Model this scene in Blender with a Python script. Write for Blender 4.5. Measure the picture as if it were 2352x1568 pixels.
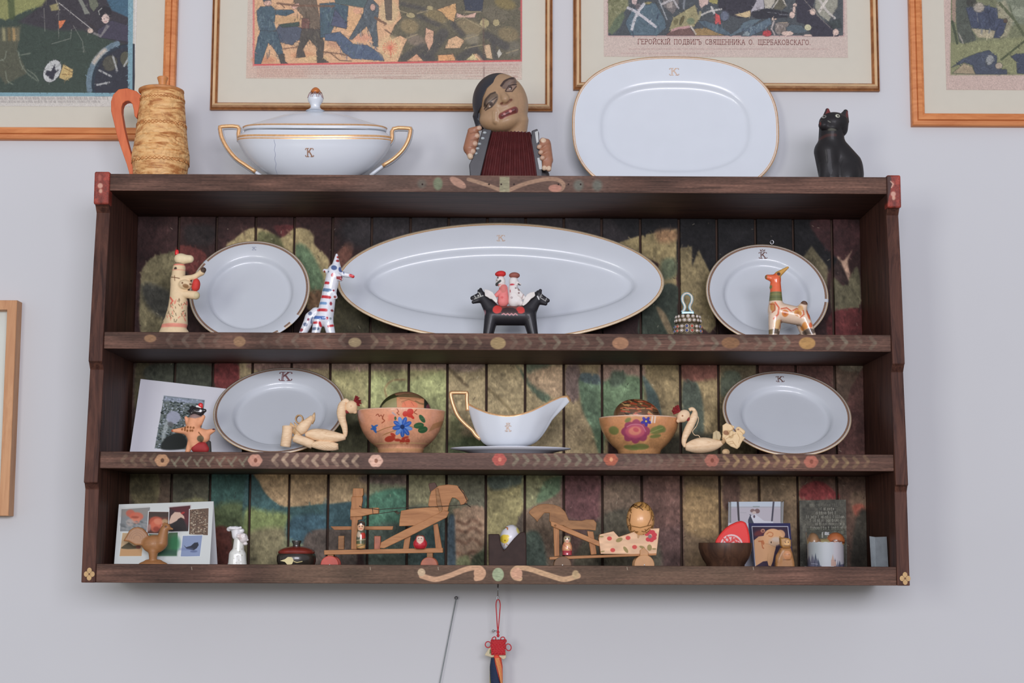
import bpy, math, random
import numpy as np
from mathutils import Vector, Matrix

random.seed(7)
RNG = np.random.default_rng(7)
S = bpy.context.scene
for _o in list(bpy.data.objects):
    bpy.data.objects.remove(_o)

# ------------------------------------------------------------------ camera
ZO = 1.55                                   # height of the eye line above the floor
FPX = 3812.4                                # focal length in pixels of the 2352 x 1568 frame
PIT, YAW, ROL = 0.12166, -0.00261, 0.0038
CAM = Vector((0.02102, -3.24217, 0.00853 + ZO))
FW = Vector((-math.sin(YAW) * math.cos(PIT), math.cos(YAW) * math.cos(PIT), math.sin(PIT)))
_R = Vector((math.cos(YAW), math.sin(YAW), 0))
_U = _R.cross(FW)
RT = _R * math.cos(ROL) + _U * math.sin(ROL)
UP = -_R * math.sin(ROL) + _U * math.cos(ROL)
cd = bpy.data.cameras.new('camera')
cam = bpy.data.objects.new('camera', cd)
S.collection.objects.link(cam)
mw = Matrix((RT, UP, -FW)).transposed().to_4x4()
mw.translation = CAM
cam.matrix_world = mw
cd.sensor_width = 36
cd.lens = FPX / 2352 * 36
cd.clip_start = 0.05
S.camera = cam

# ------------------------------------------------------------------ light
S.view_settings.view_transform = 'Standard'
S.view_settings.look = 'None'
S.view_settings.gamma = 1
S.view_settings.use_curve_mapping = False
S.view_settings.exposure = 0.12
W = bpy.data.worlds.new('room_light')
S.world = W
W.use_nodes = True
W.node_tree.nodes['Background'].inputs[0].default_value = (0.88, 0.90, 1.0, 1)
W.node_tree.nodes['Background'].inputs[1].default_value = 0.42


def area(name, loc, target, sx, sy, power, col):
    l = bpy.data.lights.new(name, 'AREA')
    l.shape = 'RECTANGLE'
    l.size, l.size_y, l.energy, l.color = sx, sy, power, col
    o = bpy.data.objects.new(name, l)
    S.collection.objects.link(o)
    o.location = loc
    o.rotation_euler = (Vector(target) - Vector(loc)).to_track_quat('-Z', 'Y').to_euler()
    return o


area('window_daylight', (-1.9, -5.0, 2.0), (0, 0.2, 1.9), 0.9, 1.2, 46, (1.0, 1.0, 0.95))
area('garden_door_daylight', (0.5, -5.4, 2.32), (0, 0.2, 1.9), 2.6, 1.0, 158, (0.905, 0.895, 1.0))

# ------------------------------------------------------------------ helpers


def P(px, py, Y):
    """point where the sight line through a pixel of the photograph meets the plane y = Y"""
    d = FW + RT * ((px - 1176) / FPX) + UP * ((784 - py) / FPX)
    return CAM + d * ((Y - CAM.y) / d.y)


def proj(X):
    v = Vector(X) - CAM
    z = v.dot(FW)
    return (1176 + FPX * v.dot(RT) / z, 784 - FPX * v.dot(UP) / z)


class Fr:
    """a wall-parallel frame at depth Y; coordinates are photo pixels (x, y down) and d towards the room"""

    def __init__(s, px, py, Y, base=None):
        s.px, s.py, s.Y = px, py, Y
        s.o = P(px, py, Y)
        s.sx = P(px + 1, py, Y).x - s.o.x
        s.sz = s.o.z - P(px, py + 1, Y).z
        s.base = None if base is None else s.yz(base)
        s.zb = base
        s.T(0, 0, 1)

    def T(s, ox, oy, k):
        s.ox, s.oy, s.k = ox, oy, k
        return s

    def yz(s, z):                          # pixel row of the height z
        return s.py + (s.o.z - z) / s.sz

    def tp(s, x, y):
        return (s.ox + x * s.k, s.oy + y * s.k)

    def raw(s, x, y, d=0.0):
        return Vector((s.o.x + (x - s.px) * s.sx, s.Y - d * s.sx, s.o.z - (y - s.py) * s.sz))

    def __call__(s, x, y, d=0.0):
        x, y = s.tp(x, y)
        return s.raw(x, y, d * s.k)


ORG = {}


def lin(c):
    c = np.asarray(c, float) / 255.0
    return np.where(c <= 0.04045, c / 12.92, ((c + 0.055) / 1.055) ** 2.4)


def thing(name, label, cat, loc, group=None):
    o = bpy.data.objects.new(name, None)
    o.empty_display_size = 0.02
    S.collection.objects.link(o)
    o.location = loc
    o['label'], o['category'] = label, cat
    if group:
        o['group'] = group
    ORG[o.name] = Vector(loc)
    return o


def tag(o, label, cat, group=None):
    o['label'], o['category'] = label, cat
    if group:
        o['group'] = group
    return o


class M:
    def __init__(s):
        s.v, s.f, s.m = [], [], []

    def add(s, V, F, mi=0):
        n = len(s.v)
        s.v += [tuple(v) for v in V]
        s.f += [tuple(i + n for i in q) for q in F]
        s.m += [mi] * len(F) if isinstance(mi, int) else list(mi)
        return s

    def box(s, a, b, mi=0):
        (x0, y0, z0), (x1, y1, z1) = a, b
        V = [(x0, y0, z0), (x1, y0, z0), (x1, y1, z0), (x0, y1, z0), (x0, y0, z1), (x1, y0, z1), (x1, y1, z1), (x0, y1, z1)]
        return s.add(V, [(0, 3, 2, 1), (4, 5, 6, 7), (0, 1, 5, 4), (1, 2, 6, 5), (2, 3, 7, 6), (3, 0, 4, 7)], mi)

    def prism(s, fr, pts, d0, d1, mi=0, front=None):
        """outline in frame pixels, from depth d0 (back) to d1 (front)"""
        n = len(pts)
        A = sum(pts[i][0] * pts[(i + 1) % n][1] - pts[(i + 1) % n][0] * pts[i][1] for i in range(n))
        if A > 0:
            pts = pts[::-1]
        V = [fr(x, y, d1) for x, y in pts] + [fr(x, y, d0) for x, y in pts]
        F = [tuple(range(n)), tuple(range(2 * n - 1, n - 1, -1))]
        F += [(i, i + n, (i + 1) % n + n, (i + 1) % n) for i in range(n)]
        return s.add(V, F, [mi if front is None else front] + [mi] * (n + 1))

    def tube(s, pts, r, n=8, mi=0, closed=False, flat=1.0):
        """round rod through world points; r a number or a list"""
        P_ = [Vector(p) for p in pts]
        m = len(P_)
        R = [r] * m if not hasattr(r, '__len__') else r
        V, F = [], []
        up = None
        for i in range(m):
            a = P_[(i - 1) % m] if closed or i else P_[0]
            b = P_[(i + 1) % m] if closed or i < m - 1 else P_[-1]
            t = (b - a).normalized() if (b - a).length > 1e-9 else Vector((0, 0, 1))
            if up is None:
                up = Vector((0, -1, 0)) if abs(t.y) < 0.9 else Vector((1, 0, 0))
            up = (up - t * up.dot(t)).normalized()
            sd = t.cross(up)
            for k in range(n):
                a_ = 2 * math.pi * k / n
                V.append(P_[i] + (sd * math.cos(a_) + up * math.sin(a_) * flat) * R[i])
        for i in range(m if closed else m - 1):
            for k in range(n):
                j = (i + 1) % m
                F.append((i * n + k, i * n + (k + 1) % n, j * n + (k + 1) % n, j * n + k))
        if not closed:
            F.append(tuple(range(n - 1, -1, -1)))
            F.append(tuple((m - 1) * n + k for k in range(n)))
        return s.add(V, F, mi)

    def lathe(s, fr, cx, prof, ratio=1.0, n=48, cd_=0.0, mi=0, sag=0.0):
        """profile [(y, half)] in frame pixels turned round a vertical axis; mi int or one per profile step"""
        V, F, mm = [], [], []
        hm = max(h for y, h in prof)
        for y, h in prof:
            for k in range(n):
                a = 2 * math.pi * k / n
                V.append(fr(cx + h * math.cos(a), y + sag * (h / hm * math.sin(a)) ** 2, cd_ - h * ratio * math.sin(a)))
        for i in range(len(prof) - 1):
            for k in range(n):
                k2 = (k + 1) % n
                F.append((i * n + k, (i + 1) * n + k, (i + 1) * n + k2, i * n + k2))
                mm.append(mi if isinstance(mi, int) else mi[i])
        if prof[0][1] > 0.01:
            F.append(tuple(range(n)))
            mm.append(mm[0])
        if prof[-1][1] > 0.01:
            F.append(tuple((len(prof) - 1) * n + k for k in range(n - 1, -1, -1)))
            mm.append(mm[-2] if len(mm) > 1 else 0)
        return s.add(V, F, mm)

    def ball(s, c, rx, ry=None, rz=None, n=16, mi=0):
        ry, rz = ry or rx, rz or rx
        V, F = [], []
        h = n // 2
        for i in range(h + 1):
            t = math.pi * i / h
            for k in range(n):
                a = 2 * math.pi * k / n
                V.append((c[0] + rx * math.sin(t) * math.cos(a), c[1] + ry * math.sin(t) * math.sin(a), c[2] + rz * math.cos(t)))
        for i in range(h):
            for k in range(n):
                F.append((i * n + k, (i + 1) * n + k, (i + 1) * n + (k + 1) % n, i * n + (k + 1) % n))
        return s.add(V, F, mi)

    def build(s, name, mat, parent=None, smooth=False, bevel=0, cols=None, uv=None, org=None):
        return mesh_obj(name, s.v, s.f, mat, parent, smooth, bevel, s.m, cols, uv, org)


def mesh_obj(name, V, F, mat, parent=None, smooth=False, bevel=0, fm=None, cols=None, uv=None, org=None):
    V = np.array([tuple(v) for v in V], float)
    if parent is not None:
        org = ORG[parent.name]
    elif org is None:
        lo, hi = V.min(0), V.max(0)
        org = Vector(((lo[0] + hi[0]) / 2, (lo[1] + hi[1]) / 2, lo[2]))
    me = bpy.data.meshes.new(name)
    me.from_pydata((V - np.array(org)).tolist(), [], F if isinstance(F, list) else F.tolist())
    for mt in (mat if isinstance(mat, (list, tuple)) else [mat]):
        me.materials.append(mt)
    n = len(me.polygons)
    if fm is not None and len(fm) == n and any(fm):
        me.polygons.foreach_set('material_index', np.array(fm, np.int32))
    if smooth:
        me.polygons.foreach_set('use_smooth', np.ones(n, bool))
    if cols is not None:
        ca = me.color_attributes.new('Col', 'FLOAT_COLOR', 'POINT')
        c4 = np.ones((len(V), 4))
        c4[:, :3] = lin(cols)
        ca.data.foreach_set('color', c4.ravel())
    if uv is not None:
        ul = me.uv_layers.new(name='UVMap')
        idx = np.empty(len(me.loops), np.int32)
        me.loops.foreach_get('vertex_index', idx)
        ul.data.foreach_set('uv', np.asarray(uv, float)[idx].ravel())
    me.update()
    o = bpy.data.objects.new(name, me)
    S.collection.objects.link(o)
    if parent is not None:
        o.parent = parent
    else:
        o.location = org
    ORG[o.name] = Vector(org)
    if smooth == 'auto':
        me.set_sharp_from_angle(angle=math.radians(38))
    if bevel:
        b = o.modifiers.new('edge', 'BEVEL')
        b.width, b.segments, b.limit_method = bevel, 2, 'ANGLE'
    return o


# ------------------------------------------------------------------ materials
def _new(name):
    m = bpy.data.materials.new(name)
    m.use_nodes = True
    nt = m.node_tree
    return m, nt, nt.nodes['Principled BSDF']


def _n(nt, t, **k):
    n = nt.nodes.new(t)
    for a, b in k.items():
        setattr(n, a, b)
    return n


def _bump(nt, b, src, strength, dist=0.002):
    bp = _n(nt, 'ShaderNodeBump')
    bp.inputs['Strength'].default_value = strength
    bp.inputs['Distance'].default_value = dist
    nt.links.new(src, bp.inputs['Height'])
    nt.links.new(bp.outputs[0], b.inputs['Normal'])


def plain(name, col, rough=0.5, metal=0.0, var=0.12, scale=60, bump=0.0, coat=0.0, spec=0.5):
    """one colour with a little noise in it"""
    m, nt, b = _new(name)
    tc = _n(nt, 'ShaderNodeTexCoord')
    no = _n(nt, 'ShaderNodeTexNoise')
    no.inputs['Scale'].default_value = scale
    no.inputs['Detail'].default_value = 4
    nt.links.new(tc.outputs['Object'], no.inputs['Vector'])
    cr = _n(nt, 'ShaderNodeValToRGB')
    a = lin(col)
    cr.color_ramp.elements[0].color = (*np.clip(a * (1 - var), 0, 1), 1)
    cr.color_ramp.elements[1].color = (*np.clip(a * (1 + var), 0, 1), 1)
    cr.color_ramp.elements[0].position = 0.3
    cr.color_ramp.elements[1].position = 0.7
    nt.links.new(no.outputs['Fac'], cr.inputs[0])
    nt.links.new(cr.outputs[0], b.inputs['Base Color'])
    b.inputs['Roughness'].default_value = rough
    b.inputs['Metallic'].default_value = metal
    b.inputs['Specular IOR Level'].default_value = spec
    b.inputs['Coat Weight'].default_value = coat
    b.inputs['Coat Roughness'].default_value = 0.08
    if bump:
        _bump(nt, b, no.outputs['Fac'], bump)
    return m


def wood(name, c1, c2, scale=(6, 40, 40), rough=0.55, bump=0.25, dist=1.5, c3=None, spec=0.3):
    """grain stretched along the axis with the smallest scale"""
    m, nt, b = _new(name)
    tc = _n(nt, 'ShaderNodeTexCoord')
    mp = _n(nt, 'ShaderNodeMapping')
    mp.inputs['Scale'].default_value = scale
    nt.links.new(tc.outputs['Object'], mp.inputs['Vector'])
    no = _n(nt, 'ShaderNodeTexNoise')
    no.inputs['Scale'].default_value = 1.0
    no.inputs['Detail'].default_value = 6
    no.inputs['Roughness'].default_value = 0.65
    no.inputs['Distortion'].default_value = dist
    nt.links.new(mp.outputs[0], no.inputs['Vector'])
    cr = _n(nt, 'ShaderNodeValToRGB')
    cr.color_ramp.elements[0].color = (*lin(c1), 1)
    cr.color_ramp.elements[0].position = 0.32
    cr.color_ramp.elements[1].color = (*lin(c2), 1)
    cr.color_ramp.elements[1].position = 0.68
    if c3 is not None:
        e = cr.color_ramp.elements.new(0.86)
        e.color = (*lin(c3), 1)
    nt.links.new(no.outputs['Fac'], cr.inputs[0])
    nt.links.new(cr.outputs[0], b.inputs['Base Color'])
    b.inputs['Roughness'].default_value = rough
    b.inputs['Specular IOR Level'].default_value = spec
    if bump:
        _bump(nt, b, no.outputs['Fac'], bump, 0.001)
    return m


def vmat(name, rough=0.5, coat=0.0, bump=0.15, scale=180, var=0.1, spec=0.4):
    """painted decoration held in the mesh's colour attribute, broken up with noise"""
    m, nt, b = _new(name)
    at = _n(nt, 'ShaderNodeAttribute', attribute_name='Col')
    tc = _n(nt, 'ShaderNodeTexCoord')
    no = _n(nt, 'ShaderNodeTexNoise')
    no.inputs['Scale'].default_value = scale
    no.inputs['Detail'].default_value = 5
    nt.links.new(tc.outputs['Object'], no.inputs['Vector'])
    mr = _n(nt, 'ShaderNodeMapRange')
    mr.inputs['To Min'].default_value = 1 - var
    mr.inputs['To Max'].default_value = 1 + var
    nt.links.new(no.outputs['Fac'], mr.inputs[0])
    mx = _n(nt, 'ShaderNodeMix', data_type='RGBA', blend_type='MULTIPLY')
    mx.inputs['Factor'].default_value = 1
    nt.links.new(at.outputs['Color'], mx.inputs['A'])
    nt.links.new(mr.outputs[0], mx.inputs['B'])
    nt.links.new(mx.outputs['Result'], b.inputs['Base Color'])
    b.inputs['Roughness'].default_value = rough
    b.inputs['Specular IOR Level'].default_value = spec
    b.inputs['Coat Weight'].default_value = coat
    b.inputs['Coat Roughness'].default_value = 0.1
    if bump:
        _bump(nt, b, no.outputs['Fac'], bump, 0.001)
    return m


def cmat(name, cv, rough=0.6, bump=0.0, scale=120, coat=0.0, spec=0.3):
    """flat paint or print from a canvas painted below, with fine relief from noise"""
    m, nt, b = _new(name)
    im = bpy.data.images.new(name, cv.w, cv.h)
    a = np.ones((cv.h, cv.w, 4), np.float32)
    a[..., :3] = np.clip(cv.a, 0, 255)[::-1] / 255.0
    im.pixels.foreach_set(a.ravel())
    im.pack()
    tx = _n(nt, 'ShaderNodeTexImage', image=im, extension='EXTEND')
    uv = _n(nt, 'ShaderNodeUVMap', uv_map='UVMap')
    nt.links.new(uv.outputs[0], tx.inputs[0])
    nt.links.new(tx.outputs[0], b.inputs['Base Color'])
    b.inputs['Specular IOR Level'].default_value = spec
    b.inputs['Roughness'].default_value = rough
    b.inputs['Coat Weight'].default_value = coat
    b.inputs['Coat Roughness'].default_value = 0.1
    if bump:
        tc = _n(nt, 'ShaderNodeTexCoord')
        no = _n(nt, 'ShaderNodeTexNoise')
        no.inputs['Scale'].default_value = scale
        no.inputs['Detail'].default_value = 6
        nt.links.new(tc.outputs['Object'], no.inputs['Vector'])
        _bump(nt, b, no.outputs['Fac'], bump, 0.002)
    return m


def glass(name, tint=(1, 1, 1), ior=1.45, rough=0.02):
    m = bpy.data.materials.new(name)
    m.use_nodes = True
    nt = m.node_tree
    nt.nodes.clear()
    out = _n(nt, 'ShaderNodeOutputMaterial')
    tr = _n(nt, 'ShaderNodeBsdfTransparent')
    tr.inputs[0].default_value = (*tint, 1)
    gl = _n(nt, 'ShaderNodeBsdfGlossy')
    gl.inputs['Roughness'].default_value = rough
    fr = _n(nt, 'ShaderNodeFresnel')
    fr.inputs[0].default_value = ior
    ge = _n(nt, 'ShaderNodeNewGeometry')
    mt = _n(nt, 'ShaderNodeMath', operation='MULTIPLY_ADD')
    mt.inputs[1].default_value = -1
    mt.inputs[2].default_value = 1
    nt.links.new(ge.outputs['Backfacing'], mt.inputs[0])
    mu_ = _n(nt, 'ShaderNodeMath', operation='MULTIPLY')
    nt.links.new(fr.outputs[0], mu_.inputs[0])
    nt.links.new(mt.outputs[0], mu_.inputs[1])
    mx = _n(nt, 'ShaderNodeMixShader')
    nt.links.new(mu_.outputs[0], mx.inputs[0])
    nt.links.new(tr.outputs[0], mx.inputs[1])
    nt.links.new(gl.outputs[0], mx.inputs[2])
    nt.links.new(mx.outputs[0], out.inputs[0])
    return m


# ------------------------------------------------------------------ painter for flat paint and print
def smooth_closed(pts, n=6):
    p = np.asarray(pts, float)
    out = []
    m = len(p)
    for i in range(m):
        a, b, c, d = p[(i - 1) % m], p[i], p[(i + 1) % m], p[(i + 2) % m]
        for k in range(n):
            t = k / n
            out.append(0.5 * (2 * b + (c - a) * t + (2 * a - 5 * b + 4 * c - d) * t * t + (3 * b - 3 * c + d - a) * t ** 3))
    return np.array(out)


def smooth_open(pts, n=6):
    p = np.asarray(pts, float)
    if len(p) < 3:
        return p
    q = np.vstack([2 * p[0] - p[1], p, 2 * p[-1] - p[-2]])
    out = []
    for i in range(1, len(q) - 2):
        a, b, c, d = q[i - 1], q[i], q[i + 1], q[i + 2]
        for k in range(n):
            t = k / n
            out.append(0.5 * (2 * b + (c - a) * t + (2 * a - 5 * b + 4 * c - d) * t * t + (3 * b - 3 * c + d - a) * t ** 3))
    out.append(p[-1])
    return np.array(out)


class Canvas:
    """corners: where the sheet's TL, TR, BR, BL stand in the photograph, so shapes can be given in photo pixels"""

    def __init__(s, corners, w, h, base):
        s.w, s.h = int(w), int(h)
        s.a = np.ones((s.h, s.w, 3), np.float32) * np.array(base, np.float32)
        src = np.array(corners, float)
        dst = np.array([(0, 0), (s.w, 0), (s.w, s.h), (0, s.h)], float)
        A, b = [], []
        for (x, y), (u, v) in zip(src, dst):
            A += [[x, y, 1, 0, 0, 0, -u * x, -u * y], [0, 0, 0, x, y, 1, -v * x, -v * y]]
            b += [u, v]
        s.H = np.append(np.linalg.solve(np.array(A), np.array(b)), 1).reshape(3, 3)
        s.sc = s.w / np.linalg.norm(src[1] - src[0])
        s.out = None
        s.T(0, 0, 1)

    def T(s, ox, oy, k):
        s.ox, s.oy, s.k = ox, oy, k
        return s

    def pt(s, pts):
        p = np.asarray(pts, float) * s.k + np.array([s.ox, s.oy])
        q = np.c_[p, np.ones(len(p))] @ s.H.T
        return q[:, :2] / q[:, 2:]

    def _box(s, q, pad):
        x0, y0 = np.floor(q.min(0) - pad).astype(int)
        x1, y1 = np.ceil(q.max(0) + pad).astype(int) + 1
        x0, y0, x1, y1 = max(x0, 0), max(y0, 0), min(x1, s.w), min(y1, s.h)
        if x0 >= x1 or y0 >= y1:
            return None
        yy, xx = np.mgrid[y0:y1, x0:x1] + 0.5
        return (slice(y0, y1), slice(x0, x1)), xx, yy

    def _mix(s, sl, al, col):
        al = al[..., None].astype(np.float32)
        s.a[sl] = s.a[sl] * (1 - al) + np.array(col, np.float32) * al

    def poly(s, pts, col, soft=1.2, a=1.0, sm=False):
        q = s.pt(pts)
        if sm:
            q = smooth_closed(q)
        soft = max(soft * s.sc * (s.k if s.k != 1 else 1), 0.8) if soft > 1.2 else 1.0
        r = s._box(q, soft + 1)
        if r is None:
            return s
        sl, xx, yy = r
        ins = np.zeros(xx.shape, bool)
        dd = np.full(xx.shape, 1e9)
        n = len(q)
        for i in range(n):
            (x1, y1), (x2, y2) = q[i], q[(i + 1) % n]
            if y1 != y2:
                c = ((y1 > yy) != (y2 > yy)) & (xx < (x2 - x1) * (yy - y1) / (y2 - y1) + x1)
                ins ^= c
            ex, ey = x2 - x1, y2 - y1
            t = np.clip(((xx - x1) * ex + (yy - y1) * ey) / (ex * ex + ey * ey + 1e-9), 0, 1)
            dd = np.minimum(dd, (xx - x1 - t * ex) ** 2 + (yy - y1 - t * ey) ** 2)
        sd = np.where(ins, 1, -1) * np.sqrt(dd)
        s._mix(sl, np.clip(0.5 + sd / soft, 0, 1) * a, col)
        if s.out and a > .85 and soft < 30:
            s.stroke(list(pts) + [pts[0]], s.out[0], s.out[1], .5)
        return s

    def stroke(s, pts, w, col, a=1.0, soft=0, sm=False):
        q = s.pt(pts)
        if sm:
            q = smooth_open(q)
        w = w * s.k * s.sc
        soft = max(1.0, soft * s.k * s.sc)
        r = s._box(q, w / 2 + soft + 1)
        if r is None:
            return s
        sl, xx, yy = r
        dd = np.full(xx.shape, 1e9)
        for i in range(len(q) - 1):
            (x1, y1), (x2, y2) = q[i], q[i + 1]
            ex, ey = x2 - x1, y2 - y1
            t = np.clip(((xx - x1) * ex + (yy - y1) * ey) / (ex * ex + ey * ey + 1e-9), 0, 1)
            dd = np.minimum(dd, (xx - x1 - t * ex) ** 2 + (yy - y1 - t * ey) ** 2)
        s._mix(sl, np.clip(0.5 + (w / 2 - np.sqrt(dd)) / soft, 0, 1) * a, col)
        return s

    def ell(s, x, y, rx, ry, col, ang=0.0, a=1.0, soft=0):
        t = np.linspace(0, 2 * math.pi, 25)[:-1]
        ca, sa = math.cos(math.radians(ang)), math.sin(math.radians(ang))
        pts = [(x + rx * math.cos(k) * ca - ry * math.sin(k) * sa, y + rx * math.cos(k) * sa + ry * math.sin(k) * ca) for k in t]
        return s.poly(pts, col, soft if soft else 1.2, a)

    def noise(s, cell, amp, seed=0, stretch=(1, 1)):
        r = np.random.default_rng(seed)
        gh, gw = max(2, int(s.h / cell / stretch[1]) + 2), max(2, int(s.w / cell / stretch[0]) + 2)
        g = r.standard_normal((gh, gw))
        y = np.linspace(0, gh - 1.001, s.h)
        x = np.linspace(0, gw - 1.001, s.w)
        yi, xi = y.astype(int), x.astype(int)
        fy, fx = (y - yi)[:, None], (x - xi)[None]
        fy, fx = fy * fy * (3 - 2 * fy), fx * fx * (3 - 2 * fx)
        n = (g[yi][:, xi] * (1 - fx) + g[yi][:, xi + 1] * fx) * (1 - fy) + (g[yi + 1][:, xi] * (1 - fx) + g[yi + 1][:, xi + 1] * fx) * fy
        s.a *= (1 + amp * n[..., None]).astype(np.float32)
        return s

    def hatch(s, pts, n, ln, w, amp, seed=0, ang=None):
        """brush marks: short strokes a little lighter or darker than the paint they lie on, inside a box"""
        r = np.random.default_rng(seed)
        q = s.pt(pts)
        (x0, y0), (x1, y1) = np.maximum(q.min(0), 0), np.minimum(q.max(0), [s.w - 1, s.h - 1])
        st = (s.ox, s.oy, s.k, s.H, s.sc)
        s.T(0, 0, 1)
        s.H, s.sc = np.eye(3), 1.0
        for _ in range(n):
            x, y = r.uniform(x0, x1), r.uniform(y0, y1)
            a = r.uniform(0, math.pi) if ang is None else math.radians(ang + r.uniform(-35, 35))
            L = ln * r.uniform(.4, 1.2)
            c = s.a[int(y), int(x)] * (1 + r.choice([-1, 1]) * amp * r.uniform(.3, 1))
            dx, dy = math.cos(a) * L / 2, math.sin(a) * L / 2
            b = r.uniform(-.25, .25) * L
            s.stroke([(x - dx, y - dy), (x - dy * b / L, y + dx * b / L), (x + dx, y + dy)], w * r.uniform(.5, 1.3), c, r.uniform(.35, .8))
        s.ox, s.oy, s.k, s.H, s.sc = st
        return s

    def blur(s, r):
        k = np.exp(-0.5 * (np.arange(-int(3 * r), int(3 * r) + 1) / r) ** 2)
        k /= k.sum()
        for ax in (0, 1):
            p = np.pad(s.a, [(len(k) // 2,) * 2 if i == ax else (0, 0) for i in range(3)], mode='edge')
            s.a = sum(kk * np.take(p, range(i, i + s.a.shape[ax]), axis=ax) for i, kk in enumerate(k)).astype(np.float32)
        return s


# ------------------------------------------------------------------ modelled clay: smooth union of rounded masses, skinned
def _nets(D):
    """naive surface nets: one vertex per cell that the surface crosses"""
    sg = D < 0
    nx, ny, nz = D.shape
    cs = [(i, j, k) for i in (0, 1) for j in (0, 1) for k in (0, 1)]
    cnt = sum(sg[i:nx - 1 + i, j:ny - 1 + j, k:nz - 1 + k].astype(np.int8) for i, j, k in cs)
    act = (cnt > 0) & (cnt < 8)
    idx = np.full(act.shape, -1, np.int64)
    ids = np.argwhere(act)
    idx[act] = np.arange(len(ids))
    c = np.stack([D[ids[:, 0] + i, ids[:, 1] + j, ids[:, 2] + k] for i, j, k in cs], 1)
    acc = np.zeros((len(ids), 3))
    num = np.zeros(len(ids))
    for a in range(8):
        for b in range(a + 1, 8):
            pa, pb = np.array(cs[a]), np.array(cs[b])
            if np.abs(pa - pb).sum() != 1:
                continue
            va, vb = c[:, a], c[:, b]
            x = (va < 0) != (vb < 0)
            t = np.where(x, va / np.where(x, va - vb, 1), 0)
            acc += np.where(x[:, None], pa + t[:, None] * (pb - pa), 0)
            num += x
    V = ids + acc / num[:, None]
    Q = []
    for ax in range(3):
        o = [1, 1, 1]
        o[ax] = 0
        sl0 = [slice(1, -1)] * 3
        sl0[ax] = slice(0, D.shape[ax] - 1)
        sl1 = list(sl0)
        sl1[ax] = slice(1, D.shape[ax])
        a, b = sg[tuple(sl0)], sg[tuple(sl1)]
        e = np.argwhere(a != b)
        fl = a[tuple(e.T)]
        base = e.copy()
        for q in range(3):
            if q != ax:
                base[:, q] += 1
        u, v = [(1, 2), (2, 0), (0, 1)][ax]
        def cell(du, dv):
            p = base.copy()
            p[:, u] -= du
            p[:, v] -= dv
            return idx[tuple(p.T)]
        q = np.stack([cell(1, 1), cell(0, 1), cell(0, 0), cell(1, 0)], 1)
        q[~fl] = q[~fl][:, ::-1]
        Q.append(q)
    return V, np.vstack(Q)


def _sdf(fr, p, X, Q, Y):
    kd = p[0]
    k = fr.k
    if kd == 'e':
        x, y, d, rx, ry, rd = p[1:7]
        an = math.radians(p[7]) if len(p) > 7 else 0
        x, y = fr.tp(x, y)
        rx, ry, rd, d = rx * k, ry * k, rd * k, d * k
        u, v, w = X - x, Y - y, Q - d
        u, v = u * math.cos(an) + v * math.sin(an), -u * math.sin(an) + v * math.cos(an)
        k0 = np.sqrt((u / rx) ** 2 + (v / ry) ** 2 + (w / rd) ** 2) + 1e-6
        k1 = np.sqrt((u / rx ** 2) ** 2 + (v / ry ** 2) ** 2 + (w / rd ** 2) ** 2) + 1e-6
        return k0 * (k0 - 1) / k1
    if kd == 'c':
        x1, y1, d1, r1, x2, y2, d2, r2 = p[1:9]
        fl = p[9] if len(p) > 9 else 1.0             # depth flattening
        x1, y1 = fr.tp(x1, y1)
        x2, y2 = fr.tp(x2, y2)
        a = np.array([x1, y1, d1 * k / fl])
        e = np.array([x2, y2, d2 * k / fl]) - a
        Qf = Q / fl
        t = np.clip(((X - a[0]) * e[0] + (Y - a[1]) * e[1] + (Qf - a[2]) * e[2]) / (e @ e + 1e-9), 0, 1)
        return (np.sqrt((X - a[0] - t * e[0]) ** 2 + (Y - a[1] - t * e[1]) ** 2 + (Qf - a[2] - t * e[2]) ** 2) - (r1 + (r2 - r1) * t) * k) * min(fl, 1)
    if kd == 'p':                                    # extruded outline
        pts, d0, d1, rnd = p[1:5]
        q = np.array([fr.tp(*a) for a in pts])
        x2, y2 = X[:, 0, :], Y[:, 0, :]
        ins = np.zeros(x2.shape, bool)
        dd = np.full(x2.shape, 1e9)
        n = len(q)
        for i in range(n):
            (ax, ay), (bx, by) = q[i], q[(i + 1) % n]
            if ay != by:
                ins ^= ((ay > y2) != (by > y2)) & (x2 < (bx - ax) * (y2 - ay) / (by - ay) + ax)
            ex, ey = bx - ax, by - ay
            t = np.clip(((x2 - ax) * ex + (y2 - ay) * ey) / (ex * ex + ey * ey + 1e-9), 0, 1)
            dd = np.minimum(dd, (x2 - ax - t * ex) ** 2 + (y2 - ay - t * ey) ** 2)
        sd = np.where(ins, -1, 1) * np.sqrt(dd) + rnd * k
        w = np.abs(Q - (d0 + d1) / 2 * k) - (d1 - d0) / 2 * k + rnd * k
        s2 = sd[:, None, :] + 0 * w
        return np.minimum(np.maximum(s2, w), 0) + np.sqrt(np.maximum(s2, 0) ** 2 + np.maximum(w, 0) ** 2) - rnd * k
    if kd == 'h':                                    # keeps what lies left of the line a -> b (image y down)
        (ax, ay), (bx, by) = fr.tp(*p[1]), fr.tp(*p[2])
        L = math.hypot(bx - ax, by - ay)
        return ((X - ax) * (by - ay) - (Y - ay) * (bx - ax)) / -L
    if kd == 'y':                                    # keeps what lies above row y
        return Y - p[1]


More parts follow.
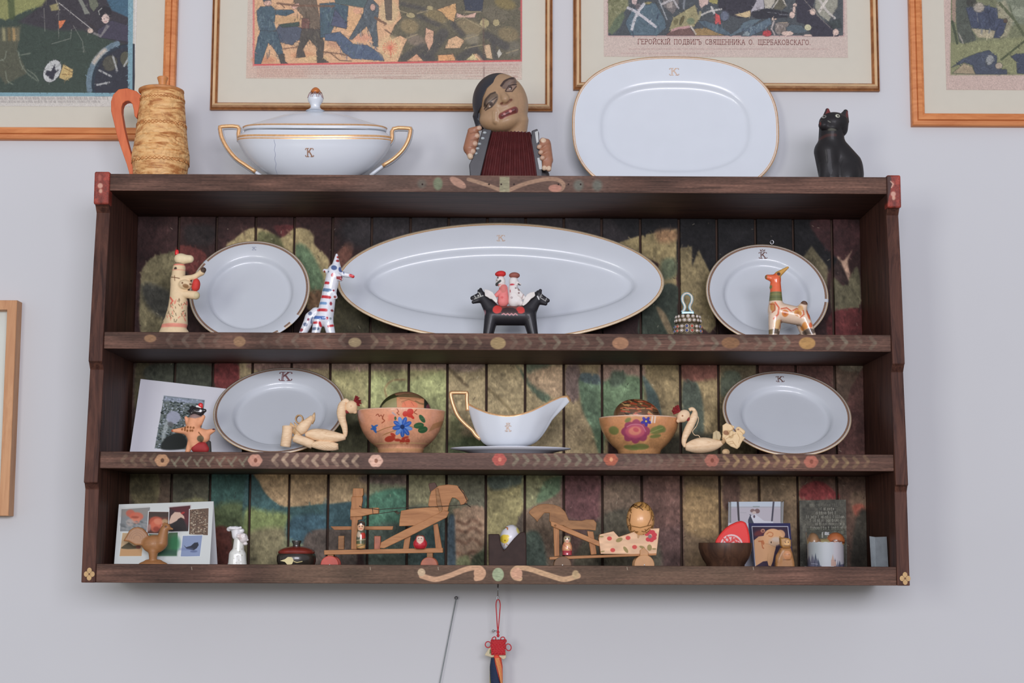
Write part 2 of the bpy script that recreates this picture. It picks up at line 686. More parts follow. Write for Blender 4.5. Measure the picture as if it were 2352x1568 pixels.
def _ext(fr, p):
    k = fr.k
    if p[0] == 'e':
        x, y = fr.tp(p[1], p[2])
        r = max(p[4], p[5]) * k
        return (x - r, p[3] * k - p[6] * k, y - r), (x + r, p[3] * k + p[6] * k, y + r)
    if p[0] == 'c':
        (x1, y1), (x2, y2) = fr.tp(p[1], p[2]), fr.tp(p[5], p[6])
        r = max(p[4], p[8]) * k
        f = p[9] if len(p) > 9 else 1
        return (min(x1, x2) - r, min(p[3], p[7]) * k - r * f, min(y1, y2) - r), (max(x1, x2) + r, max(p[3], p[7]) * k + r * f, max(y1, y2) + r)
    q = np.array([fr.tp(*a) for a in p[1]])
    return (q[:, 0].min(), p[2] * k, q[:, 1].min()), (q[:, 0].max(), p[3] * k, q[:, 1].max())


def blob(name, fr, prims, mat, parent=None, h=1.6, sm=4.0, cut=None, paint=(), base=(200, 200, 200), org=None):
    """prims: (kind, ...) added with a smooth union of radius sm; ('-', kind, ...) carved; ('&', kind, ...) kept"""
    add = [p for p in prims if p[0] not in '-&']
    lo = np.min([_ext(fr, p)[0] for p in add], 0) - 3 * h - sm * 0.5
    hi = np.max([_ext(fr, p)[1] for p in add], 0) + 3 * h + sm * 0.5
    nx, nq, ny = (np.ceil((hi - lo) / h).astype(int) + 1)
    X, Qm, Yu = np.meshgrid(lo[0] + h * np.arange(nx), -hi[1] + h * np.arange(nq), -hi[2] + h * np.arange(ny), indexing='ij')
    Q, Y = -Qm, -Yu
    D = None
    for p in add:
        d = _sdf(fr, p, X, Q, Y)
        if D is None:
            D = d
        elif sm > 0:
            hh = np.clip(0.5 + 0.5 * (D - d) / sm, 0, 1)
            D = D * (1 - hh) + d * hh - sm * hh * (1 - hh)
        else:
            D = np.minimum(D, d)
    for p in prims:
        if p[0] == '-':
            D = np.maximum(D, -_sdf(fr, p[1:], X, Q, Y))
        elif p[0] == '&':
            D = np.maximum(D, _sdf(fr, p[1:], X, Q, Y))
    if cut is not None:
        D = np.maximum(D, Y - cut)
    D = np.where(np.abs(D) < 1e-7, 1e-7, D)
    V, F = _nets(D)
    vx, vd, vy = lo[0] + h * V[:, 0], -(-hi[1] + h * V[:, 1]), -(-hi[2] + h * V[:, 2])
    if cut is not None:
        vy = np.where(vy > cut - 0.6 * h, cut, vy)
    cols = paint_points(fr, vx, vy, vd, paint, base)
    wx = fr.o.x + (vx - fr.px) * fr.sx
    wy = fr.Y - vd * fr.sx
    wz = fr.o.z - (vy - fr.py) * fr.sz
    Vw = np.c_[wx, wy, wz]
    a, b, c = Vw[F[:, 0]], Vw[F[:, 1]], Vw[F[:, 2]]
    if np.einsum('ij,ij->i', a - Vw.mean(0), np.cross(b - a, c - a)).sum() < 0:
        F = F[:, ::-1]
    return mesh_obj(name, Vw, F.tolist(), mat, parent, True, cols=cols, org=org)


def _seg(vx, vy, q, closed=False):
    dd = np.full(len(vx), 1e9)
    for i in range(len(q) if closed else len(q) - 1):
        (x1, y1), (x2, y2) = q[i], q[(i + 1) % len(q)]
        ex, ey = x2 - x1, y2 - y1
        t = np.clip(((vx - x1) * ex + (vy - y1) * ey) / (ex * ex + ey * ey + 1e-9), 0, 1)
        dd = np.minimum(dd, (vx - x1 - t * ex) ** 2 + (vy - y1 - t * ey) ** 2)
    return np.sqrt(dd)


def paint_points(fr, vx, vy, vd, paint, base, soft=1.5):
    """decoration given in frame pixels; every item applies to the front unless its last entry says 'all'"""
    cols = np.ones((len(vx), 3)) * np.array(base, float)
    k = fr.k
    mid = (vd.min() + vd.max()) / 2
    for it in paint:
        front = vd > mid - 0.15 * (vd.max() - vd.min())
        if it[-1] == 'all':
            front = np.ones(len(vx), bool)
            it = it[:-1]
        if it[0] == 'e':
            x, y, rx, ry, an, col = it[1:7]
            x, y = fr.tp(x, y)
            an = math.radians(an)
            u, v = vx - x, vy - y
            u, v = u * math.cos(an) + v * math.sin(an), -u * math.sin(an) + v * math.cos(an)
            sd = (1 - np.sqrt((u / (rx * k)) ** 2 + (v / (ry * k)) ** 2)) * min(rx, ry) * k
        elif it[0] == 's':
            q = np.array([fr.tp(*a) for a in it[1]])
            col = it[3]
            sd = it[2] * k / 2 - _seg(vx, vy, q)
        elif it[0] == 'p':
            q = np.array([fr.tp(*a) for a in it[1]])
            col = it[2]
            m = np.zeros(len(vx), bool)
            for i in range(len(q)):
                (x1, y1), (x2, y2) = q[i], q[(i + 1) % len(q)]
                if y1 != y2:
                    m ^= ((y1 > vy) != (y2 > vy)) & (vx < (x2 - x1) * (vy - y1) / (y2 - y1) + x1)
            sd = np.where(m, 1, -1) * _seg(vx, vy, q, True)
        elif it[0] == 'y':
            y0, y1 = fr.tp(0, it[1])[1], fr.tp(0, it[2])[1]
            col = it[3]
            sd = np.minimum(vy - y0, y1 - vy)
        al = (np.clip(0.5 + sd / soft, 0, 1) * front)[:, None]
        cols = cols * (1 - al) + np.array(col, float) * al
    return cols


def planar_uv(V, cv_rect):
    x0, x1, z0, z1 = cv_rect
    V = np.array([tuple(v) for v in V])
    return np.c_[(V[:, 0] - x0) / (x1 - x0), (V[:, 2] - z0) / (z1 - z0)]


def rect_canvas(x0, x1, z0, z1, Y, scale, base):
    """canvas for a wall-parallel rectangle of the world"""
    cs = [proj((x0, Y, z1)), proj((x1, Y, z1)), proj((x1, Y, z0)), proj((x0, Y, z0))]
    w = (cs[1][0] - cs[0][0]) * scale
    h = (cs[3][1] - cs[0][1]) * scale
    return Canvas(cs, w, h, base)


def card(name, q, th, mat, parent=None, org=None):
    """thin sheet from its four world corners TL, TR, BR, BL, with the canvas on the front"""
    q = [Vector(p) for p in q]
    n = (q[1] - q[0]).cross(q[3] - q[0]).normalized()
    if n.y > 0:
        n = -n
    V = q + [p - n * th for p in q]
    F = [(0, 3, 2, 1), (4, 5, 6, 7), (0, 1, 5, 4), (1, 2, 6, 5), (2, 3, 7, 6), (3, 0, 4, 7)]
    uv = [(0, 1), (1, 1), (1, 0), (0, 0)] * 2
    mats = mat if isinstance(mat, (list, tuple)) else [mat]
    fm = [0] + [len(mats) - 1] * 5
    return mesh_obj(name, V, F, mats, parent, fm=fm, uv=uv, org=org)


def ribbons(m, strokes, w, fn, mi=0):
    """flat lettering: strokes are polylines in sheet units, fn maps (u, v) to the world"""
    for st in strokes:
        p = np.array(st, float)
        for i in range(len(p) - 1):
            d = p[i + 1] - p[i]
            L = np.hypot(*d)
            if L < 1e-9:
                continue
            d = d / L
            n = np.array([-d[1], d[0]]) * w / 2
            a, b = p[i] - d * w * 0.3, p[i + 1] + d * w * 0.3
            V = [fn(*(a - n)), fn(*(b - n)), fn(*(b + n)), fn(*(a + n))]
            m.add(V, [(0, 1, 2, 3)], mi)


def mono(scale=1.0, crown=False):
    """the double-stroked letter K of the dinner service"""
    cu = lambda x, y, sx, sy: [(x, y), (x + .1 * sx, y + .05 * sy), (x + .14 * sx, y + .14 * sy), (x + .05 * sx, y + .17 * sy)]
    s = [cu(-.5, .5, -1, -1), cu(.52, .5, 1, -1), cu(.56, -.5, 1, 1), cu(-.5, -.5, -1, 1), [(-.34, -.5), (-.34, .5)], [(-.22, -.5), (-.22, .5)], [(-.5, .5), (-.06, .5)], [(-.5, -.5), (-.06, -.5)],
         [(.36, .5), (-.2, -.05)], [(.24, .5), (-.2, .07)], [(-.05, .1), (.4, -.5)], [(.05, .12), (.5, -.48)],
         [(.14, .5), (.5, .5)], [(.2, -.5), (.56, -.5)]]
    if crown:
        s += [[(-.3, .68), (.3, .68)], [(-.3, .68), (-.4, .95), (-.18, .78), (0, 1.0), (.18, .78), (.4, .95), (.3, .68)]]
    return [[(x * scale, y * scale) for x, y in st] for st in s]
# ------------------------------------------------------------------ levels of the rack (from the photograph's perspective)
ZT, ZTB, S1T, S1B, S2T, S2B, ZB = [ZO + v for v in (0.73798, 0.70373, 0.42097, 0.3875, 0.18569, 0.15287, -0.06747)]
DP = 0.260                                  # depth of the shelves
WALL = 0.286
LIP = P(1176, 1298, 0).z
S3T = LIP - 0.018
LX, RX, HW = -0.773, 0.7756, 0.80

# ------------------------------------------------------------------ wall and floor
m_wall = plain('painted_wall', (204, 205, 207), 0.75, var=0.015, scale=3, bump=0.03)
o = M().box((-4, WALL, 0), (4, WALL + 0.15, 3.6)).build('wall_back', m_wall)
o['kind'] = 'structure'
m_floor = wood('floor_boards', (104, 92, 70), (128, 112, 86), (1.2, 14, 14), 0.45)
o = M().box((-4, -7, -0.1), (4, WALL + 0.15, 0)).build('floor', m_floor)
o['kind'] = 'structure'

# ------------------------------------------------------------------ the rack
m_dark = wood('dark_stained_wood', (46, 29, 25), (82, 54, 45), (5, 60, 60), 0.55, 0.2, spec=.15)
m_darkv = wood('dark_stained_side', (52, 33, 29), (98, 64, 52), (60, 60, 5), 0.55, 0.3, c3=(125, 78, 64), spec=.15)
m_groove = plain('dark_backing', (70, 50, 38), 0.8)
rack = thing('plate_rack', 'dark brown wooden wall plate rack with four tiers and a painted plank back', 'shelf', (0, WALL, ZB))

JX = [399, 487, 578, 668, 757, 848, 938, 1027, 1117, 1206, 1295, 1383, 1473, 1563, 1651, 1741, 1829, 1919]
jw = [LX] + [P(x, 936, DP).x for x in JX] + [RX]
ZP0, ZP1 = S3T - 0.012, ZTB
mu = rect_canvas(LX, RX, ZP0, ZP1, DP, 1.0, (54, 34, 33))
mu.noise(60, 0.10, 1)


def MP(pts, c, soft=6, a=1.0, sm=True):
    mu.poly(pts, c, soft, a, sm)


# top tier
mu.T(300, 490, .2126)
MP([(110, 700), (160, 550), (260, 460), (400, 430), (520, 440), (520, 900), (420, 1320), (120, 1320)], (112, 104, 72), 14)
MP([(130, 760), (420, 850), (400, 1150), (180, 1000)], (66, 66, 58), 60)
MP([(480, 440), (560, 340), (820, 450), (700, 700)], (100, 46, 42), 12)
MP([(1050, 400), (1130, 270), (1300, 160), (1480, 180), (1600, 270), (1660, 220), (1780, 160), (1900, 170), (1980, 240), (1990, 340), (2130, 480), (2140, 600), (2060, 900), (1960, 1040), (1880, 1000), (1500, 700)], (158, 140, 94), 16)
MP([(1380, 200), (1560, 230), (1640, 320), (1640, 460), (1400, 380)], (98, 98, 62), 25)
MP([(1790, 330), (1920, 380), (2060, 620), (2085, 780), (2000, 950), (1900, 700), (1790, 520)], (92, 118, 84), 40)
MP([(1930, 860), (2070, 840), (2040, 1040), (1940, 1040)], (132, 98, 68), 30)
MP([(1560, 130), (1780, 130), (1720, 190), (1650, 250), (1590, 220)], (92, 42, 42), 15)
MP([(2150, 560), (2352, 300), (2400, 420), (2250, 700)], (105, 64, 52), 25)
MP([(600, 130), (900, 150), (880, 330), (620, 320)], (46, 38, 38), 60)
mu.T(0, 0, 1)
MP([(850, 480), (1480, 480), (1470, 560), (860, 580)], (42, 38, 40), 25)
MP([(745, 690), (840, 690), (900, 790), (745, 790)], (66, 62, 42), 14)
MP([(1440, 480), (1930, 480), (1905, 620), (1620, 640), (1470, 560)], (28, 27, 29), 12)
mu.T(1400, 490, .2551)
MP([(60, 270), (250, 205), (602, 140), (605, 700), (560, 1110), (290, 1110), (290, 850), (440, 680), (440, 450)], (136, 120, 78), 8, sm=False)
MP([(470, 430), (590, 410), (600, 550), (480, 590)], (88, 98, 72), 40)
MP([(420, 160), (600, 150), (600, 240), (450, 260)], (140, 104, 70), 50)
MP([(350, 800), (520, 630), (690, 720), (830, 850), (800, 1010), (620, 800), (600, 1110), (280, 1110), (280, 900)], (56, 66, 55), 14)
MP([(420, 850), (500, 900), (590, 1110), (540, 1110)], (128, 110, 80), 14)
MP([(630, 312), (742, 295), (745, 475), (800, 320), (910, 540), (900, 720), (960, 1010), (900, 1080), (650, 880), (636, 700)], (118, 104, 70), 8, sm=False)
MP([(1740, 400), (1820, 290), (1965, 480), (1960, 720), (1860, 600)], (94, 86, 62), 10, sm=False)
MP([(1820, 60), (2210, 60), (2240, 300), (2100, 430), (1900, 250)], (62, 36, 37), 20)
MP([(2010, 560), (2110, 650), (2230, 480), (2262, 800), (2200, 860), (2010, 885)], (92, 87, 64), 12)
MP([(2050, 390), (2105, 425), (2185, 330), (2145, 430), (2165, 560), (2120, 605)], (160, 126, 104), 8)
MP([(2050, 420), (2090, 460), (2150, 640), (2010, 560)], (52, 38, 36), 10)
MP([(1990, 900), (2290, 870), (2290, 1130), (1990, 1130)], (94, 40, 40), 14)
# middle tier
mu.T(180, 800, .272)
MP([(410, 60), (2200, 60), (2200, 1000), (410, 1000)], (70, 52, 44), 10, sm=False)
MP([(490, 130), (600, 130), (580, 420), (480, 520)], (80, 74, 50), 14)
MP([(600, 140), (1100, 140), (1110, 330), (620, 300)], (60, 64, 52), 25)
MP([(1150, 140), (1350, 140), (1350, 330), (1160, 320)], (112, 44, 44), 14)
MP([(1360, 100), (2400, 100), (2400, 1000), (1700, 1000), (1360, 500)], (152, 134, 96), 10, sm=False)
MP([(1480, 120), (2080, 120), (2050, 170), (1500, 180)], (128, 98, 88), 25)
MP([(2150, 200), (2352, 190), (2352, 420), (2200, 400)], (158, 158, 100), 30)
mu.T(780, 800, .2466)
MP([(-100, 90), (1010, 90), (1010, 1000), (-100, 1000)], (152, 146, 96), 6, sm=False)
MP([(300, 250), (620, 300), (980, 230), (990, 640), (640, 640), (300, 600)], (160, 166, 106), 60)
MP([(-60, 130), (1000, 130), (990, 190), (-60, 200)], (140, 114, 98), 35)
MP([(-200, 640), (280, 620), (300, 1000), (-200, 1000)], (84, 84, 58), 50)
mu.stroke([(440, 460), (425, 370), (490, 300), (610, 290)], 14, (140, 90, 60), .7, 8, True)
MP([(1010, 100), (2110, 100), (2110, 1000), (1010, 1000)], (156, 138, 98), 6, sm=False)
MP([(1000, 120), (1330, 120), (1300, 200), (1010, 210)], (140, 116, 102), 40)
mu.stroke([(1015, 185), (1190, 350)], 30, (100, 84, 58), .85, 10)
mu.stroke([(1180, 350), (1210, 295), (1260, 278)], 10, (100, 90, 66), .8, 5, True)
mu.stroke([(1390, 380), (1500, 480), (1650, 640)], 26, (116, 100, 66), .8, 12)
MP([(1640, 150), (1760, 270), (1960, 440), (1890, 490), (1740, 330), (1690, 230)], (82, 98, 76), 14)
MP([(1730, 130), (1960, 130), (1900, 220), (1760, 240)], (98, 106, 82), 25)
MP([(1740, 260), (2070, 160), (2080, 440), (1960, 440)], (166, 138, 104), 40)
MP([(1030, 830), (1350, 840), (1380, 1000), (1020, 1000)], (86, 98, 62), 50)
MP([(1030, 640), (1120, 640), (1130, 840), (1030, 850)], (120, 122, 78), 50)
MP([(2090, 100), (2500, 100), (2500, 1000), (2090, 1000)], (150, 130, 92), 6, sm=False)
MP([(2110, 180), (2230, 160), (2220, 480), (2110, 440)], (112, 92, 84), 14)
MP([(2230, 280), (2352, 260), (2500, 440), (2440, 1000), (2352, 760), (2260, 560)], (92, 118, 88), 25)
mu.T(1340, 800, .3316)
MP([(-10, 170), (130, 190), (140, 250), (-10, 230)], (76, 92, 92), 12)
MP([(400, 80), (960, 80), (960, 760), (400, 760)], (142, 122, 82), 6, sm=False)
MP([(135, 110), (400, 110), (395, 220), (140, 230)], (146, 116, 98), 20)
MP([(135, 240), (390, 200), (410, 420), (330, 500), (140, 520)], (100, 126, 90), 30)
MP([(200, 160), (290, 170), (280, 240), (190, 260)], (74, 88, 70), 25)
MP([(405, 190), (470, 260), (530, 390), (560, 760), (380, 760), (440, 380)], (78, 98, 92), 14)
MP([(690, 240), (780, 230), (830, 400), (820, 700), (690, 620)], (78, 88, 74), 16)
MP([(690, 90), (940, 90), (930, 200), (700, 220)], (116, 70, 58), 25)
MP([(560, 620), (940, 600), (940, 780), (560, 780)], (70, 66, 48), 40)
MP([(945, 90), (1230, 90), (1230, 780), (945, 780)], (98, 86, 60), 6, sm=False)
MP([(970, 170), (1080, 170), (1090, 300), (960, 330)], (78, 86, 68), 20)
MP([(1200, 80), (2000, 80), (2000, 780), (1200, 780)], (86, 54, 48), 12, sm=False)
MP([(1745, 110), (1930, 120), (1850, 280), (1800, 480), (1745, 480)], (90, 70, 56), 14)
MP([(1780, 110), (1930, 118), (1900, 160), (1790, 150)], (108, 98, 80), 14)
# bottom tier
mu.T(180, 1080, .2466)
MP([(400, -20), (860, -20), (860, 1000), (400, 1000)], (80, 64, 50), 8, sm=False)
MP([(490, 30), (740, 20), (720, 330), (520, 330)], (96, 88, 58), 25)
MP([(860, 20), (1230, 20), (1220, 900), (860, 900)], (76, 74, 58), 10, sm=False)
MP([(980, 270), (1160, 260), (1200, 330), (960, 340)], (108, 106, 70), 25)
MP([(1220, 0), (1580, 0), (1570, 560), (1220, 560)], (50, 84, 76), 20, sm=False)
MP([(1220, 380), (1600, 350), (1600, 940), (1220, 940)], (84, 100, 62), 60)
MP([(1250, 560), (1400, 540), (1440, 700), (1400, 900), (1230, 930)], (112, 58, 48), 25)
MP([(1580, 0), (3000, 0), (3000, 700), (1580, 700)], (164, 134, 94), 8, sm=False)
MP([(1570, 30), (1660, 80), (1740, 210), (1840, 300), (1950, 340), (2300, 310), (2700, 270), (2720, 640), (2100, 620), (1570, 620)], (54, 86, 86), 6)
MP([(1560, 360), (1760, 380), (1960, 420), (1960, 640), (1560, 620)], (120, 136, 78), 50)
MP([(1560, 600), (1950, 560), (1960, 960), (1560, 960)], (126, 118, 84), 60)
MP([(1960, 560), (2330, 540), (2330, 960), (1960, 960)], (110, 116, 84), 60)
mu.T(560, 1090, .3146)
MP([(340, 320), (600, 300), (600, 480), (340, 480)], (54, 86, 98), 40)
MP([(620, 150), (900, 150), (900, 380), (620, 400)], (56, 86, 92), 30)
MP([(430, 560), (450, 450), (530, 400), (760, 400), (800, 460), (800, 680), (440, 680)], (92, 80, 72), 14)
MP([(600, -10), (900, -10), (900, 120), (830, 190), (610, 215)], (160, 134, 96), 10, sm=False)
MP([(905, -10), (1195, -10), (1195, 690), (905, 690)], (118, 122, 92), 8, sm=False)
MP([(910, 160), (1195, 110), (1195, 370), (910, 390)], (72, 122, 96), 25)
MP([(910, 0), (1480, 0), (1480, 70), (910, 60)], (116, 98, 88), 30)
MP([(910, 400), (1195, 380), (1195, 690), (910, 690)], (82, 96, 84), 40)
MP([(1195, -10), (1500, -10), (1500, 690), (1195, 690)], (134, 130, 94), 8, sm=False)
MP([(1195, 270), (1480, 300), (1480, 690), (1195, 690)], (72, 92, 86), 60)
MP([(1330, 440), (1450, 400), (1470, 690), (1300, 690)], (52, 74, 72), 30)
MP([(1480, -10), (1780, -10), (1780, 690), (1480, 690)], (112, 112, 88), 8, sm=False)
MP([(1490, 330), (1550, 330), (1550, 690), (1490, 690)], (66, 84, 92), 12)
MP([(1540, 250), (1750, 240), (1770, 460), (1730, 560), (1650, 690), (1560, 690), (1540, 320)], (164, 132, 102), 14)
for yy in (330, 390, 470, 560):
    mu.stroke([(1560, yy + 10), (1620, yy + 30), (1660, yy), (1700, yy + 10), (1730, yy + 40)], 22, (120, 84, 62), .8, 14, True)
MP([(1560, 610), (1640, 590), (1650, 690), (1560, 690)], (124, 128, 84), 20)
MP([(1680, 590), (1770, 560), (1770, 690), (1660, 690)], (78, 88, 62), 20)
MP([(1775, -10), (2060, -10), (2060, 690), (1775, 690)], (146, 136, 88), 8, sm=False)
MP([(1790, 10), (2060, 0), (2040, 60), (1860, 110), (1790, 90)], (82, 94, 82), 25)
MP([(2000, 340), (2060, 240), (2060, 420), (1990, 400)], (94, 82, 70), 14)
mu.T(1200, 1080, .2126)
MP([(10, -20), (470, -20), (470, 1080), (10, 1080)], (126, 104, 84), 8, sm=False)
MP([(20, 40), (440, 40), (420, 180), (300, 300), (140, 370), (20, 400)], (132, 132, 92), 16)
MP([(250, 120), (440, 60), (430, 190), (300, 300), (150, 340)], (98, 124, 90), 25)
MP([(20, 700), (190, 690), (260, 1080), (20, 1080)], (84, 100, 86), 40)
MP([(450, -20), (1750, -20), (1750, 1080), (450, 1080)], (104, 76, 70), 12, sm=False)
MP([(450, 40), (800, 40), (850, 500), (480, 480)], (110, 70, 70), 50)
MP([(890, 160), (1300, 180), (1300, 560), (890, 600)], (112, 92, 74), 60)
MP([(880, 480), (1300, 500), (1480, 1080), (560, 1080)], (92, 86, 70), 50)
MP([(1330, 100), (1730, 100), (1740, 560), (1340, 560)], (116, 82, 72), 60)
MP([(1740, -20), (2600, -20), (2600, 1080), (1740, 1080)], (124, 100, 72), 10, sm=False)
MP([(1770, 200), (2130, 250), (2130, 700), (1770, 650)], (142, 114, 74), 60)
mu.T(1600, 1080, .2211)
MP([(280, 60), (430, 60), (440, 330), (290, 400)], (86, 62, 52), 25)
MP([(680, 60), (1080, 60), (1080, 1100), (680, 1100)], (118, 96, 70), 12, sm=False)
MP([(1080, 60), (2000, 60), (2000, 1100), (1080, 1100)], (92, 68, 56), 12, sm=False)
MP([(1095, 170), (1280, 110), (1450, 230), (1460, 290), (1100, 300)], (126, 48, 48), 14)
MP([(1600, 250), (1760, 230), (1790, 430), (1640, 480)], (118, 92, 72), 30)
MP([(1620, 370), (1720, 350), (1760, 440), (1660, 480)], (160, 80, 62), 25)
MP([(1660, 480), (1800, 470), (1800, 1100), (1600, 1100)], (58, 54, 46), 40)
mu.T(0, 0, 1)
mu.blur(1.2)
mu.hatch([(300, 500), (1990, 1300)], 7000, 16, 3.2, .22, 41, 70)
mu.blur(.8)
mu.noise(2.4, 0.05, 3, (1, 1.5))
mu.noise(8, 0.08, 4)
mu.noise(40, 0.09, 5)
r_ = np.random.default_rng(11)
for _ in range(420):                        # chips and bristle marks in the old paint
    x, y = r_.uniform(310, 1985), r_.uniform(500, 1300)
    c = (190, 180, 150) if r_.random() < .45 else (40, 30, 28)
    mu.stroke([(x, y), (x + r_.uniform(-5, 5), y + r_.uniform(-6, 6))], r_.uniform(.8, 1.8), c, r_.uniform(.25, .6))
g_ = mu.a.mean(-1, keepdims=True)
mu.a = (g_ * np.array([1.04, .99, .92], np.float32)) * .24 + mu.a * .76
mu.a *= 1.13
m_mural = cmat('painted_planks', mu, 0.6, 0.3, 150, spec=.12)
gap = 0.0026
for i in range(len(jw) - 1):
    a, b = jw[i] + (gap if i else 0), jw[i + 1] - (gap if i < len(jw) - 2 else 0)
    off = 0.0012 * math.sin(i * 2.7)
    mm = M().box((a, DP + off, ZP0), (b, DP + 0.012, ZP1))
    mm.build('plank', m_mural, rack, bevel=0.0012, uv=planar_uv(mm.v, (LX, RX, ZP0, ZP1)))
M().box((LX, DP + 0.0115, ZP0), (RX, DP + 0.018, ZP1)).build('backing_board', m_groove, rack)

# side panels with their stepped front edge
prof = [(394, 0.0), (470, -0.002), (473, 0.004), (486, 0.014), (600, 0.004), (830, -0.009), (834, -0.004), (848, 0.006), (1108, -0.012), (1111, -0.006),
        (1123, 0.001), (1342, -0.005)]
for sx, (xa, xb) in ((-1, (-HW, LX)), (1, (RX, HW))):
    pts = [(P(200 if sx < 0 else 2080, y + (0 if sx < 0 else 6), 0).z, yy) for y, yy in prof]
    pts[0] = (ZT + 0.001, 0.0)
    pts[-1] = (ZB, pts[-1][1])
    ring = [(yy, z) for z, yy in pts] + [(WALL, ZB), (WALL, ZT)]
    n = len(ring)
    V = [(xa, y, z) for y, z in ring] + [(xb, y, z) for y, z in ring]
    F = [tuple(range(n)), tuple(range(2 * n - 1, n - 1, -1))] + [(i, i + n, (i + 1) % n + n, (i + 1) % n) for i in range(n)]
    me = mesh_obj('side_panel', V, F, m_darkv, rack, bevel=0.0015)
    z0 = P(200, 470, 0).z
    cb = rect_canvas(xa - .002, xb + .002, z0, ZT + .003, 0, 1.5, (140, 58, 46))
    cb.noise(14, .12, 5).noise(3, .08, 6)
    cx = 232 if sx < 0 else 2050
    cb.ell(cx, 428 if sx < 0 else 447, 6, 6, (205, 160, 140), 0, .9, 3).ell(cx + 1, 440 if sx < 0 else 456, 4, 5, (215, 175, 150), 0, .8, 3)
    cb.ell(cx - 1, 410 if sx < 0 else 424, 4, 7, (170, 95, 80), 0, .8, 4)
    if sx > 0:
        cb.poly([(2034, 405), (2044, 405), (2047, 425), (2036, 470), (2030, 470)], (70, 44, 38), 3)
        cb.stroke([(2044, 418), (2050, 424), (2046, 432)], 3, (205, 165, 145), .8)
    mm = M().box((xa - .0016, -0.0065, z0), (xb + .0016, 0.022, ZT + .003))
    mm.build('corner_block', cmat('red_corner_paint', cb, 0.45, .15), rack, bevel=0.003, uv=planar_uv(mm.v, (xa - .002, xb + .002, z0, ZT + .003)))
    # painted flower at the foot of the side
    z0, z1 = ZB + 0.001, P(200, 1268, 0).z
    fy = 1318 if sx < 0 else 1328
    fx = 205 if sx < 0 else 2079
    mm = M()
    F5 = Fr(fx, fy, -0.0062)
    for an in range(0, 360, 90):
        c, s_ = math.cos(math.radians(an)), math.sin(math.radians(an))
        e = [(fx + 7 * c + 5.5 * math.cos(t), fy - 7 * s_ * 1.2 + 6.5 * math.sin(t)) for t in np.linspace(0, 2 * math.pi, 11)[:-1]]
        mm.prism(F5, e, -1.4, 0, 0)
    mm.prism(F5, [(fx + 2.4 * math.cos(t), fy + 2.4 * math.sin(t)) for t in np.linspace(0, 2 * math.pi, 9)[:-1]], -1, .5, 1)
    mm.build('painted_flower', [plain('cream_flower_paint', (190, 155, 105), .6), plain('brown_flower_eye', (110, 72, 40), .6)], rack)

# boards: front faces carry the folk painting
BASE = (90, 66, 56)


def board(name, z0, z1, y0, fn, mat_body=m_dark, y1=DP):
    cv = rect_canvas(LX, RX, z0, z1, 0, 1.2, BASE)
    cv.noise(5, .10, 21, (14, .5)).noise(30, .12, 22, (3, 1))
    fn(cv)
    cv.noise(2.2, .05, 23, (3, 1))
    mm = M().box((LX, y0, z0), (RX, y1, z1))
    mm.m = [1, 1, 0, 1, 1, 1]
    return mm.build(name, [cmat(name + '_front', cv, .6, .25, 200, spec=.15), mat_body], rack, bevel=.0012, uv=planar_uv(mm.v, (LX, RX, z0, z1)))


def d_top(c):
    c.T(900, 390, .2551)
    c.poly([(-300, 0), (2000, 0), (1900, 240), (-300, 240)], (112, 92, 82), 300, .6)
    c.ell(415, 125, 42, 58, (118, 132, 104), 0, .8, 20)
    c.ell(270, 125, 40, 40, (104, 110, 100), 0, .5, 30)
    for x in (1680, 1850):
        c.ell(x, 140, 44, 50, (108, 116, 106), 0, .7, 30)
    c.stroke([(690, 85), (780, 112), (870, 140), (1000, 190)], 34, (164, 134, 110), .85, 8, True)
    c.stroke([(1050, 185), (1200, 125), (1380, 85), (1490, 88), (1545, 130), (1520, 178), (1450, 172)], 36, (166, 134, 110), .85, 8, True)
    c.ell(595, 115, 84, 36, (174, 136, 116), 32, .9, 10)
    c.ell(1470, 165, 60, 34, (182, 130, 112), 0, .9, 10)
    c.poly([(970, 62), (1060, 62), (1060, 200), (970, 200)], (150, 146, 118), 10, .9)
    for x in (275, 875, 985, 1100, 1500, 1590, 1700):
        c.ell(x, 130, 8, 8, (50, 36, 32))


def chev(c, x, y, s, col, dr=1, a=.8):
    j = math.sin(x * 12.9) * 2
    a = min(1, a * 1.15)
    c.stroke([(x - 5 * dr * s, y - 12 * s + j), (x + 5 * dr * s, y - 1 + j)], 8.5 * s, col, a * .62, 3)
    c.stroke([(x + 5 * dr * s, y + 1 + j), (x - 5 * dr * s, y + 12 * s + j * .5)], 8.5 * s, col, a * (.5 + .12 * math.sin(x * 3.1)), 3)


def d_one(c):
    for i, x in enumerate(range(390, 800, 36)):
        if abs(x - 548) > 22:
            chev(c, x, 783, 1, (122, 110, 96), -1, .35 + .25 * ((i * 7) % 3) / 2)
    for i, x in enumerate(range(860, 1125, 34)):
        chev(c, x, 786, 1, (136, 122, 98), 1, .55)
    for i, x in enumerate(range(1180, 2030, 33)):
        if min(abs(x - 1425), abs(x - 1678), abs(x - 1854)) > 26:
            chev(c, x, 787, 1, (132, 128, 108), 1, .3 + .4 * ((i * 5) % 4) / 3)
    for x, y, rx, ry, col in ((345, 777, 14, 9, (146, 112, 82)), (550, 784, 14, 12, (150, 118, 88)), (815, 786, 15, 11, (150, 132, 100)), (1144, 788, 18, 14, (160, 138, 98)),
                              (1425, 788, 19, 14, (164, 122, 92)), (1678, 787, 21, 13, (136, 100, 70)), (1854, 788, 19, 14, (180, 140, 86))):
        c.ell(x, y, rx, ry, col, 0, .9, 3)


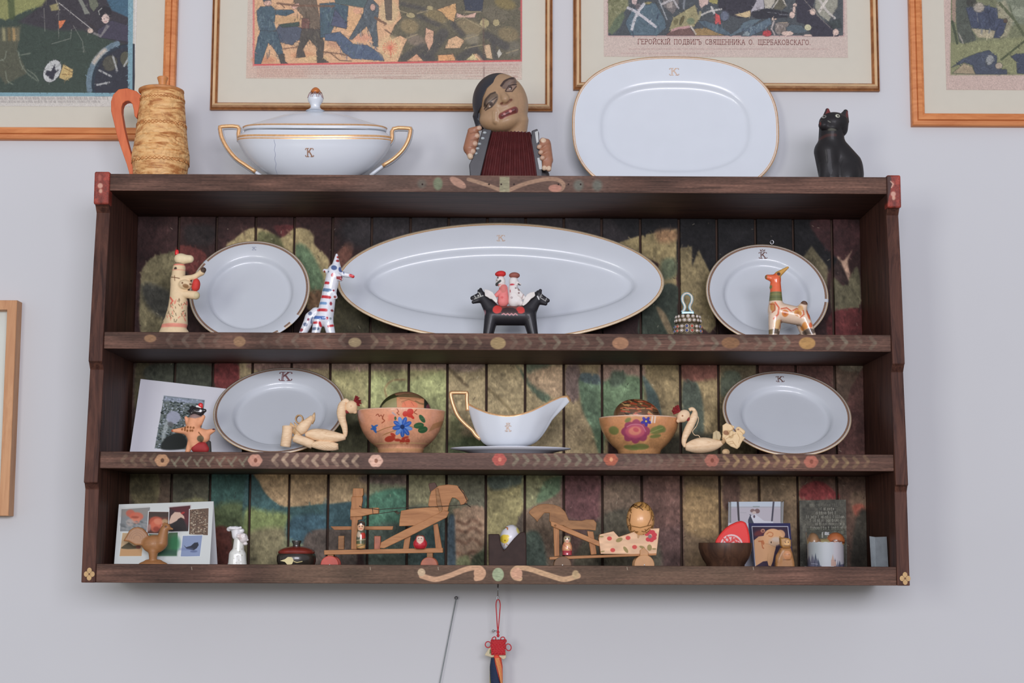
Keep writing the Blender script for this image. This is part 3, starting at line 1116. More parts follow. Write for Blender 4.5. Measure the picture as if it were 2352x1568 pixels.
def d_two(c):
    c.poly([(600, 1030), (1500, 1030), (1500, 1085), (600, 1085)], (118, 98, 92), 120, .55)
    for i, x in enumerate(range(285, 352, 22)):
        chev(c, x, 1056, .9, (130, 112, 90), -1, .6)
    for i, x in enumerate(range(400, 570, 26)):
        c.stroke([(x, 1066), (x + 12, 1050)], 5, (136, 134, 112), .55, 2)
        c.stroke([(x - 6, 1056), (x + 4, 1070)], 5, (136, 134, 112), .5, 2)
    for i, x in enumerate(range(632, 826, 23)):
        chev(c, x, 1057, .95, (192, 168, 140), -1, .85)
    for i, x in enumerate(range(1184, 1390, 24)):
        chev(c, x, 1056, .9, (142, 138, 114), 1, .75)
    for i, x in enumerate(range(1440, 1620, 25)):
        chev(c, x, 1057, .9, (126, 112, 94), 1, .5)
    for i, x in enumerate(range(1668, 1842, 23)):
        chev(c, x, 1060, .9, (172, 146, 102), 1, .8)
    for i, x in enumerate(range(1894, 2010, 24)):
        chev(c, x, 1061, .9, (164, 144, 100), 1, .75 - .1 * i)
    for x, y, col, cc in ((372, 1057, (180, 138, 104), (80, 54, 40)), (586, 1057, (192, 142, 122), (120, 72, 56)), (863, 1058, (222, 180, 158), (140, 96, 76)),
                          (1147, 1055, (182, 94, 84), (220, 140, 116)), (1403, 1055, (170, 96, 74), (226, 164, 122)), (1635, 1057, (164, 104, 88), (116, 66, 52)),
                          (1863, 1060, (172, 106, 88), (128, 74, 60))):
        for k in range(6):
            a = k * math.pi / 3
            c.ell(x + 8 * math.cos(a), y + 7 * math.sin(a), 9, 8, col, 0, .9, 2.5)
        c.ell(x + 1, y, 4, 5, cc, 0, .9, 2)


def d_bot(c):
    c.poly([(650, 1290), (1700, 1290), (1700, 1345), (650, 1345)], (112, 96, 76), 200, .7)
    L = [(968, 1322), (1000, 1330), (1034, 1321), (1070, 1307), (1097, 1303), (1110, 1313), (1106, 1325), (1094, 1328)]
    c.stroke(L, 12, (200, 160, 128), .95, 2, True)
    c.ell(968, 1314, 9, 9, (196, 172, 140), 0, .95, 2)
    c.ell(1101, 1316, 13, 14, (200, 158, 126), 0, .95, 2)
    c.stroke([(2288 - x + (8 if x < 1050 else 0), y) for x, y in L], 12, (200, 164, 128), .95, 2, True)
    c.ell(1187, 1317, 13, 14, (204, 158, 130), 0, .95, 2)
    c.ell(1322, 1319, 8, 10, (186, 160, 122), 0, .9, 3)
    c.ell(1144, 1319, 13.5, 15.5, (158, 170, 136), 0, .95, 2)
    for x in (850, 1006, 1730, 1440, 440):
        c.stroke([(x, 1302), (x + 1, 1308)], 1.5, (190, 180, 160), .7)


board('top_board', ZTB, ZT, 0, d_top, y1=WALL)
board('shelf_board', S1B, S1T, 0, d_one)
board('shelf_board', S2B, S2T, 0, d_two)
board('front_rail', ZB, LIP, 0, d_bot, y1=0.014)
M().box((LX, 0.014, S3T - 0.016), (RX, DP, S3T)).build('bottom_board', m_dark, rack)

# screw eye in the planks
m_steel = plain('steel', (170, 170, 172), 0.3, 1.0)
F0 = Fr(1773, 556, DP - .004)
t = [F0(1773 + 4 * math.cos(a), 556 + 4.5 * math.sin(a)) for a in np.linspace(0, 2 * math.pi, 17)[:-1]]
M().tube(t, 0.0014, 6, closed=True).tube([F0(1773, 556, 0), F0(1773, 556, -6)], .0015, 6).build('screw_eye', m_steel, rack, True)

# ------------------------------------------------------------------ framed prints
m_goldf = wood('gilt_frame', (186, 128, 84), (232, 182, 130), (30, 30, 30), 0.3, .1)
m_goldf.node_tree.nodes['Principled BSDF'].inputs['Metallic'].default_value = 0.3
m_gilt_d = wood('gilt_edge_shade', (128, 82, 50), (172, 116, 72), (30, 30, 30), .4, .1)  # darker copy of the gilt, shading of the frame edges put into colour
m_gilt_l = plain('gilt_highlight', (240, 204, 158), .28, .3, scale=20)  # lighter copy of the gilt, a highlight line painted along the moulding
m_oakf = wood('orange_pine_frame', (190, 112, 62), (222, 148, 92), (6, 50, 50), 0.45, .1)
m_oakv = m_oakf
m_mat = plain('cream_mount', (206, 200, 184), .8, var=.01)
m_glass = glass('picture_glass', ior=1.25)


def frame_mesh(x0, x1, z0, z1, prof, mat):
    """mitred moulding; prof = [(inset from outside, depth off the wall)]"""
    V, F, n = [], [], len(prof)
    for cx, cz, sx, sz in ((x0, z0, 1, 1), (x1, z0, -1, 1), (x1, z1, -1, -1), (x0, z1, 1, -1)):
        for i, d in prof:
            V.append((cx + sx * i, WALL - d, cz + sz * i))
    for c in range(4):
        for i in range(n - 1):
            a, b = c * n + i, ((c + 1) % 4) * n + i
            F.append((a, b, b + 1, a + 1))
    return V, F


def picture(label, cat_name, L, T_, R_, B, wpx, prof_kind, fmat, cv, paper, inset=.004):
    """outer edges given at the wall in pixels (values outside the photograph continue the frame)"""
    Y = WALL - .012
    a, b = P(L[0], L[1], Y), P(R_[0], R_[1], Y)
    x0, x1 = a.x, b.x
    z0 = P(*B, Y).z
    z1 = z0 + T_
    w = wpx * .00088
    g = thing(cat_name, label, 'picture', ((x0 + x1) / 2, WALL, z0))
    pf = {'gilt': [(0, .0), (0, .010), (w * .14, .012), (w * .16, .010), (w * .3, .014), (w * .45, .022), (w * .62, .024), (w * .75, .020), (w * .8, .013), (w * .92, .014), (w, .011), (w, .006)],
          'pine': [(0, .0), (0, .014), (w * .08, .017), (w * .36, .019), (w * .40, .0165), (w * .46, .0205), (w * .78, .0195), (w * .82, .015), (w * .96, .0135), (w, .012), (w, .006)],
          'box': [(0, .0), (0, .036), (.001, .037), (w * .98, .037), (w, .036), (w, .006)]}[prof_kind]
    V, F = frame_mesh(x0, x1, z0, z1, pf, fmat)
    seg = {'gilt': [1, 1, 1, 1, 0, 2, 2, 0, 1, 1, 0], 'pine': [0] * 10, 'box': [0] * 5}[prof_kind]
    mesh_obj('frame', V, F, [fmat, m_gilt_d, m_gilt_l], g, fm=seg * 4)
    M().box((x0 + w * .7, WALL - .0072, z0 + w * .7), (x1 - w * .7, WALL - .002, z1 - w * .7)).build('mount', m_mat, g)
    if paper:
        px0, pz0, px1, pz1 = paper
        mm = M().box((px0, WALL - .0080, pz0), (px1, WALL - .0072, pz1))
        mm.build('print', cmat(cat_name + '_print', cv, .7), g, uv=planar_uv(mm.v, (px0, px1, pz0, pz1)))
    M().box((x0 + w * .9, WALL - .0100, z0 + w * .9), (x1 - w * .9, WALL - .0092, z1 - w * .9)).build('glass_pane', m_glass, g)
    return g


YP = WALL - .008


def hazed(c, s, haze=(196, 184, 172), h=.10):
    """muted print inks, with haze of the glass mixed into the colour"""
    g = c.a.mean(-1, keepdims=True)
    c.a = ((g * s + c.a * (1 - s)) * (1 - h) + np.array(haze, np.float32) * h).astype(np.float32)


def paper_rect(l, b, r, up):
    x0, x1, z0 = P(l, 100, YP).x, P(r, 100, YP).x, P((l + r) / 2, b, YP).z
    return (x0, z0, x1, z0 + up)


def textlines(c, rows, col, seed=0, a=.55):
    r = np.random.default_rng(seed)
    for x0, x1, y, h, dy in rows:
        x = x0
        while x < x1:
            w = r.uniform(.8, 4.2) * h
            w = min(w, x1 - x)
            k = x
            while k < x + w:
                yy = y + dy * (k - x0) / (x1 - x0)
                c.stroke([(k, yy - h * r.uniform(.3, .6)), (k + h * .25, yy + h * .5)], h * .3, col, a * r.uniform(.5, 1))
                k += h * .5
            x += w + h * r.uniform(.5, 1.0)


# 1: the left print, soldiers by a gun carriage at night
R1 = paper_rect(-230, 244, 312, .36)
c1 = rect_canvas(R1[0], R1[2], R1[1], R1[3], YP, 1.15, (196, 190, 178))
c1.T(0, 0, .2105)
c1.poly([(-1100, -1000), (1455, -1000), (1440, 1052), (-1100, 1042)], (118, 160, 172))
c1.poly([(-1100, -1000), (1420, -1000), (1400, 1012), (-1100, 1005)], (56, 70, 60))
c1.poly([(0, -600), (560, -600), (560, 60), (400, 80), (280, 120), (60, 220), (0, 200), (-500, 220), (-500, -600)], (140, 142, 82), 20, sm=False)
c1.stroke([(90, -200), (120, 0), (130, 180)], 70, (70, 84, 50), .8, 20)
c1.poly([(200, 240), (460, 60), (540, -60), (1100, -100), (1400, 60), (1400, 500), (1160, 420), (900, 330), (560, 330)], (58, 54, 60), 30)
c1.poly([(1060, -200), (1420, -200), (1420, 200), (1220, 110)], (62, 98, 120), 15)
c1.poly([(540, 60), (640, 30), (640, 110), (560, 120)], (150, 140, 90), 14)
c1.poly([(-60, 320), (0, 300), (230, 280), (190, 560), (300, 800), (60, 920), (-100, 700)], (82, 84, 66), 20)
for x, c in ((40, (168, 160, 110)), (100, (120, 100, 60)), (150, (190, 150, 90)), (190, (120, 110, 80))):
    c1.stroke([(x, 320), (x + 5, 430)], 34, c, .8, 25)
for p_ in ([(200, 560), (230, 700), (300, 800), (400, 880)], [(0, 660), (50, 640), (70, 560)], [(230, 600), (330, 580)], [(60, 780), (80, 880), (140, 920)], [(300, 760), (380, 820), (420, 880)]):
    c1.stroke(p_, 14, (128, 136, 116), .6, 6, True)
for p_ in ([(640, 120), (640, 420)], [(800, 280), (900, 450), (915, 570)], [(480, 90), (490, 340)], [(780, 320), (770, 420), (560, 480)]):
    c1.stroke(p_, 9, (150, 150, 136), .55, 4)
c1.out = (8, (40, 40, 44))
c1.poly([(636, 225), (722, 215), (680, 290), (645, 320)], (220, 116, 70), 8)
c1.poly([(840, -20), (900, 100), (920, 160), (985, 150), (960, 110), (890, -20)], (128, 130, 118), 10)
c1.poly([(960, -20), (1050, -20), (1080, 60), (1020, 130), (980, 80)], (104, 108, 88), 10)
c1.poly([(1060, 330), (1220, 220), (1410, 280), (1410, 460), (1080, 410)], (66, 62, 78), 10)
c1.poly([(1030, 350), (1100, 380), (1160, 270), (1200, 280), (1100, 410), (1010, 370)], (150, 146, 140), 8, .7)
c1.ell(1140, 130, 75, 62, (44, 42, 48))
c1.stroke([(1085, 160), (1075, 120), (1110, 90)], 14, (160, 160, 150), .8)
c1.ell(1152, 205, 44, 54, (212, 186, 172))
c1.stroke([(1120, 212), (1140, 206)], 8, (90, 70, 70), .7)
c1.stroke([(1165, 200), (1182, 196)], 8, (90, 70, 70), .7)
c1.stroke([(1130, 238), (1165, 236)], 7, (150, 90, 86), .7)
c1.ell(985, 335, 34, 30, (206, 180, 160))
c1.stroke([(640, 30), (990, 310)], 9, (190, 186, 176), .9)
c1.stroke([(590, -60), (650, 110)], 12, (170, 165, 140), .7)
c1.stroke([(960, 250), (1040, 310)], 12, (60, 50, 46), .7)
c1.ell(570, 775, 90, 132, (188, 190, 186), 28)
c1.poly([(510, 770), (560, 780), (600, 700), (600, 760), (640, 765), (600, 800), (580, 870), (540, 850), (500, 810)], (52, 52, 64), 5)
c1.poly([(690, 695), (800, 760), (790, 840), (720, 880), (640, 850), (670, 760)], (200, 170, 104), 8)
for p_ in ([(700, 740), (790, 790)], [(680, 810), (780, 815)]):
    c1.stroke(p_, 9, (124, 90, 46), .8)
arc = lambda r, a0, a1: [(1420 + r * math.cos(math.radians(a)), 905 - r * math.sin(math.radians(a))) for a in np.linspace(a0, a1, 14)]
c1.ell(1420, 905, 410, 430, (48, 50, 60))
c1.stroke(arc(450, 108, 190), 60, (104, 128, 142), .95, 8)
c1.stroke(arc(452, 128, 150), 46, (212, 190, 166), .8, 30)
c1.stroke(arc(405, 95, 195), 30, (42, 54, 66), .9, 6)
c1.ell(1200, 690, 80, 90, (84, 82, 68), 30, .9, 10)
c1.ell(1370, 640, 60, 80, (88, 86, 66), 0, .9, 10)
for p_ in ([(1085, 768), (1210, 832)], [(1060, 926), (1190, 900)], [(1232, 615), (1278, 770)], [(1400, 640), (1355, 720)]):
    c1.stroke(p_, 22, (170, 172, 168), .9)
c1.out = None
c1.poly([(1400, -1000), (1460, -1000), (1445, 1052), (1395, 1012)], (118, 160, 172))
c1.poly([(-1100, 1008), (1400, 1012), (1445, 1052), (-1100, 1046)], (118, 160, 172))
c1.poly([(-1100, 1050), (1600, 1052), (1600, 1400), (-1100, 1400)], (204, 198, 188))
c1.poly([(1470, -1000), (1600, -1000), (1600, 1200), (1470, 1200)], (212, 206, 196))
textlines(c1, [(-900, 1180, 1072, 26, 0), (-900, 1090, 1108, 22, 0)], (120, 112, 110), 3)
c1.T(0, 0, 1)
c1.hatch([(0, 0), (297, 212)], 2200, 12, 1.6, .2, 31)
hazed(c1, .15, h=.05)
c1.noise(1.5, .04, 8)
picture('battle print in an orange pine frame, half hidden behind the birch jug', 'framed_print', (-325, 320), .62, (401, 240), (200, 321), 31, 'pine', m_oakf, c1, R1)

# 2: hand-to-hand battle print
R2 = paper_rect(567, 181, 1199, .40)
c2 = rect_canvas(R2[0], R2[2], R2[1], R2[3], YP, 1.2, (206, 184, 166))
c2.poly([(560, 100), (700, 150), (700, 190), (560, 180)], (212, 172, 150), 40, .6)
c2.T(570, 0, .1403)
c2.poly([(75, -2500), (4490, -2500), (4490, 1010), (75, 1090)], (222, 120, 110), 14)
c2.poly([(105, -2500), (4470, -2500), (4470, 988), (105, 1058)], (222, 170, 124))
for x, y, rx, ry, c in ((250, 980, 200, 60, (206, 130, 92)), (900, 900, 200, 50, (210, 140, 96)), (1500, 700, 200, 100, (196, 140, 110)), (1900, 620, 180, 60, (224, 150, 120)),
                        (640, 330, 240, 70, (200, 158, 106)), (1750, 350, 200, 200, (226, 172, 116)), (2300, 200, 160, 200, (206, 178, 128)), (1060, 960, 260, 50, (226, 186, 128))):
    c2.ell(x, y, rx, ry, c, 0, .7, 60)
c2.out = (9, (56, 50, 50))
BL, BL2, BR_, DK = (76, 98, 110), (116, 140, 144), (116, 100, 84), (62, 66, 72)


def fold(c, x0, y0, x1, y1, n, seed, cols):
    r = np.random.default_rng(seed)
    for _ in range(n):
        x, y = r.uniform(x0, x1), r.uniform(y0, y1)
        c.stroke([(x, y), (x + r.uniform(-45, 45), y + r.uniform(20, 110))], r.uniform(10, 26), cols[r.integers(len(cols))], .5, 8)


c2.poly([(500, 420), (700, 380), (880, 470), (850, 640), (720, 740), (520, 690), (440, 520)], (84, 92, 108), 10)
c2.poly([(500, 400), (830, 360), (840, 430), (560, 450)], (70, 86, 78), 10)
c2.poly([(140, 180), (200, 110), (380, 95), (450, 160), (430, 400), (460, 500), (200, 530), (150, 330)], BL, 8)
c2.poly([(440, 160), (720, 160), (760, 200), (620, 262), (450, 240)], BL, 8)
c2.poly([(200, 500), (470, 510), (560, 800), (590, 1000), (660, 1050), (540, 1052), (490, 900), (390, 760), (330, 700), (210, 1045), (105, 1062), (110, 850), (160, 640)], BL, 8)
fold(c2, 150, 150, 430, 450, 26, 1, [BL2, (60, 74, 92)])
fold(c2, 140, 540, 520, 900, 30, 2, [BL2, (56, 72, 92)])
c2.poly([(500, 890), (590, 880), (600, 1000), (660, 1050), (540, 1052)], (84, 82, 78), 8)
c2.poly([(230, -20), (370, -20), (360, 20), (260, 40)], (72, 88, 100), 6)
c2.ell(320, 50, 66, 46, (214, 168, 146))
c2.poly([(700, -100), (1100, -100), (1160, 250), (1180, 460), (870, 470), (900, 270), (820, 180)], BR_, 10)
c2.poly([(880, 300), (1010, 300), (1000, 480), (870, 465)], (122, 84, 76), 10)
c2.poly([(880, 470), (1170, 470), (1245, 700), (1225, 950), (1320, 1020), (1130, 1032), (1110, 760), (1000, 640), (900, 800), (940, 930), (780, 950), (800, 830), (860, 600)], (88, 82, 76), 8)
fold(c2, 760, 20, 1120, 440, 22, 3, [(140, 124, 104), (84, 72, 62)])
fold(c2, 880, 500, 1200, 800, 22, 4, [(112, 106, 90), (62, 62, 58)])
c2.poly([(1170, 60), (1400, 40), (1640, 100), (1610, 470), (1400, 430), (1330, 600), (1180, 620)], BL, 10)
fold(c2, 1190, 80, 1580, 440, 34, 5, [BL2, (62, 74, 104), (70, 92, 96)])
c2.poly([(1420, 150), (1620, 380), (1610, 470), (1360, 420)], (86, 92, 116), 8)
c2.poly([(1250, 560), (1500, 520), (1720, 720), (1950, 740), (2200, 900), (2225, 1000), (2100, 985), (1700, 960), (1560, 860), (1440, 680), (1260, 660)], (84, 100, 124), 10)
fold(c2, 1500, 640, 2150, 880, 34, 6, [(112, 134, 150), (64, 74, 110), (90, 110, 112)])
c2.poly([(1890, 60), (2010, -40), (2140, 100), (2130, 250), (2100, 400), (2125, 640), (2120, 770), (2040, 745), (2030, 620), (1940, 430), (1700, 650), (1650, 640), (1800, 380), (1890, 200)], (88, 98, 104), 8)
fold(c2, 1800, 100, 2100, 560, 26, 7, [(120, 132, 138), (66, 74, 84)])
c2.poly([(1400, -100), (2000, -100), (1900, 130), (1660, 90), (1430, 60)], (84, 104, 104), 14)
c2.ell(2040, 120, 44, 60, (206, 160, 140))
c2.ell(1790, 180, 74, 50, (224, 160, 126), 0, .8, 20)
c2.poly([(740, 70), (830, 50), (850, 100), (740, 160), (710, 120)], (218, 166, 144), 6)
c2.ell(790, 725, 44, 40, (200, 160, 120))
for p_, w in (([(480, 55), (760, 90), (1400, 100)], 34), ([(2080, 290), (2250, 390)], 40), ([(1230, 850), (1500, 880), (1640, 910)], 22), ([(1350, 870), (1500, 990), (1690, 1000)], 16), ([(580, 800), (800, 770)], 16),
              ([(540, 70), (600, 130)], 16), ([(2230, 480), (2350, 560)], 20)):
    c2.stroke(p_, w, (120, 88, 70), .85, 4)
c2.poly([(2230, 0), (2352, 0), (2352, 330), (2260, 330)], (112, 98, 84), 8)
c2.T(880, 0, .1403)
c2.poly([(260, -200), (380, -600), (2262, -600), (2262, 986), (1660, 992), (1560, 880), (1470, 880), (1360, 985), (1190, 992), (1150, 880), (900, 900), (890, 1000), (660, 1004), (550, 880), (400, 1006), (240, 1012), (330, 780), (400, 640), (280, 580), (150, 640), (110, 590), (200, 400), (300, 300), (260, 100)], (104, 98, 78), 8, sm=False)
r5 = np.random.default_rng(5)
for x, y, rx, ry, c in ((430, 430, 150, 120, (152, 132, 92)), (860, 270, 190, 110, (142, 124, 84)), (1400, 450, 220, 130, (146, 128, 92)), (2050, 560, 170, 120, (140, 122, 86)),
                        (1850, 230, 220, 110, (116, 108, 88)), (540, 660, 150, 90, (140, 122, 104)), (1460, 640, 120, 90, (142, 132, 108)), (2130, 800, 110, 130, (118, 112, 96)), (2000, 60, 180, 90, (140, 122, 72))):
    c2.ell(x, y, rx, ry, c, 15, .85, 50)
for p_, w in (([(330, 950), (640, 760)], 110), ([(720, 900), (980, 560)], 190), ([(1250, 960), (1500, 780)], 120), ([(1700, 580), (2000, 760)], 130), ([(1150, 400), (1300, 560)], 90),
              ([(580, 260), (900, 400)], 80), ([(600, 900), (820, 960)], 90), ([(1540, 840), (1650, 960)], 80), ([(1800, 700), (1840, 960)], 70), ([(300, 60), (700, 160)], 70)):
    c2.stroke(p_, w, (78, 76, 76), .75, 45)
for q, c in (([(700, 450), (830, 510), (820, 700), (750, 830), (680, 650)], (216, 164, 130)), ([(1070, 640), (1200, 585), (1330, 660), (1260, 790), (1010, 795)], (220, 172, 126)),
             ([(870, 160), (1190, 50), (1200, 180), (1160, 360), (1040, 300), (960, 200)], (214, 162, 104)), ([(1640, 740), (1750, 720), (1795, 970), (1690, 950)], (214, 176, 134)),
             ([(1860, 870), (1900, 790), (1950, 880), (1890, 960)], (196, 190, 172)), ([(380, 1005), (550, 880), (660, 1000)], (222, 160, 120)), ([(890, 900), (1150, 890), (1190, 990), (905, 1000)], (232, 164, 104)),
             ([(1350, 985), (1470, 880), (1560, 985)], (214, 196, 136))):
    c2.poly(q, c, 6)
c2.poly([(1250, -300), (1680, -300), (1620, 190), (1350, 170)], (64, 70, 84), 10)
c2.poly([(1200, 210), (1330, 260), (1530, 200), (1500, 290), (1200, 290)], (212, 168, 146), 8)
for x, y, rx, ry in ((450, 250, 76, 46), (1660, 380, 80, 80), (1850, 370, 60, 60), (770, 130, 60, 40)):
    c2.ell(x, y, rx, ry, (176, 160, 112), 10)
for p_ in ([(230, 160), (500, 250)], [(560, 220), (740, 170)], [(350, 640), (560, 560)], [(1330, 640), (1560, 570)], [(1350, 790), (1640, 730)], [(2020, 870), (2210, 810)], [(1190, 330), (1300, 280), (1660, 470)],
           [(1340, 200), (1600, 190)]):
    c2.stroke(p_, 20, (170, 152, 112), .7, 8)
for i in range(90):
    x, y = r5.uniform(300, 2230), r5.uniform(20, 900)
    c2.stroke([(x, y), (x + r5.uniform(-60, 60), y + r5.uniform(-30, 70))], r5.uniform(6, 14), [(84, 74, 56), (158, 140, 104), (66, 80, 60)][i % 3], .45, 6)
c2.ell(115, 780, 190, 190, (224, 186, 132), 0, .8, 80)
for k in range(18):
    a = k * math.pi / 9
    c2.stroke([(115, 780), (115 + 125 * math.cos(a), 780 + 115 * math.sin(a))], 11, (232, 116, 88), .8, 5)
c2.stroke([(120, 780), (125, 940)], 14, (220, 96, 72), .8)
c2.stroke([(2258, -600), (2262, 1000)], 22, (214, 84, 88), .7, 8)
c2.stroke([(-2100, 1062), (2265, 992)], 24, (224, 84, 84), .8, 10)
c2.stroke([(1640, 300), (1650, 1000), (1650, 1280)], 28, (96, 62, 60), .35, 14)
c2.T(0, 0, 1)
textlines(c2, [(590, 1192, 157, 2.4, -6), (590, 1192, 161, 2.4, -5), (590, 1192, 165.5, 2.4, -4), (590, 1192, 170, 2.4, -3), (590, 705, 174.5, 2.4, 0), (880, 960, 179.5, 2.6, 1), (1070, 1110, 175, 1.4, 0), (1178, 1192, 175.5, 4, 0)], (172, 112, 100), 4, .6)
c2.stroke([(815, 177.5), (966, 176)], .8, (150, 100, 90), .7)
c2.hatch([(584, 0), (1196, 142)], 3600, 10, 1.6, .2, 32)
c2.stroke([(585, 149), (1197.5, 139.2)], 3.4, (224, 84, 84), .9, 1.4)
c2.stroke([(1196.8, -80), (1197.5, 140)], 3, (214, 84, 88), .7, 1)
c2.out = None
c2.poly([(583, 151), (1198, 141), (1198, 152), (583, 158)], (206, 178, 164), 2, .8)
textlines(c2, [(590, 1192, 155, 2.2, -7)], (172, 112, 100), 14, .6)
hazed(c2, .18, (206, 178, 150), .05)
c2.noise(1.6, .04, 9)
picture('battle print of blue and khaki soldiers in a gold frame, behind the white tureen', 'framed_print', (482, 240), .62, (1269, 240), (875, 253), 18, 'gilt', m_goldf, c2, R2)

# 3: the priest's deed, with its printed title
R3 = paper_rect(1387, 131, 1947, .40)
c3 = rect_canvas(R3[0], R3[2], R3[1], R3[3], YP, 1.2, (204, 182, 168))
c3.poly([(1394, -400), (1940, -400), (1940, 84.5), (1394, 84.5)], (196, 160, 152), 3)
c3.T(1380, 0, .12755)
c3.poly([(133, -3000), (4362, -3000), (4362, 640), (133, 640)], (74, 80, 84))
c3.poly([(135, -900), (520, -900), (490, 120), (400, 240), (330, 480), (135, 600)], (128, 128, 88), 20, sm=False)
c3.poly([(135, 560), (260, 330), (400, 200), (430, 300), (340, 500), (200, 630)], (98, 112, 84), 25)
for i in range(26):
    x, y = r5.uniform(140, 440), r5.uniform(-10, 240)
    c3.ell(x, y, 26, 18, (100, 102, 66) if i % 2 else (150, 148, 108), 0, .7, 14)
c3.out = (9, (48, 48, 54))
c3.poly([(440, 420), (560, 180), (760, 50), (980, 50), (1150, 340), (1180, 500), (1010, 638), (540, 638)], (84, 106, 118), 14)
fold(c3, 560, 140, 1080, 560, 40, 12, [(112, 132, 138), (58, 68, 88), (70, 100, 108)])
c3.poly([(540, -200), (700, -200), (640, 100), (560, 60)], (196, 168, 160), 10)
c3.ell(680, 120, 60, 60, (120, 108, 110), 0, .9, 20)
c3.poly([(780, 40), (920, 30), (890, 80), (790, 80)], (150, 138, 84), 8)
c3.stroke([(775, 75), (690, 190), (615, 330), (560, 530)], 52, (200, 196, 196), .95, 4, True)
c3.stroke([(490, 140), (640, 220), (820, 350), (990, 480)], 50, (198, 192, 194), .95, 4, True)
c3.poly([(1080, -200), (1420, -200), (1400, 120), (1300, 260), (1130, 120)], (112, 106, 104), 14)
c3.poly([(1180, 60), (1300, 20), (1290, 160), (1190, 150)], (158, 146, 138), 10)
c3.stroke([(1090, 80), (1310, -20)], 40, (196, 190, 188), .9)
c3.stroke([(1310, 0), (1400, 150)], 34, (186, 182, 182), .9)
c3.stroke([(1040, -20), (1190, 350)], 20, (176, 180, 182), .8)
c3.stroke([(1510, -50), (1490, 160)], 34, (134, 140, 146), .8, 10)
c3.poly([(1220, 560), (1300, 320), (1480, 210), (1700, 80), (1770, 330), (1680, 490), (1600, 470), (1270, 545)], (156, 146, 102), 10)
c3.ell(1350, 390, 40, 60, (104, 96, 62), 20, .8, 12)
c3.ell(1460, 370, 30, 90, (96, 86, 52), 22, .9, 10)
c3.ell(1620, 380, 70, 60, (104, 122, 92), 0, .8, 25)
c3.poly([(1750, -200), (1960, -200), (1930, 80), (1810, 145), (1770, 100)], (204, 172, 158), 8)
c3.poly([(1930, -200), (2130, -200), (2100, 80), (1950, 40)], (160, 150, 84), 12)
c3.poly([(2100, -200), (2900, -200), (2800, 260), (2500, 330), (2240, 240), (2120, 130)], (56, 54, 64), 14)
c3.stroke([(1815, 270), (1900, 225), (2000, 195), (2170, 165)], 34, (196, 190, 180), .9, 4, True)
c3.stroke([(1990, 130), (2040, 230)], 42, (200, 194, 186), .95)
c3.stroke([(1765, 340), (1790, 220)], 44, (176, 166, 120), .8)
c3.poly([(2060, 230), (2140, 280), (2170, 440), (2060, 430)], (220, 78, 76), 6)
c3.ell(2230, 290, 80, 90, (104, 112, 132), 0, .9, 25)
c3.poly([(1680, 520), (1900, 500), (2240, 640), (1690, 640)], (158, 126, 78), 14)
c3.poly([(1740, 380), (1880, 370), (2160, 480), (2330, 600), (2300, 640), (2120, 600), (1860, 480)], (84, 104, 116), 10)
fold(c3, 1780, 380, 2250, 520, 16, 14, [(118, 138, 146), (60, 72, 88)])
c3.poly([(1180, 620), (1280, 540), (1400, 500), (1590, 480), (1700, 620), (1680, 640), (1180, 640)], (116, 84, 78), 8)
c3.stroke([(1290, 545), (1400, 505), (1590, 485)], 40, (206, 152, 150), .85, 8)
c3.stroke([(1620, 470), (1710, 610)], 30, (204, 190, 170), .95)
c3.T(1650, 0, .1318)
c3.poly([(1330, -500), (1760, -500), (1640, 160), (1800, 340), (2110, 560), (2090, 632), (1640, 636), (1520, 420), (1370, 380)], (56, 54, 66), 10, sm=False)
c3.poly([(560, 200), (660, 20), (660, -300), (780, -300), (800, 160), (640, 190)], (170, 164, 170), 8)
c3.poly([(750, -300), (1030, -300), (1010, 20), (900, 155), (810, 150)], (180, 172, 154), 8)
c3.poly([(1010, -100), (1130, -100), (1190, 110), (1100, 180), (960, 160)], (96, 92, 76), 8)
c3.stroke([(1040, 0), (940, 150)], 24, (190, 182, 168), .9)
c3.stroke([(1110, -40), (1175, 90)], 26, (196, 188, 172), .9)
c3.poly([(280, 250), (420, 220), (560, 175), (560, 290), (480, 310), (330, 280)], (206, 178, 128), 6)
c3.poly([(600, 240), (690, 170), (860, 150), (1220, 220), (1210, 300), (900, 320), (700, 330), (600, 300)], (50, 50, 58), 6)
c3.stroke([(860, 215), (1010, 230)], 14, (134, 136, 140), .8)
c3.stroke([(1060, 250), (1210, 255)], 14, (134, 136, 140), .8)
c3.poly([(360, 500), (420, 400), (560, 340), (760, 330), (500, 520), (220, 632), (180, 620)], (92, 112, 122), 8)
c3.poly([(460, 520), (700, 400), (900, 305), (930, 420), (760, 540), (560, 630), (400, 632)], (88, 108, 122), 8)
fold(c3, 420, 340, 880, 540, 22, 15, [(128, 148, 152), (58, 66, 88)])
c3.poly([(400, 620), (500, 530), (560, 590), (520, 630)], (134, 150, 152), 6)
c3.ell(850, 580, 80, 56, (204, 62, 66), 0, .95, 14)
c3.stroke([(970, 370), (925, 500), (980, 600)], 30, (196, 180, 172), .85, 5)
c3.poly([(990, 400), (1240, 400), (1180, 520), (1060, 620), (980, 560)], (138, 126, 118), 14)
fold(c3, 1000, 400, 1200, 540, 14, 16, [(86, 74, 68), (176, 164, 152)])
c3.poly([(930, 310), (1020, 320), (1010, 350), (930, 345)], (214, 182, 156), 5)
c3.poly([(1180, 480), (1280, 420), (1440, 440), (1560, 540), (1420, 590), (1200, 560)], (82, 96, 104), 8)
c3.poly([(1050, 390), (1220, 380), (1200, 410), (1060, 405)], (190, 168, 140), 6)
for x, y, rx, ry in ((1645, 205, 56, 60), (1200, 582, 110, 44), (2045, 560, 56, 60), (1335, 90, 38, 34), (1320, 170, 28, 70), (1285, 260, 50, 60), (1560, 615, 76, 22)):
    c3.ell(x, y, rx, ry, (214, 182, 164))
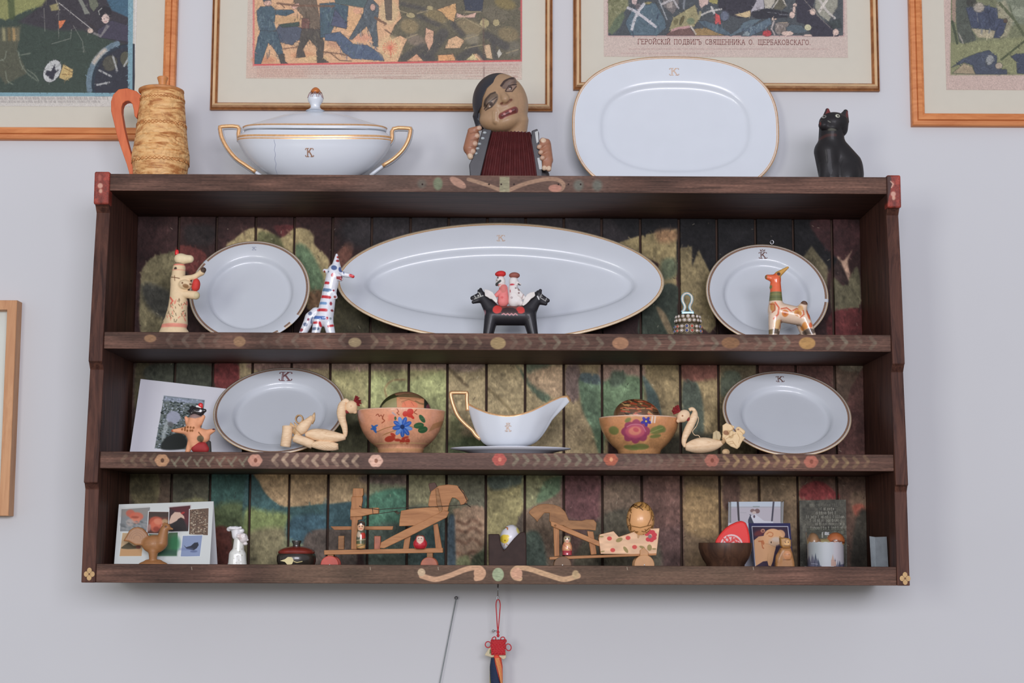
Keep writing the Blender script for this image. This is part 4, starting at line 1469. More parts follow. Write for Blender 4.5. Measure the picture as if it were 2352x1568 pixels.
c3.ell(1560, 478, 62, 56, (196, 190, 148), 20)
c3.poly([(1700, -300), (2100, -300), (2080, 120), (1920, 380), (1760, 260), (1680, 140)], (150, 148, 130), 25)
c3.stroke([(1740, -40), (1880, 180), (2030, 320)], 40, (198, 190, 180), .9, 5)
c3.stroke([(1900, -20), (1760, 200)], 46, (208, 198, 186), .9, 5)
c3.stroke([(1500, 0), (1760, 300), (1980, 510)], 14, (140, 132, 120), .8)
c3.poly([(1900, 380), (2120, 320), (2150, 480), (2000, 500)], (60, 68, 68), 12)
c3.T(0, 0, 1)
textlines(c3, [(1444, 1902, 112.5, 2.6, 0), (1426, 1642, 122.5, 2.6, 0)], (176, 130, 124), 6, .6)
c3.hatch([(1398, 0), (1936, 81)], 2600, 10, 1.6, .2, 33)
hazed(c3, .18, h=.05)
c3.noise(1.6, .04, 10)
g3 = picture('gold framed print with a Cyrillic title, partly behind the large white platter', 'framed_print', (1317, 150), .62, (2020, 150), (1670, 207), 19, 'gilt', m_goldf, c3, R3)
GL = {'Г': (.72, [[(.1, 0), (.1, 1)], [(.1, 1), (.66, 1), (.66, .8)], [(0, 0), (.22, 0)]]), 'Е': (.74, [[(.1, 0), (.1, 1)], [(0, 1), (.64, 1), (.64, .84)], [(.1, .52), (.5, .52)], [(0, 0), (.66, 0), (.66, .18)]]),
      'Р': (.72, [[(.1, 0), (.1, 1)], [(0, 1), (.45, 1), (.62, .86), (.62, .64), (.45, .5), (.1, .5)], [(0, 0), (.24, 0)]]), 'О': (.92, [[(.42, 0), (.16, .12), (.04, .5), (.16, .88), (.42, 1), (.68, .88), (.8, .5), (.68, .12), (.42, 0)]]),
      'И': (.86, [[(.1, 0), (.1, 1)], [(.7, 0), (.7, 1)], [(.1, .08), (.7, .92)], [(0, 0), (.2, 0)], [(.6, 1), (.8, 1)], [(0, 1), (.2, 1)], [(.6, 0), (.8, 0)]]), 'С': (.82, [[(.72, .8), (.6, .96), (.4, 1), (.14, .85), (.04, .5), (.14, .15), (.4, 0), (.6, .04), (.74, .2)]]),
      'К': (.78, [[(.1, 0), (.1, 1)], [(.62, 1), (.1, .48)], [(.26, .6), (.68, 0)], [(0, 0), (.2, 0)], [(0, 1), (.2, 1)], [(.58, 0), (.76, 0)]]), 'І': (.36, [[(.16, 0), (.16, 1)], [(.04, 0), (.28, 0)], [(.04, 1), (.28, 1)]]),
      'П': (.86, [[(.1, 0), (.1, 1)], [(.7, 0), (.7, 1)], [(0, 1), (.8, 1)], [(0, 0), (.2, 0)], [(.6, 0), (.8, 0)]]), 'Д': (.9, [[(.2, 0), (.34, 1)], [(.68, 0), (.68, 1)], [(.26, 1), (.76, 1)], [(.04, -.18), (.04, 0), (.84, 0), (.84, -.18)]]),
      'В': (.76, [[(.1, 0), (.1, 1)], [(0, 1), (.42, 1), (.56, .86), (.56, .66), (.42, .53), (.1, .53)], [(.42, .53), (.62, .4), (.62, .16), (.46, 0), (0, 0)]]), 'Ъ': (.84, [[(.0, .8), (.0, 1), (.24, 1)], [(.24, 0), (.24, 1)], [(.24, .52), (.58, .52), (.72, .4), (.72, .12), (.58, 0), (.14, 0)]]),
      'Я': (.76, [[(.58, 0), (.58, 1)], [(.68, 1), (.24, 1), (.08, .86), (.08, .64), (.24, .5), (.58, .5)], [(.4, .5), (.04, 0)], [(.48, 0), (.7, 0)]]), 'Щ': (1.1, [[(.1, 0), (.1, 1)], [(.5, 0), (.5, 1)], [(.9, 0), (.9, 1)], [(0, 0), (1.02, 0), (1.02, -.18)], [(0, 1), (.2, 1)], [(.4, 1), (.6, 1)], [(.8, 1), (1, 1)]]),
      'Н': (.86, [[(.1, 0), (.1, 1)], [(.7, 0), (.7, 1)], [(.1, .52), (.7, .52)], [(0, 0), (.2, 0)], [(.6, 1), (.8, 1)], [(0, 1), (.2, 1)], [(.6, 0), (.8, 0)]]), 'А': (.84, [[(.06, 0), (.4, 1), (.74, 0)], [(.18, .34), (.62, .34)], [(0, 0), (.16, 0)], [(.64, 0), (.82, 0)]]),
      'Б': (.76, [[(.1, 0), (.1, 1)], [(0, 1), (.58, 1), (.58, .84)], [(.1, .56), (.44, .56), (.62, .42), (.62, .14), (.46, 0), (0, 0)]]), '.': (.32, [[(.08, 0), (.08, .08)]]), ' ': (.62, [])}
GL['Й'] = (.86, GL['И'][1] + [[(.24, 1.28), (.34, 1.16), (.48, 1.16), (.58, 1.28)]])
txt = 'ГЕРОЙСКІЙ ПОДВИГЪ СВЯЩЕННИКА О. ЩЕРБАКОВСКАГО.'
tot = sum(GL[ch][0] + .12 for ch in txt)
xa, xb = P(1465, 96, YP).x, P(1864, 96, YP).x
za, zh = P(1665, 102, YP).z, P(1665, 91, YP).z - P(1665, 102, YP).z
mm, x = M(), 0.0
kx = (xb - xa) / tot
for ch in txt:
    ribbons(mm, [[(x + u, v) for u, v in st] for st in GL[ch][1]], .13, lambda u, v: Vector((xa + u * kx, WALL - .0083, za + v * zh)))
    x += GL[ch][0] + .12
o = mm.build('title_lettering', plain('title_ink', (150, 102, 96), .8), g3)
o['kind'] = 'stuff'

# 4: the right print
R4 = paper_rect(2171, 207, 2640, .36)
c4 = rect_canvas(R4[0], R4[2], R4[1], R4[3], YP, 1.15, (200, 172, 158))
c4.T(2080, 0, .1913)
c4.poly([(543, -1500), (2900, -1500), (2900, 895), (543, 895)], (118, 122, 88))
c4.poly([(543, -1500), (620, -1500), (600, 280), (560, 240)], (158, 132, 112), 8)
c4.poly([(543, 520), (1000, 480), (1500, 440), (1500, 895), (543, 895)], (136, 138, 94), 40, sm=False)
c4.poly([(990, -200), (2000, -200), (2000, 260), (1250, 300)], (118, 126, 102), 40)
c4.poly([(790, 340), (900, 350), (1080, 370), (1050, 460), (870, 450)], (174, 162, 128), 14)
c4.poly([(1090, 40), (1200, 0), (1300, 240), (1220, 440), (1100, 460)], (168, 158, 126), 30, .7)
c4.poly([(570, -1500), (710, -1500), (790, 350), (860, 480), (690, 530), (640, 500), (610, 300)], (80, 86, 76), 12, sm=False)
c4.stroke([(560, 260), (600, 420), (620, 520)], 30, (66, 76, 56), .9, 10)
c4.stroke([(640, 400), (690, 520)], 16, (170, 162, 146), .8, 6)
c4.out = (8, (56, 60, 56))
c4.poly([(720, 90), (930, 60), (1100, 100), (1110, 220), (1220, 240), (1180, 390), (1130, 455), (1055, 455), (1080, 370), (900, 345), (790, 340), (760, 220)], (66, 74, 96), 12)
c4.ell(880, 90, 70, 60, (166, 154, 136), 0, .95, 20)
c4.ell(790, 30, 60, 50, (60, 60, 56), 0, .9, 14)
c4.stroke([(850, 120), (870, 260)], 10, (130, 130, 128), .7)
c4.ell(1200, 250, 26, 26, (96, 78, 64))
c4.stroke([(1130, 40), (1300, 230), (1420, 420)], 34, (84, 92, 62), .9, 10)
c4.stroke([(1250, 60), (1300, 230)], 22, (84, 92, 66), .7, 10)
c4.stroke([(1150, 715), (1420, 500), (1500, 440)], 24, (76, 84, 56), .95, 6)
c4.poly([(1260, 60), (1500, 100), (1500, 230), (1300, 190)], (150, 156, 130), 25, .7)
c4.poly([(550, 810), (680, 710), (850, 640), (1000, 600), (1100, 680), (1090, 820), (1220, 840), (1220, 892), (840, 892), (800, 780), (700, 750)], (70, 78, 94), 8)
c4.poly([(560, 880), (700, 760), (800, 800), (840, 892)], (160, 142, 110), 14)
c4.ell(1010, 720, 46, 64, (150, 152, 148), 20, .9, 12)
c4.ell(1120, 790, 44, 40, (176, 156, 134), 0, .9, 10)
c4.poly([(1260, 680), (1330, 645), (1500, 640), (1500, 892), (1340, 880), (1330, 740)], (64, 72, 90), 8)
fold(c4, 800, 120, 1150, 330, 20, 17, [(84, 96, 118), (48, 54, 72)])
c4.T(0, 0, 1)
c4.hatch([(2186, 0), (2350, 170)], 900, 12, 1.9, .25, 34)
hazed(c4, .18, h=.05)
c4.noise(1.6, .05, 12)
picture('battle print in an orange pine frame at the upper right, beyond the black cat', 'framed_print', (2094, 250), .62, (2745, 250), (2300, 290), 32, 'pine', m_oakf, c4, R4)

# 5: small frame at the left edge
Yf = WALL - .03
c5 = Canvas([(-200, 700), (20, 700), (20, 1170), (-200, 1170)], 60, 120, (206, 212, 202))
x0, x1, z0, z1 = P(-390, 940, WALL).x, P(50, 690, WALL).x, P(33, 1185, WALL).z, P(50, 695, WALL).z
g5 = thing('framed_print', 'plain pine box frame cut off at the left edge of the picture', 'picture', ((x0 + x1) / 2, WALL, z0))
w5 = .0205
V, F = frame_mesh(x0, x1 + .001, z0, z1, [(0, 0), (0, .036), (.001, .037), (w5 * .97, .037), (w5, .036), (w5, .006)], m_oakf)
mesh_obj('frame', V, F, wood('light_pine_frame', (186, 132, 92), (214, 164, 120), (40, 40, 5), .5, .1), g5)
M().box((x0 + w5 * .5, WALL - .008, z0 + w5 * .5), (x1 - w5 * .5, WALL - .002, z1 - w5 * .5)).build('mount', plain('pale_mount', (212, 216, 208), .8, var=.01), g5)
M().box((x0 + w5 * .9, WALL - .0120, z0 + w5 * .9), (x1 - w5 * .9, WALL - .0112, z1 - w5 * .9)).build('glass_pane', m_glass, g5)
# ------------------------------------------------------------------ porcelain service
m_porc = plain('white_porcelain', (214, 219, 225), 0.27, var=.012, scale=20, coat=.22)
m_gold = plain('gilding', (226, 178, 128), 0.3, .35, var=.12, scale=200)
m_band = plain('brown_gold_band', (160, 130, 110), 0.35, .2, var=.3, scale=600)
m_edge = plain('pale_gold_edge', (226, 204, 172), 0.3, .15, var=.1, scale=300)
m_monog = plain('brown_monogram', (110, 72, 62), 0.4, var=.2, scale=600)
m_monol = plain('pale_gold_monogram', (210, 182, 160), 0.35, var=.1, scale=600)
m_mono_r = plain('red_brown_monogram', (128, 82, 84), 0.4, var=.2, scale=600)


def dish(name, label, group, xl, xr, ytop, zs, well=.70, oval=None, n_sup=2.0, rim_in=None, bands='brown', monogram=None, mono_y=.84, mono_s=1.0, crown=False, mono_x=0.0,
         yback=DP - .004, H=.022, lean=None, well_in=None, mono_m=None, chips=()):
    """a plate standing on the shelf at zs and leaning back until its upper rim touches the planks"""
    xc = (xl + xr) / 2
    ztop = P(xc, ytop, yback).z
    Yc = yback - .06
    for _ in range(12):
        a = (P(xr, 700, Yc).x - P(xl, 700, Yc).x) / 2
        if oval is None:
            b = a
            al = math.acos(min(1, (ztop - zs) / (2 * b)))
        else:
            al = math.radians(lean)
            b = (ztop - zs) / 2 / math.cos(al)
        Yc = yback - b * math.sin(al)
    zc = (ztop + zs) / 2
    Xc = (P(xr, 700, Yc).x + P(xl, 700, Yc).x) / 2
    ca, sa = math.cos(al), math.sin(al)

    def W(x, y, h):
        return Vector((Xc + x, Yc + y * sa - h * ca, zc + y * ca + h * sa))
    wi = well_in if well_in else b * (1 - well)
    # (inset, height, material of the step that follows)
    br = {'brown': [(0, 0, 3), (.0028, .0006, 0), (.0036, .0006, 2), (.0080, .0002, 0)], 'gold': [(0, 0, 3), (.0046, .0004, 1), (.0066, .0002, 0)],
          'thin': [(0, 0, 1), (.0024, .0005, 0), (.0036, .0005, 1), (.0052, .0003, 0)], 'none': [(0, 0, 0), (.002, .0005, 0)]}[bands]
    pr = br + [(wi * .5, -.003, 0), (wi * .86, -.0075, 0), (wi * .95, -.0095, 0), (wi * 1.0, -.0125, 0), (wi * 1.05, -.0165, 0), (wi * 1.12, -.0195, 0), (wi * 1.25, -.0205, 0)]
    pr = [(i, h * H / .022, m_) for i, h, m_ in pr]
    bk = [(wi * 1.12, -.0245, 0), (wi * 1.05, -.0275, 0), (wi * 1.0, -.0275, 0), (wi * .9, -.0135, 0), (wi * .5, -.0065, 0), (.001, -.0032, 0)]
    bk = [(i, h * H / .022, m_) for i, h, m_ in bk]
    n = 96
    ang = [2 * math.pi * k / n for k in range(n)]

    def outline(ins):
        A, B = a - ins, b - ins
        o_ = []
        for t in ang:
            c, s = math.cos(t), math.sin(t)
            e = 2 / n_sup
            o_.append((A * math.copysign(abs(c) ** e, c), B * math.copysign(abs(s) ** e, s)))
        return o_
    V, F, fm = [], [], []

    def ring(ins, h):
        V.extend(W(x, y, h) for x, y in outline(ins))
    hb = pr[-1][1]
    for i, h, _m in pr:
        ring(i, h)
    for i in range(len(pr) - 1):
        for k in range(n):
            F.append((i * n + k, (i + 1) * n + k, (i + 1) * n + (k + 1) % n, i * n + (k + 1) % n))
            mt = pr[i][2]
            if mt and any(a0 < math.degrees(ang[k]) < a1 for a0, a1 in chips):
                mt = 0
            fm.append(mt)
    base = len(V)
    V.append(W(0, 0, hb))
    L = (len(pr) - 1) * n
    for k in range(n):
        F.append((L + k, base, L + (k + 1) % n))
        fm.append(0)
    o2 = len(V)
    for i, h, _m in bk[::-1]:
        ring(i, h)
    m2 = len(bk)
    for k in range(n):
        F.append((k, (k + 1) % n, o2 + (k + 1) % n, o2 + k))
        fm.append(1 if bands != 'none' else 0)
    for i in range(m2 - 1):
        for k in range(n):
            F.append((o2 + i * n + k, o2 + i * n + (k + 1) % n, o2 + (i + 1) * n + (k + 1) % n, o2 + (i + 1) * n + k))
            fm.append(0)
    F.append(tuple(o2 + (m2 - 1) * n + k for k in range(n)))
    fm.append(0)
    lo = min(v.z for v in V)
    root = thing(name, label, name.split('_')[-1] if name != 'serving_platter' else 'platter', (Xc, Yc, lo), group)
    mesh_obj('dish', V, F, [m_porc, m_gold, m_band, m_edge], root, True, fm=fm)
    if monogram:
        mm = M()
        y0 = b - wi * (1 - mono_y) * 2.0
        sz = wi * .36 * mono_s

        def fn(u, v):
            x, y = mono_x * a + u * sz, y0 + v * sz
            r = b - math.hypot(x * b / a, y) if n_sup == 2 else b - y
            h = np.interp(r, [q[0] for q in pr], [q[1] for q in pr]) + .0004
            return W(x, y, h)
        ribbons(mm, mono(1, crown), .08, fn)
        mm.build('monogram', mono_m or m_monog, root)
    return root


GP = 'plates of the monogrammed dinner service'
YT = 0.246
# large platter on top of the rack, leaning against the wall
dish('serving_platter', 'large rounded white platter with thin gold rim leaning on the wall above the rack', None, 1314.5, 1795.5, 130, ZT, oval=True, n_sup=2.55, lean=9, bands='thin', well_in=.062, yback=WALL - .028,
     monogram=True, mono_y=.72, mono_s=.7, mono_m=m_monol, mono_x=.0, H=.015)
dish('serving_platter', 'long oval fish platter with a gold rim, largest dish on the upper shelf', None, 772, 1526, 511, S1T, oval=True, n_sup=1.92, lean=24, bands='gold', well_in=.062, monogram=True, mono_y=.70, mono_s=.58,
     mono_m=m_monol, mono_x=-.0, H=.026)
dish('dinner_plate', 'round white plate behind the cream clay animal, its rim band broken at the right', GP, 434, 711, 553, S1T, monogram=True, mono_y=.76, mono_s=.5,
     mono_m=plain('faded_monogram', (150, 156, 176), .4), chips=((318, 329), (300, 308), (140, 144)))
dish('dinner_plate', 'round white dinner plate behind the orange clay goat, crown over its letter K', GP, 1622, 1903, 561, S1T, monogram=True, mono_y=.66, mono_s=.95, crown=True, chips=((346, 351),))
dish('dinner_plate', 'round white dinner plate on the middle shelf behind the straw bird at the left', GP, 497, 797, 844, S2T, monogram=True, mono_y=.70, mono_s=1.4, mono_m=m_mono_r)
dish('dinner_plate', 'round white dinner plate at the right end of the middle shelf', GP, 1657, 1949, 852, S2T, monogram=True, mono_y=.72, mono_s=.9)

# ------------------------------------------------------------------ birch bark jug
F1 = Fr(370, 300, .10, ZT)
root = thing('birch_bark_jug', 'tan birch bark jug with lid and orange strap handle on top of the rack', 'jug', F1.raw(370, F1.base))


def bark():
    m, nt, b = _new('birch_bark')
    tc = _n(nt, 'ShaderNodeTexCoord')
    mp = _n(nt, 'ShaderNodeMapping')
    mp.inputs['Scale'].default_value = (14, 14, 60)
    nt.links.new(tc.outputs['Object'], mp.inputs['Vector'])
    no = _n(nt, 'ShaderNodeTexNoise')
    no.inputs['Scale'].default_value = 1.2
    no.inputs['Detail'].default_value = 6
    no.inputs['Distortion'].default_value = 2.2
    nt.links.new(mp.outputs[0], no.inputs['Vector'])
    wv = _n(nt, 'ShaderNodeTexWave', bands_direction='Z')
    wv.inputs['Scale'].default_value = 14
    wv.inputs['Distortion'].default_value = 14
    wv.inputs['Detail'].default_value = 4
    wv.inputs['Detail Scale'].default_value = 2
    nt.links.new(tc.outputs['Object'], wv.inputs['Vector'])
    cr = _n(nt, 'ShaderNodeValToRGB')
    e = cr.color_ramp.elements
    e[0].color, e[0].position = (*lin((176, 112, 58)), 1), .36
    e[1].color, e[1].position = (*lin((232, 186, 126)), 1), .62
    x = e.new(.5)
    x.color = (*lin((222, 170, 108)), 1)
    nt.links.new(no.outputs['Fac'], cr.inputs[0])
    c2_ = _n(nt, 'ShaderNodeValToRGB')
    c2_.color_ramp.elements[0].color, c2_.color_ramp.elements[0].position = (.45, .38, .3, 1), 0.02
    c2_.color_ramp.elements[1].color, c2_.color_ramp.elements[1].position = (1, 1, 1, 1), .12
    nt.links.new(wv.outputs['Fac'], c2_.inputs[0])
    mx = _n(nt, 'ShaderNodeMix', data_type='RGBA', blend_type='MULTIPLY')
    mx.inputs['Factor'].default_value = .34
    nt.links.new(cr.outputs[0], mx.inputs['A'])
    nt.links.new(c2_.outputs[0], mx.inputs['B'])
    nt.links.new(mx.outputs['Result'], b.inputs['Base Color'])
    b.inputs['Roughness'].default_value = .6
    _bump(nt, b, wv.outputs['Fac'], .5, .002)
    return m


m_bark = bark()
prf = [(214, 20), (214, 48), (218, 49), (240, 51), (290, 56), (300, 57), (318, 59), (319.5, 58), (321, 59.5), (341, 62), (342.5, 61), (344, 63), (355, 65), (356.5, 64), (358, 65.5), (370, 65.5), (388, 62), (F1.base - 3, 60), (F1.base, 57), (F1.base, 1)]
M().lathe(F1, 371, prf, 1, 56).build('body', m_bark, root, 'auto')
# pressed ornament: rows of raised diamonds and rings
mm = M()
for y0, n_, k in ((232, 22, 3.2), (292, 20, 4.4), (376, 20, 4.4)):
    h = np.interp(y0, [p[0] for p in prf], [p[1] for p in prf]) + .6
    for i in range(n_):
        for sgn in (-1, 1):
            pts = []
            for t in (0, .5, 1):
                a_ = 2 * math.pi * (i + t) / n_
                pts.append(F1(371 + h * math.cos(a_), y0 + sgn * (k * (1 - 2 * abs(t - .5)) - k / 2) * 1.6, -h * math.sin(a_)))
            mm.tube(pts, .0007, 5)
mm.build('pressed_pattern', plain('pressed_bark', (196, 132, 74), .6), root, True)['kind'] = 'stuff'
mm = M().lathe(F1, 368, [(204.5, 1), (205, 30), (206, 48), (208, 51.5), (211, 52), (214, 50.5), (216, 47), (216, 1)], 1, 56)
lid = mm.build('lid', plain('dark_bark_lid', (186, 124, 70), .55, var=.2), root, 'auto')
M().lathe(F1, 370, [(176, 1), (176, 10), (178, 12.5), (181, 12), (190, 9), (206, 8.5), (206, 1)], 1, 24).build('lid_knob', plain('turned_knob', (206, 136, 76), .5), lid, 'auto')
F1.T(0, 0, .2721)


def strap(m, fr, pairs, d0, d1):
    """closed band from left/right outline pairs"""
    n = len(pairs)
    V = []
    for (a, b) in pairs:
        V += [fr(*a, d1), fr(*b, d1), fr(*b, d0), fr(*a, d0)]
    F = []
    for i in range(n - 1):
        for k in range(4):
            F.append((i * 4 + k, i * 4 + (k + 1) % 4, (i + 1) * 4 + (k + 1) % 4, (i + 1) * 4 + k))
    F += [(3, 2, 1, 0), ((n - 1) * 4, (n - 1) * 4 + 1, (n - 1) * 4 + 2, (n - 1) * 4 + 3)]
    return m.add(V, F)


hp = [((1160, 1010), (1140, 990)), ((1172, 950), (1133, 940)), ((1186, 860), (1120, 890)), ((1190, 815), (1100, 868)), ((1150, 780), (1085, 862)), ((1070, 755), (1060, 866)), ((1000, 765), (1038, 885)), ((955, 810), (1030, 915)),
      ((938, 870), (1030, 960)), ((942, 950), (1040, 1010)), ((970, 1050), (1056, 1090)), ((1000, 1160), (1080, 1180)), ((1040, 1270), (1105, 1260)), ((1090, 1400), (1132, 1340)), ((1112, 1470), (1145, 1440)), ((1125, 1560), (1160, 1560))]
strap(M(), F1, hp, -45, 45).build('handle', wood('orange_strap', (190, 92, 54), (214, 116, 72), (40, 40, 8), .5, .1), root, bevel=.0015)

# ------------------------------------------------------------------ tureen
F2 = Fr(723, 320, .12, ZT)
b2 = F2.base
root = thing('soup_tureen', 'white lidded soup tureen with angular gold handles on top of the rack', 'tureen', F2.raw(723, b2))
bp = [(306, 150), (305, 163), (308, 166), (314, 176), (316, 178.5), (319, 179), (321, 178), (323, 178.5), (326, 178.5), (328, 177), (340, 171), (356, 161), (370, 149), (382, 136), (394, 120), (404, 102), (412, 86), (418, 80), (b2 - 3, 80), (b2, 82), (b2, 1)]
mi = [0] * 20
for i in (4, 5, 7):
    mi[i] = 1
M().lathe(F2, 724, bp, .45, 72, mi=mi, sag=13).build('bowl', [m_porc, m_gold], root, 'auto')
lp = [(246, 1), (246, 11), (253, 14), (257, 22), (260, 40), (267, 77), (276, 106), (285, 134), (291, 156), (292.5, 163), (294, 166.5), (296, 164), (298, 165), (301, 164), (304, 158), (304, 1)]
mi = [0] * 15
for i in (9, 10):
    mi[i] = 1
lid = M().lathe(F2, 723, lp, .45, 72, mi=mi, sag=10).build('lid', [m_porc, m_gold], root, 'auto')
fin = M().lathe(F2, 723, [(218, 13), (221, 16.5), (226, 18), (232, 17), (237, 13.5), (242, 11), (248, 11), (252, 16), (255, 22)], 1, 28).build('finial', m_porc, lid, 'auto')
M().lathe(F2, 723, [(200, .5), (201, 4), (204, 8), (209, 11.5), (213, 13)], 1, 20).build('finial_tip', plain('gilt_tip', (206, 122, 62), .3, .4), fin, True)
mm = M()
for k in range(8):                          # bud leaves round the finial
    a_ = k * math.pi / 4
    pts = [F2(723 + r * math.cos(a_ + o_), y, -r * math.sin(a_ + o_)) for y, r, o_ in ((226, 18.4, -.3), (219, 16.4, -.2), (212, 13.2, 0), (219, 16.4, .2), (226, 18.4, .3))]
    mm.tube(pts, .0008, 5)
mm.build('finial_petals', plain('lilac_gold_line', (176, 150, 150), .35, .3), fin, True)
for s_, pts in ((-1, [(551, 326), (549, 310), (547, 294), (509, 294), (507, 300), (511, 318), (520, 336), (533, 354), (548, 369), (566, 381), (590, 397), (606, 408)]),
                (1, [(894, 330), (901, 320), (904, 297), (940, 296), (943, 300), (940, 318), (932, 336), (920, 352), (902, 368), (880, 382), (852, 403)])):
    pts = smooth_open(pts, 3)
    m1 = M().tube([F2(x, y, 2) for x, y in pts], [.0060 if i < len(pts) - 4 else .0042 for i in range(len(pts))], 10, flat=1.5)
    hd = m1.build('handle', m_porc, root, True)
    M().tube([F2(x, y, 9.4) for x, y in pts[:-3]], .0040, 8, flat=.8).build('gilding', m_gold, hd, True)
mm = M()


def fn2(u, v):
    x, y = 720 + u * 14, 357 - v * 19
    h = np.interp(y, [p[0] for p in bp], [p[1] for p in bp])
    q_ = math.sqrt(max(1, h * h - (x - 724) ** 2))
    return F2(x, y + 13 * (q_ / 179) ** 2, .45 * q_ + 1.5)


ribbons(mm, mono(1), .075, fn2)
mm.build('monogram', plain('gold_brown_monogram', (150, 104, 72), .4), root)
mm = M()
pts = []
for y in range(328, 408, 6):
    x = 641 + 1.5 * math.sin(y * .3)
    h = np.interp(y, [p[0] for p in bp], [p[1] for p in bp])
    q_ = math.sqrt(max(1, h * h - (x - 724) ** 2))
    pts.append(F2(x, y + 13 * (q_ / 179) ** 2, .45 * q_ + .1))
mm.tube(pts, .0004, 4).build('crack', plain('old_crack', (150, 156, 180), .6), root)

# ------------------------------------------------------------------ accordion player
v_clay = vmat('painted_clay', .5, .1)
v_matte = vmat('matte_clay', .7, 0)
v_gloss = vmat('glazed_clay', .25, .5)
F3 = Fr(1165, 300, .075, ZT)
b3 = F3.base
root = thing('accordion_player_figurine', 'carved figurine of a tilted head in a black cap above a dark red accordion', 'figurine', F3.raw(1165, b3))
F3.T(1050, 160, .15947)
head = [('e', 655, 500, 0, 365, 440, 330, -12), ('c', 840, 760, 20, 190, 860, 900, 0, 150), ('e', 560, 740, 60, 240, 170, 200), ('e', 720, 790, 120, 210, 120, 190, -20),
        ('c', 640, 400, 290, 40, 690, 510, 340, 62), ('e', 640, 540, 300, 45, 38, 45), ('e', 760, 505, 290, 40, 38, 40),
        ('c', 650, 735, 285, 40, 820, 650, 280, 40), ('c', 560, 690, 260, 40, 560, 800, 240, 40), ('e', 740, 260, 245, 120, 62, 50, -38), ('e', 490, 500, 250, 110, 66, 50, -42)]
SK = (166, 134, 102)
pnt = [('e', 745, 265, 128, 74, -38, (112, 92, 80)), ('e', 487, 520, 124, 84, -45, (104, 86, 70)),
       ('s', [(635, 310), (680, 240), (740, 200), (800, 200)], 34, (60, 44, 40)), ('s', [(395, 580), (420, 500), (480, 430), (545, 410)], 26, (70, 56, 46)),
       ('e', 775, 330, 88, 44, -38, (150, 124, 108)), ('e', 500, 545, 84, 36, -40, (140, 116, 96)),
       ('s', [(695, 390), (740, 310), (850, 270)], 16, (54, 38, 34)), ('s', [(700, 400), (790, 390), (850, 300)], 14, (60, 42, 36)), ('s', [(395, 620), (470, 540), (570, 480)], 16, (54, 40, 34)),
       ('s', [(410, 640), (500, 610), (570, 510)], 14, (58, 44, 36)), ('e', 765, 340, 26, 30, 0, (66, 50, 44)), ('e', 490, 570, 26, 28, 0, (62, 46, 40)), ('e', 758, 352, 12, 12, 0, (190, 176, 168)),
       ('e', 470, 600, 12, 12, 0, (190, 176, 160)), ('s', [(640, 745), (730, 700), (835, 650)], 86, (126, 66, 60)), ('s', [(650, 745), (740, 700), (830, 655)], 44, (96, 44, 42)),
       ('e', 680, 720, 20, 16, 0, (176, 118, 112)), ('e', 765, 680, 22, 20, 0, (190, 124, 116)), ('s', [(645, 600), (700, 590), (780, 520)], 30, (150, 112, 88)), ('e', 640, 575, 24, 14, -20, (110, 70, 54)),
       ('e', 772, 520, 22, 14, -20, (110, 70, 54)), ('s', [(525, 680), (530, 770)], 12, (186, 156, 122)), ('s', [(890, 630), (900, 670)], 10, (196, 172, 146)), ('s', [(905, 420), (925, 560), (910, 660)], 70, (172, 138, 106))]
hd = blob('head', F3, head, v_clay, root, 1.05, 5, paint=pnt, base=SK)
blob('cap', F3, [('e', 610, 480, -40, 392, 438, 350, -12), ('c', 340, 680, -30, 120, 330, 800, -30, 70), ('-', 'p', [(790, 40), (740, 118), (580, 210), (430, 330), (370, 460), (350, 580), (300, 650), (295, 760), (340, 900), (1200, 1300), (1500, 200)], 60, 900, 0),
                 ('-', 'e', 655, 505, 0, 352, 430, 320, -12)], v_clay, root, 1.1, 3, base=(44, 44, 50))
body = [('p', [(390, 880), (1010, 890), (1100, 980), (1330, 1500), (1330, 1700), (200, 1700), (180, 1400)], -260, 60, 60)]
blob('body', F3, body, v_clay, root, 1.8, 4, cut=b3, base=(52, 44, 44))
# bellows: pleats that fan out downwards
mm = M()
n_ = 11
V, Fq = [], []
yb = (b3 - 160) / .15947
for i in range(2 * n_ + 1):
    t = i / (2 * n_)
    xt, xb = 500 + t * 560, 330 + t * 850
    d = 240 if i % 2 else 175
    for xx, yy in ((xt, 945), (xt * .45 + xb * .55, 1280), (xb, yb)):
        V.append(F3(xx, yy, d + 40 * math.sin(math.pi * t)))
    V.append(F3(xt, 945, 30))
    V.append(F3(xb, yb, 30))
for i in range(2 * n_):
    a, b = i * 5, i * 5 + 5
    Fq += [(a, a + 1, b + 1, b), (a + 1, a + 2, b + 2, b + 1), (a + 3, a, b, b + 3), (a + 2, a + 4, b + 4, b + 2)]
Fq += [(3, 4, 2, 1, 0), (2 * n_ * 5, 2 * n_ * 5 + 1, 2 * n_ * 5 + 2, 2 * n_ * 5 + 4, 2 * n_ * 5 + 3)]
mm.add(V, Fq)
mm.build('bellows', plain('dark_red_bellows', (98, 46, 46), .3, var=.2, coat=.4), root, bevel=.0008)
m_blk = plain('black_lacquer', (44, 42, 46), .3, var=.2, coat=.3)
mm = M().prism(F3, [(370, 900), (500, 920), (330, yb), (205, yb), (180, 1420), (290, 1180)], 40, 215)
pl = mm.build('keyboard_side', m_blk, root, bevel=.0015)
mm = M()
for x, y in ((400, 965), (372, 1045), (325, 1125), (300, 1190), (275, 1260)):
    mm.ball(F3(x, y, 222), .0045, .004, .003, 12)
mm.build('button', plain('pearl_buttons', (168, 176, 178), .25), pl, True)['kind'] = 'stuff'
mm = M().prism(F3, [(1070, 930), (1150, 900), (1175, 960), (1180, 1120), (1230, yb), (1130, yb), (1060, 1100)], 40, 215)
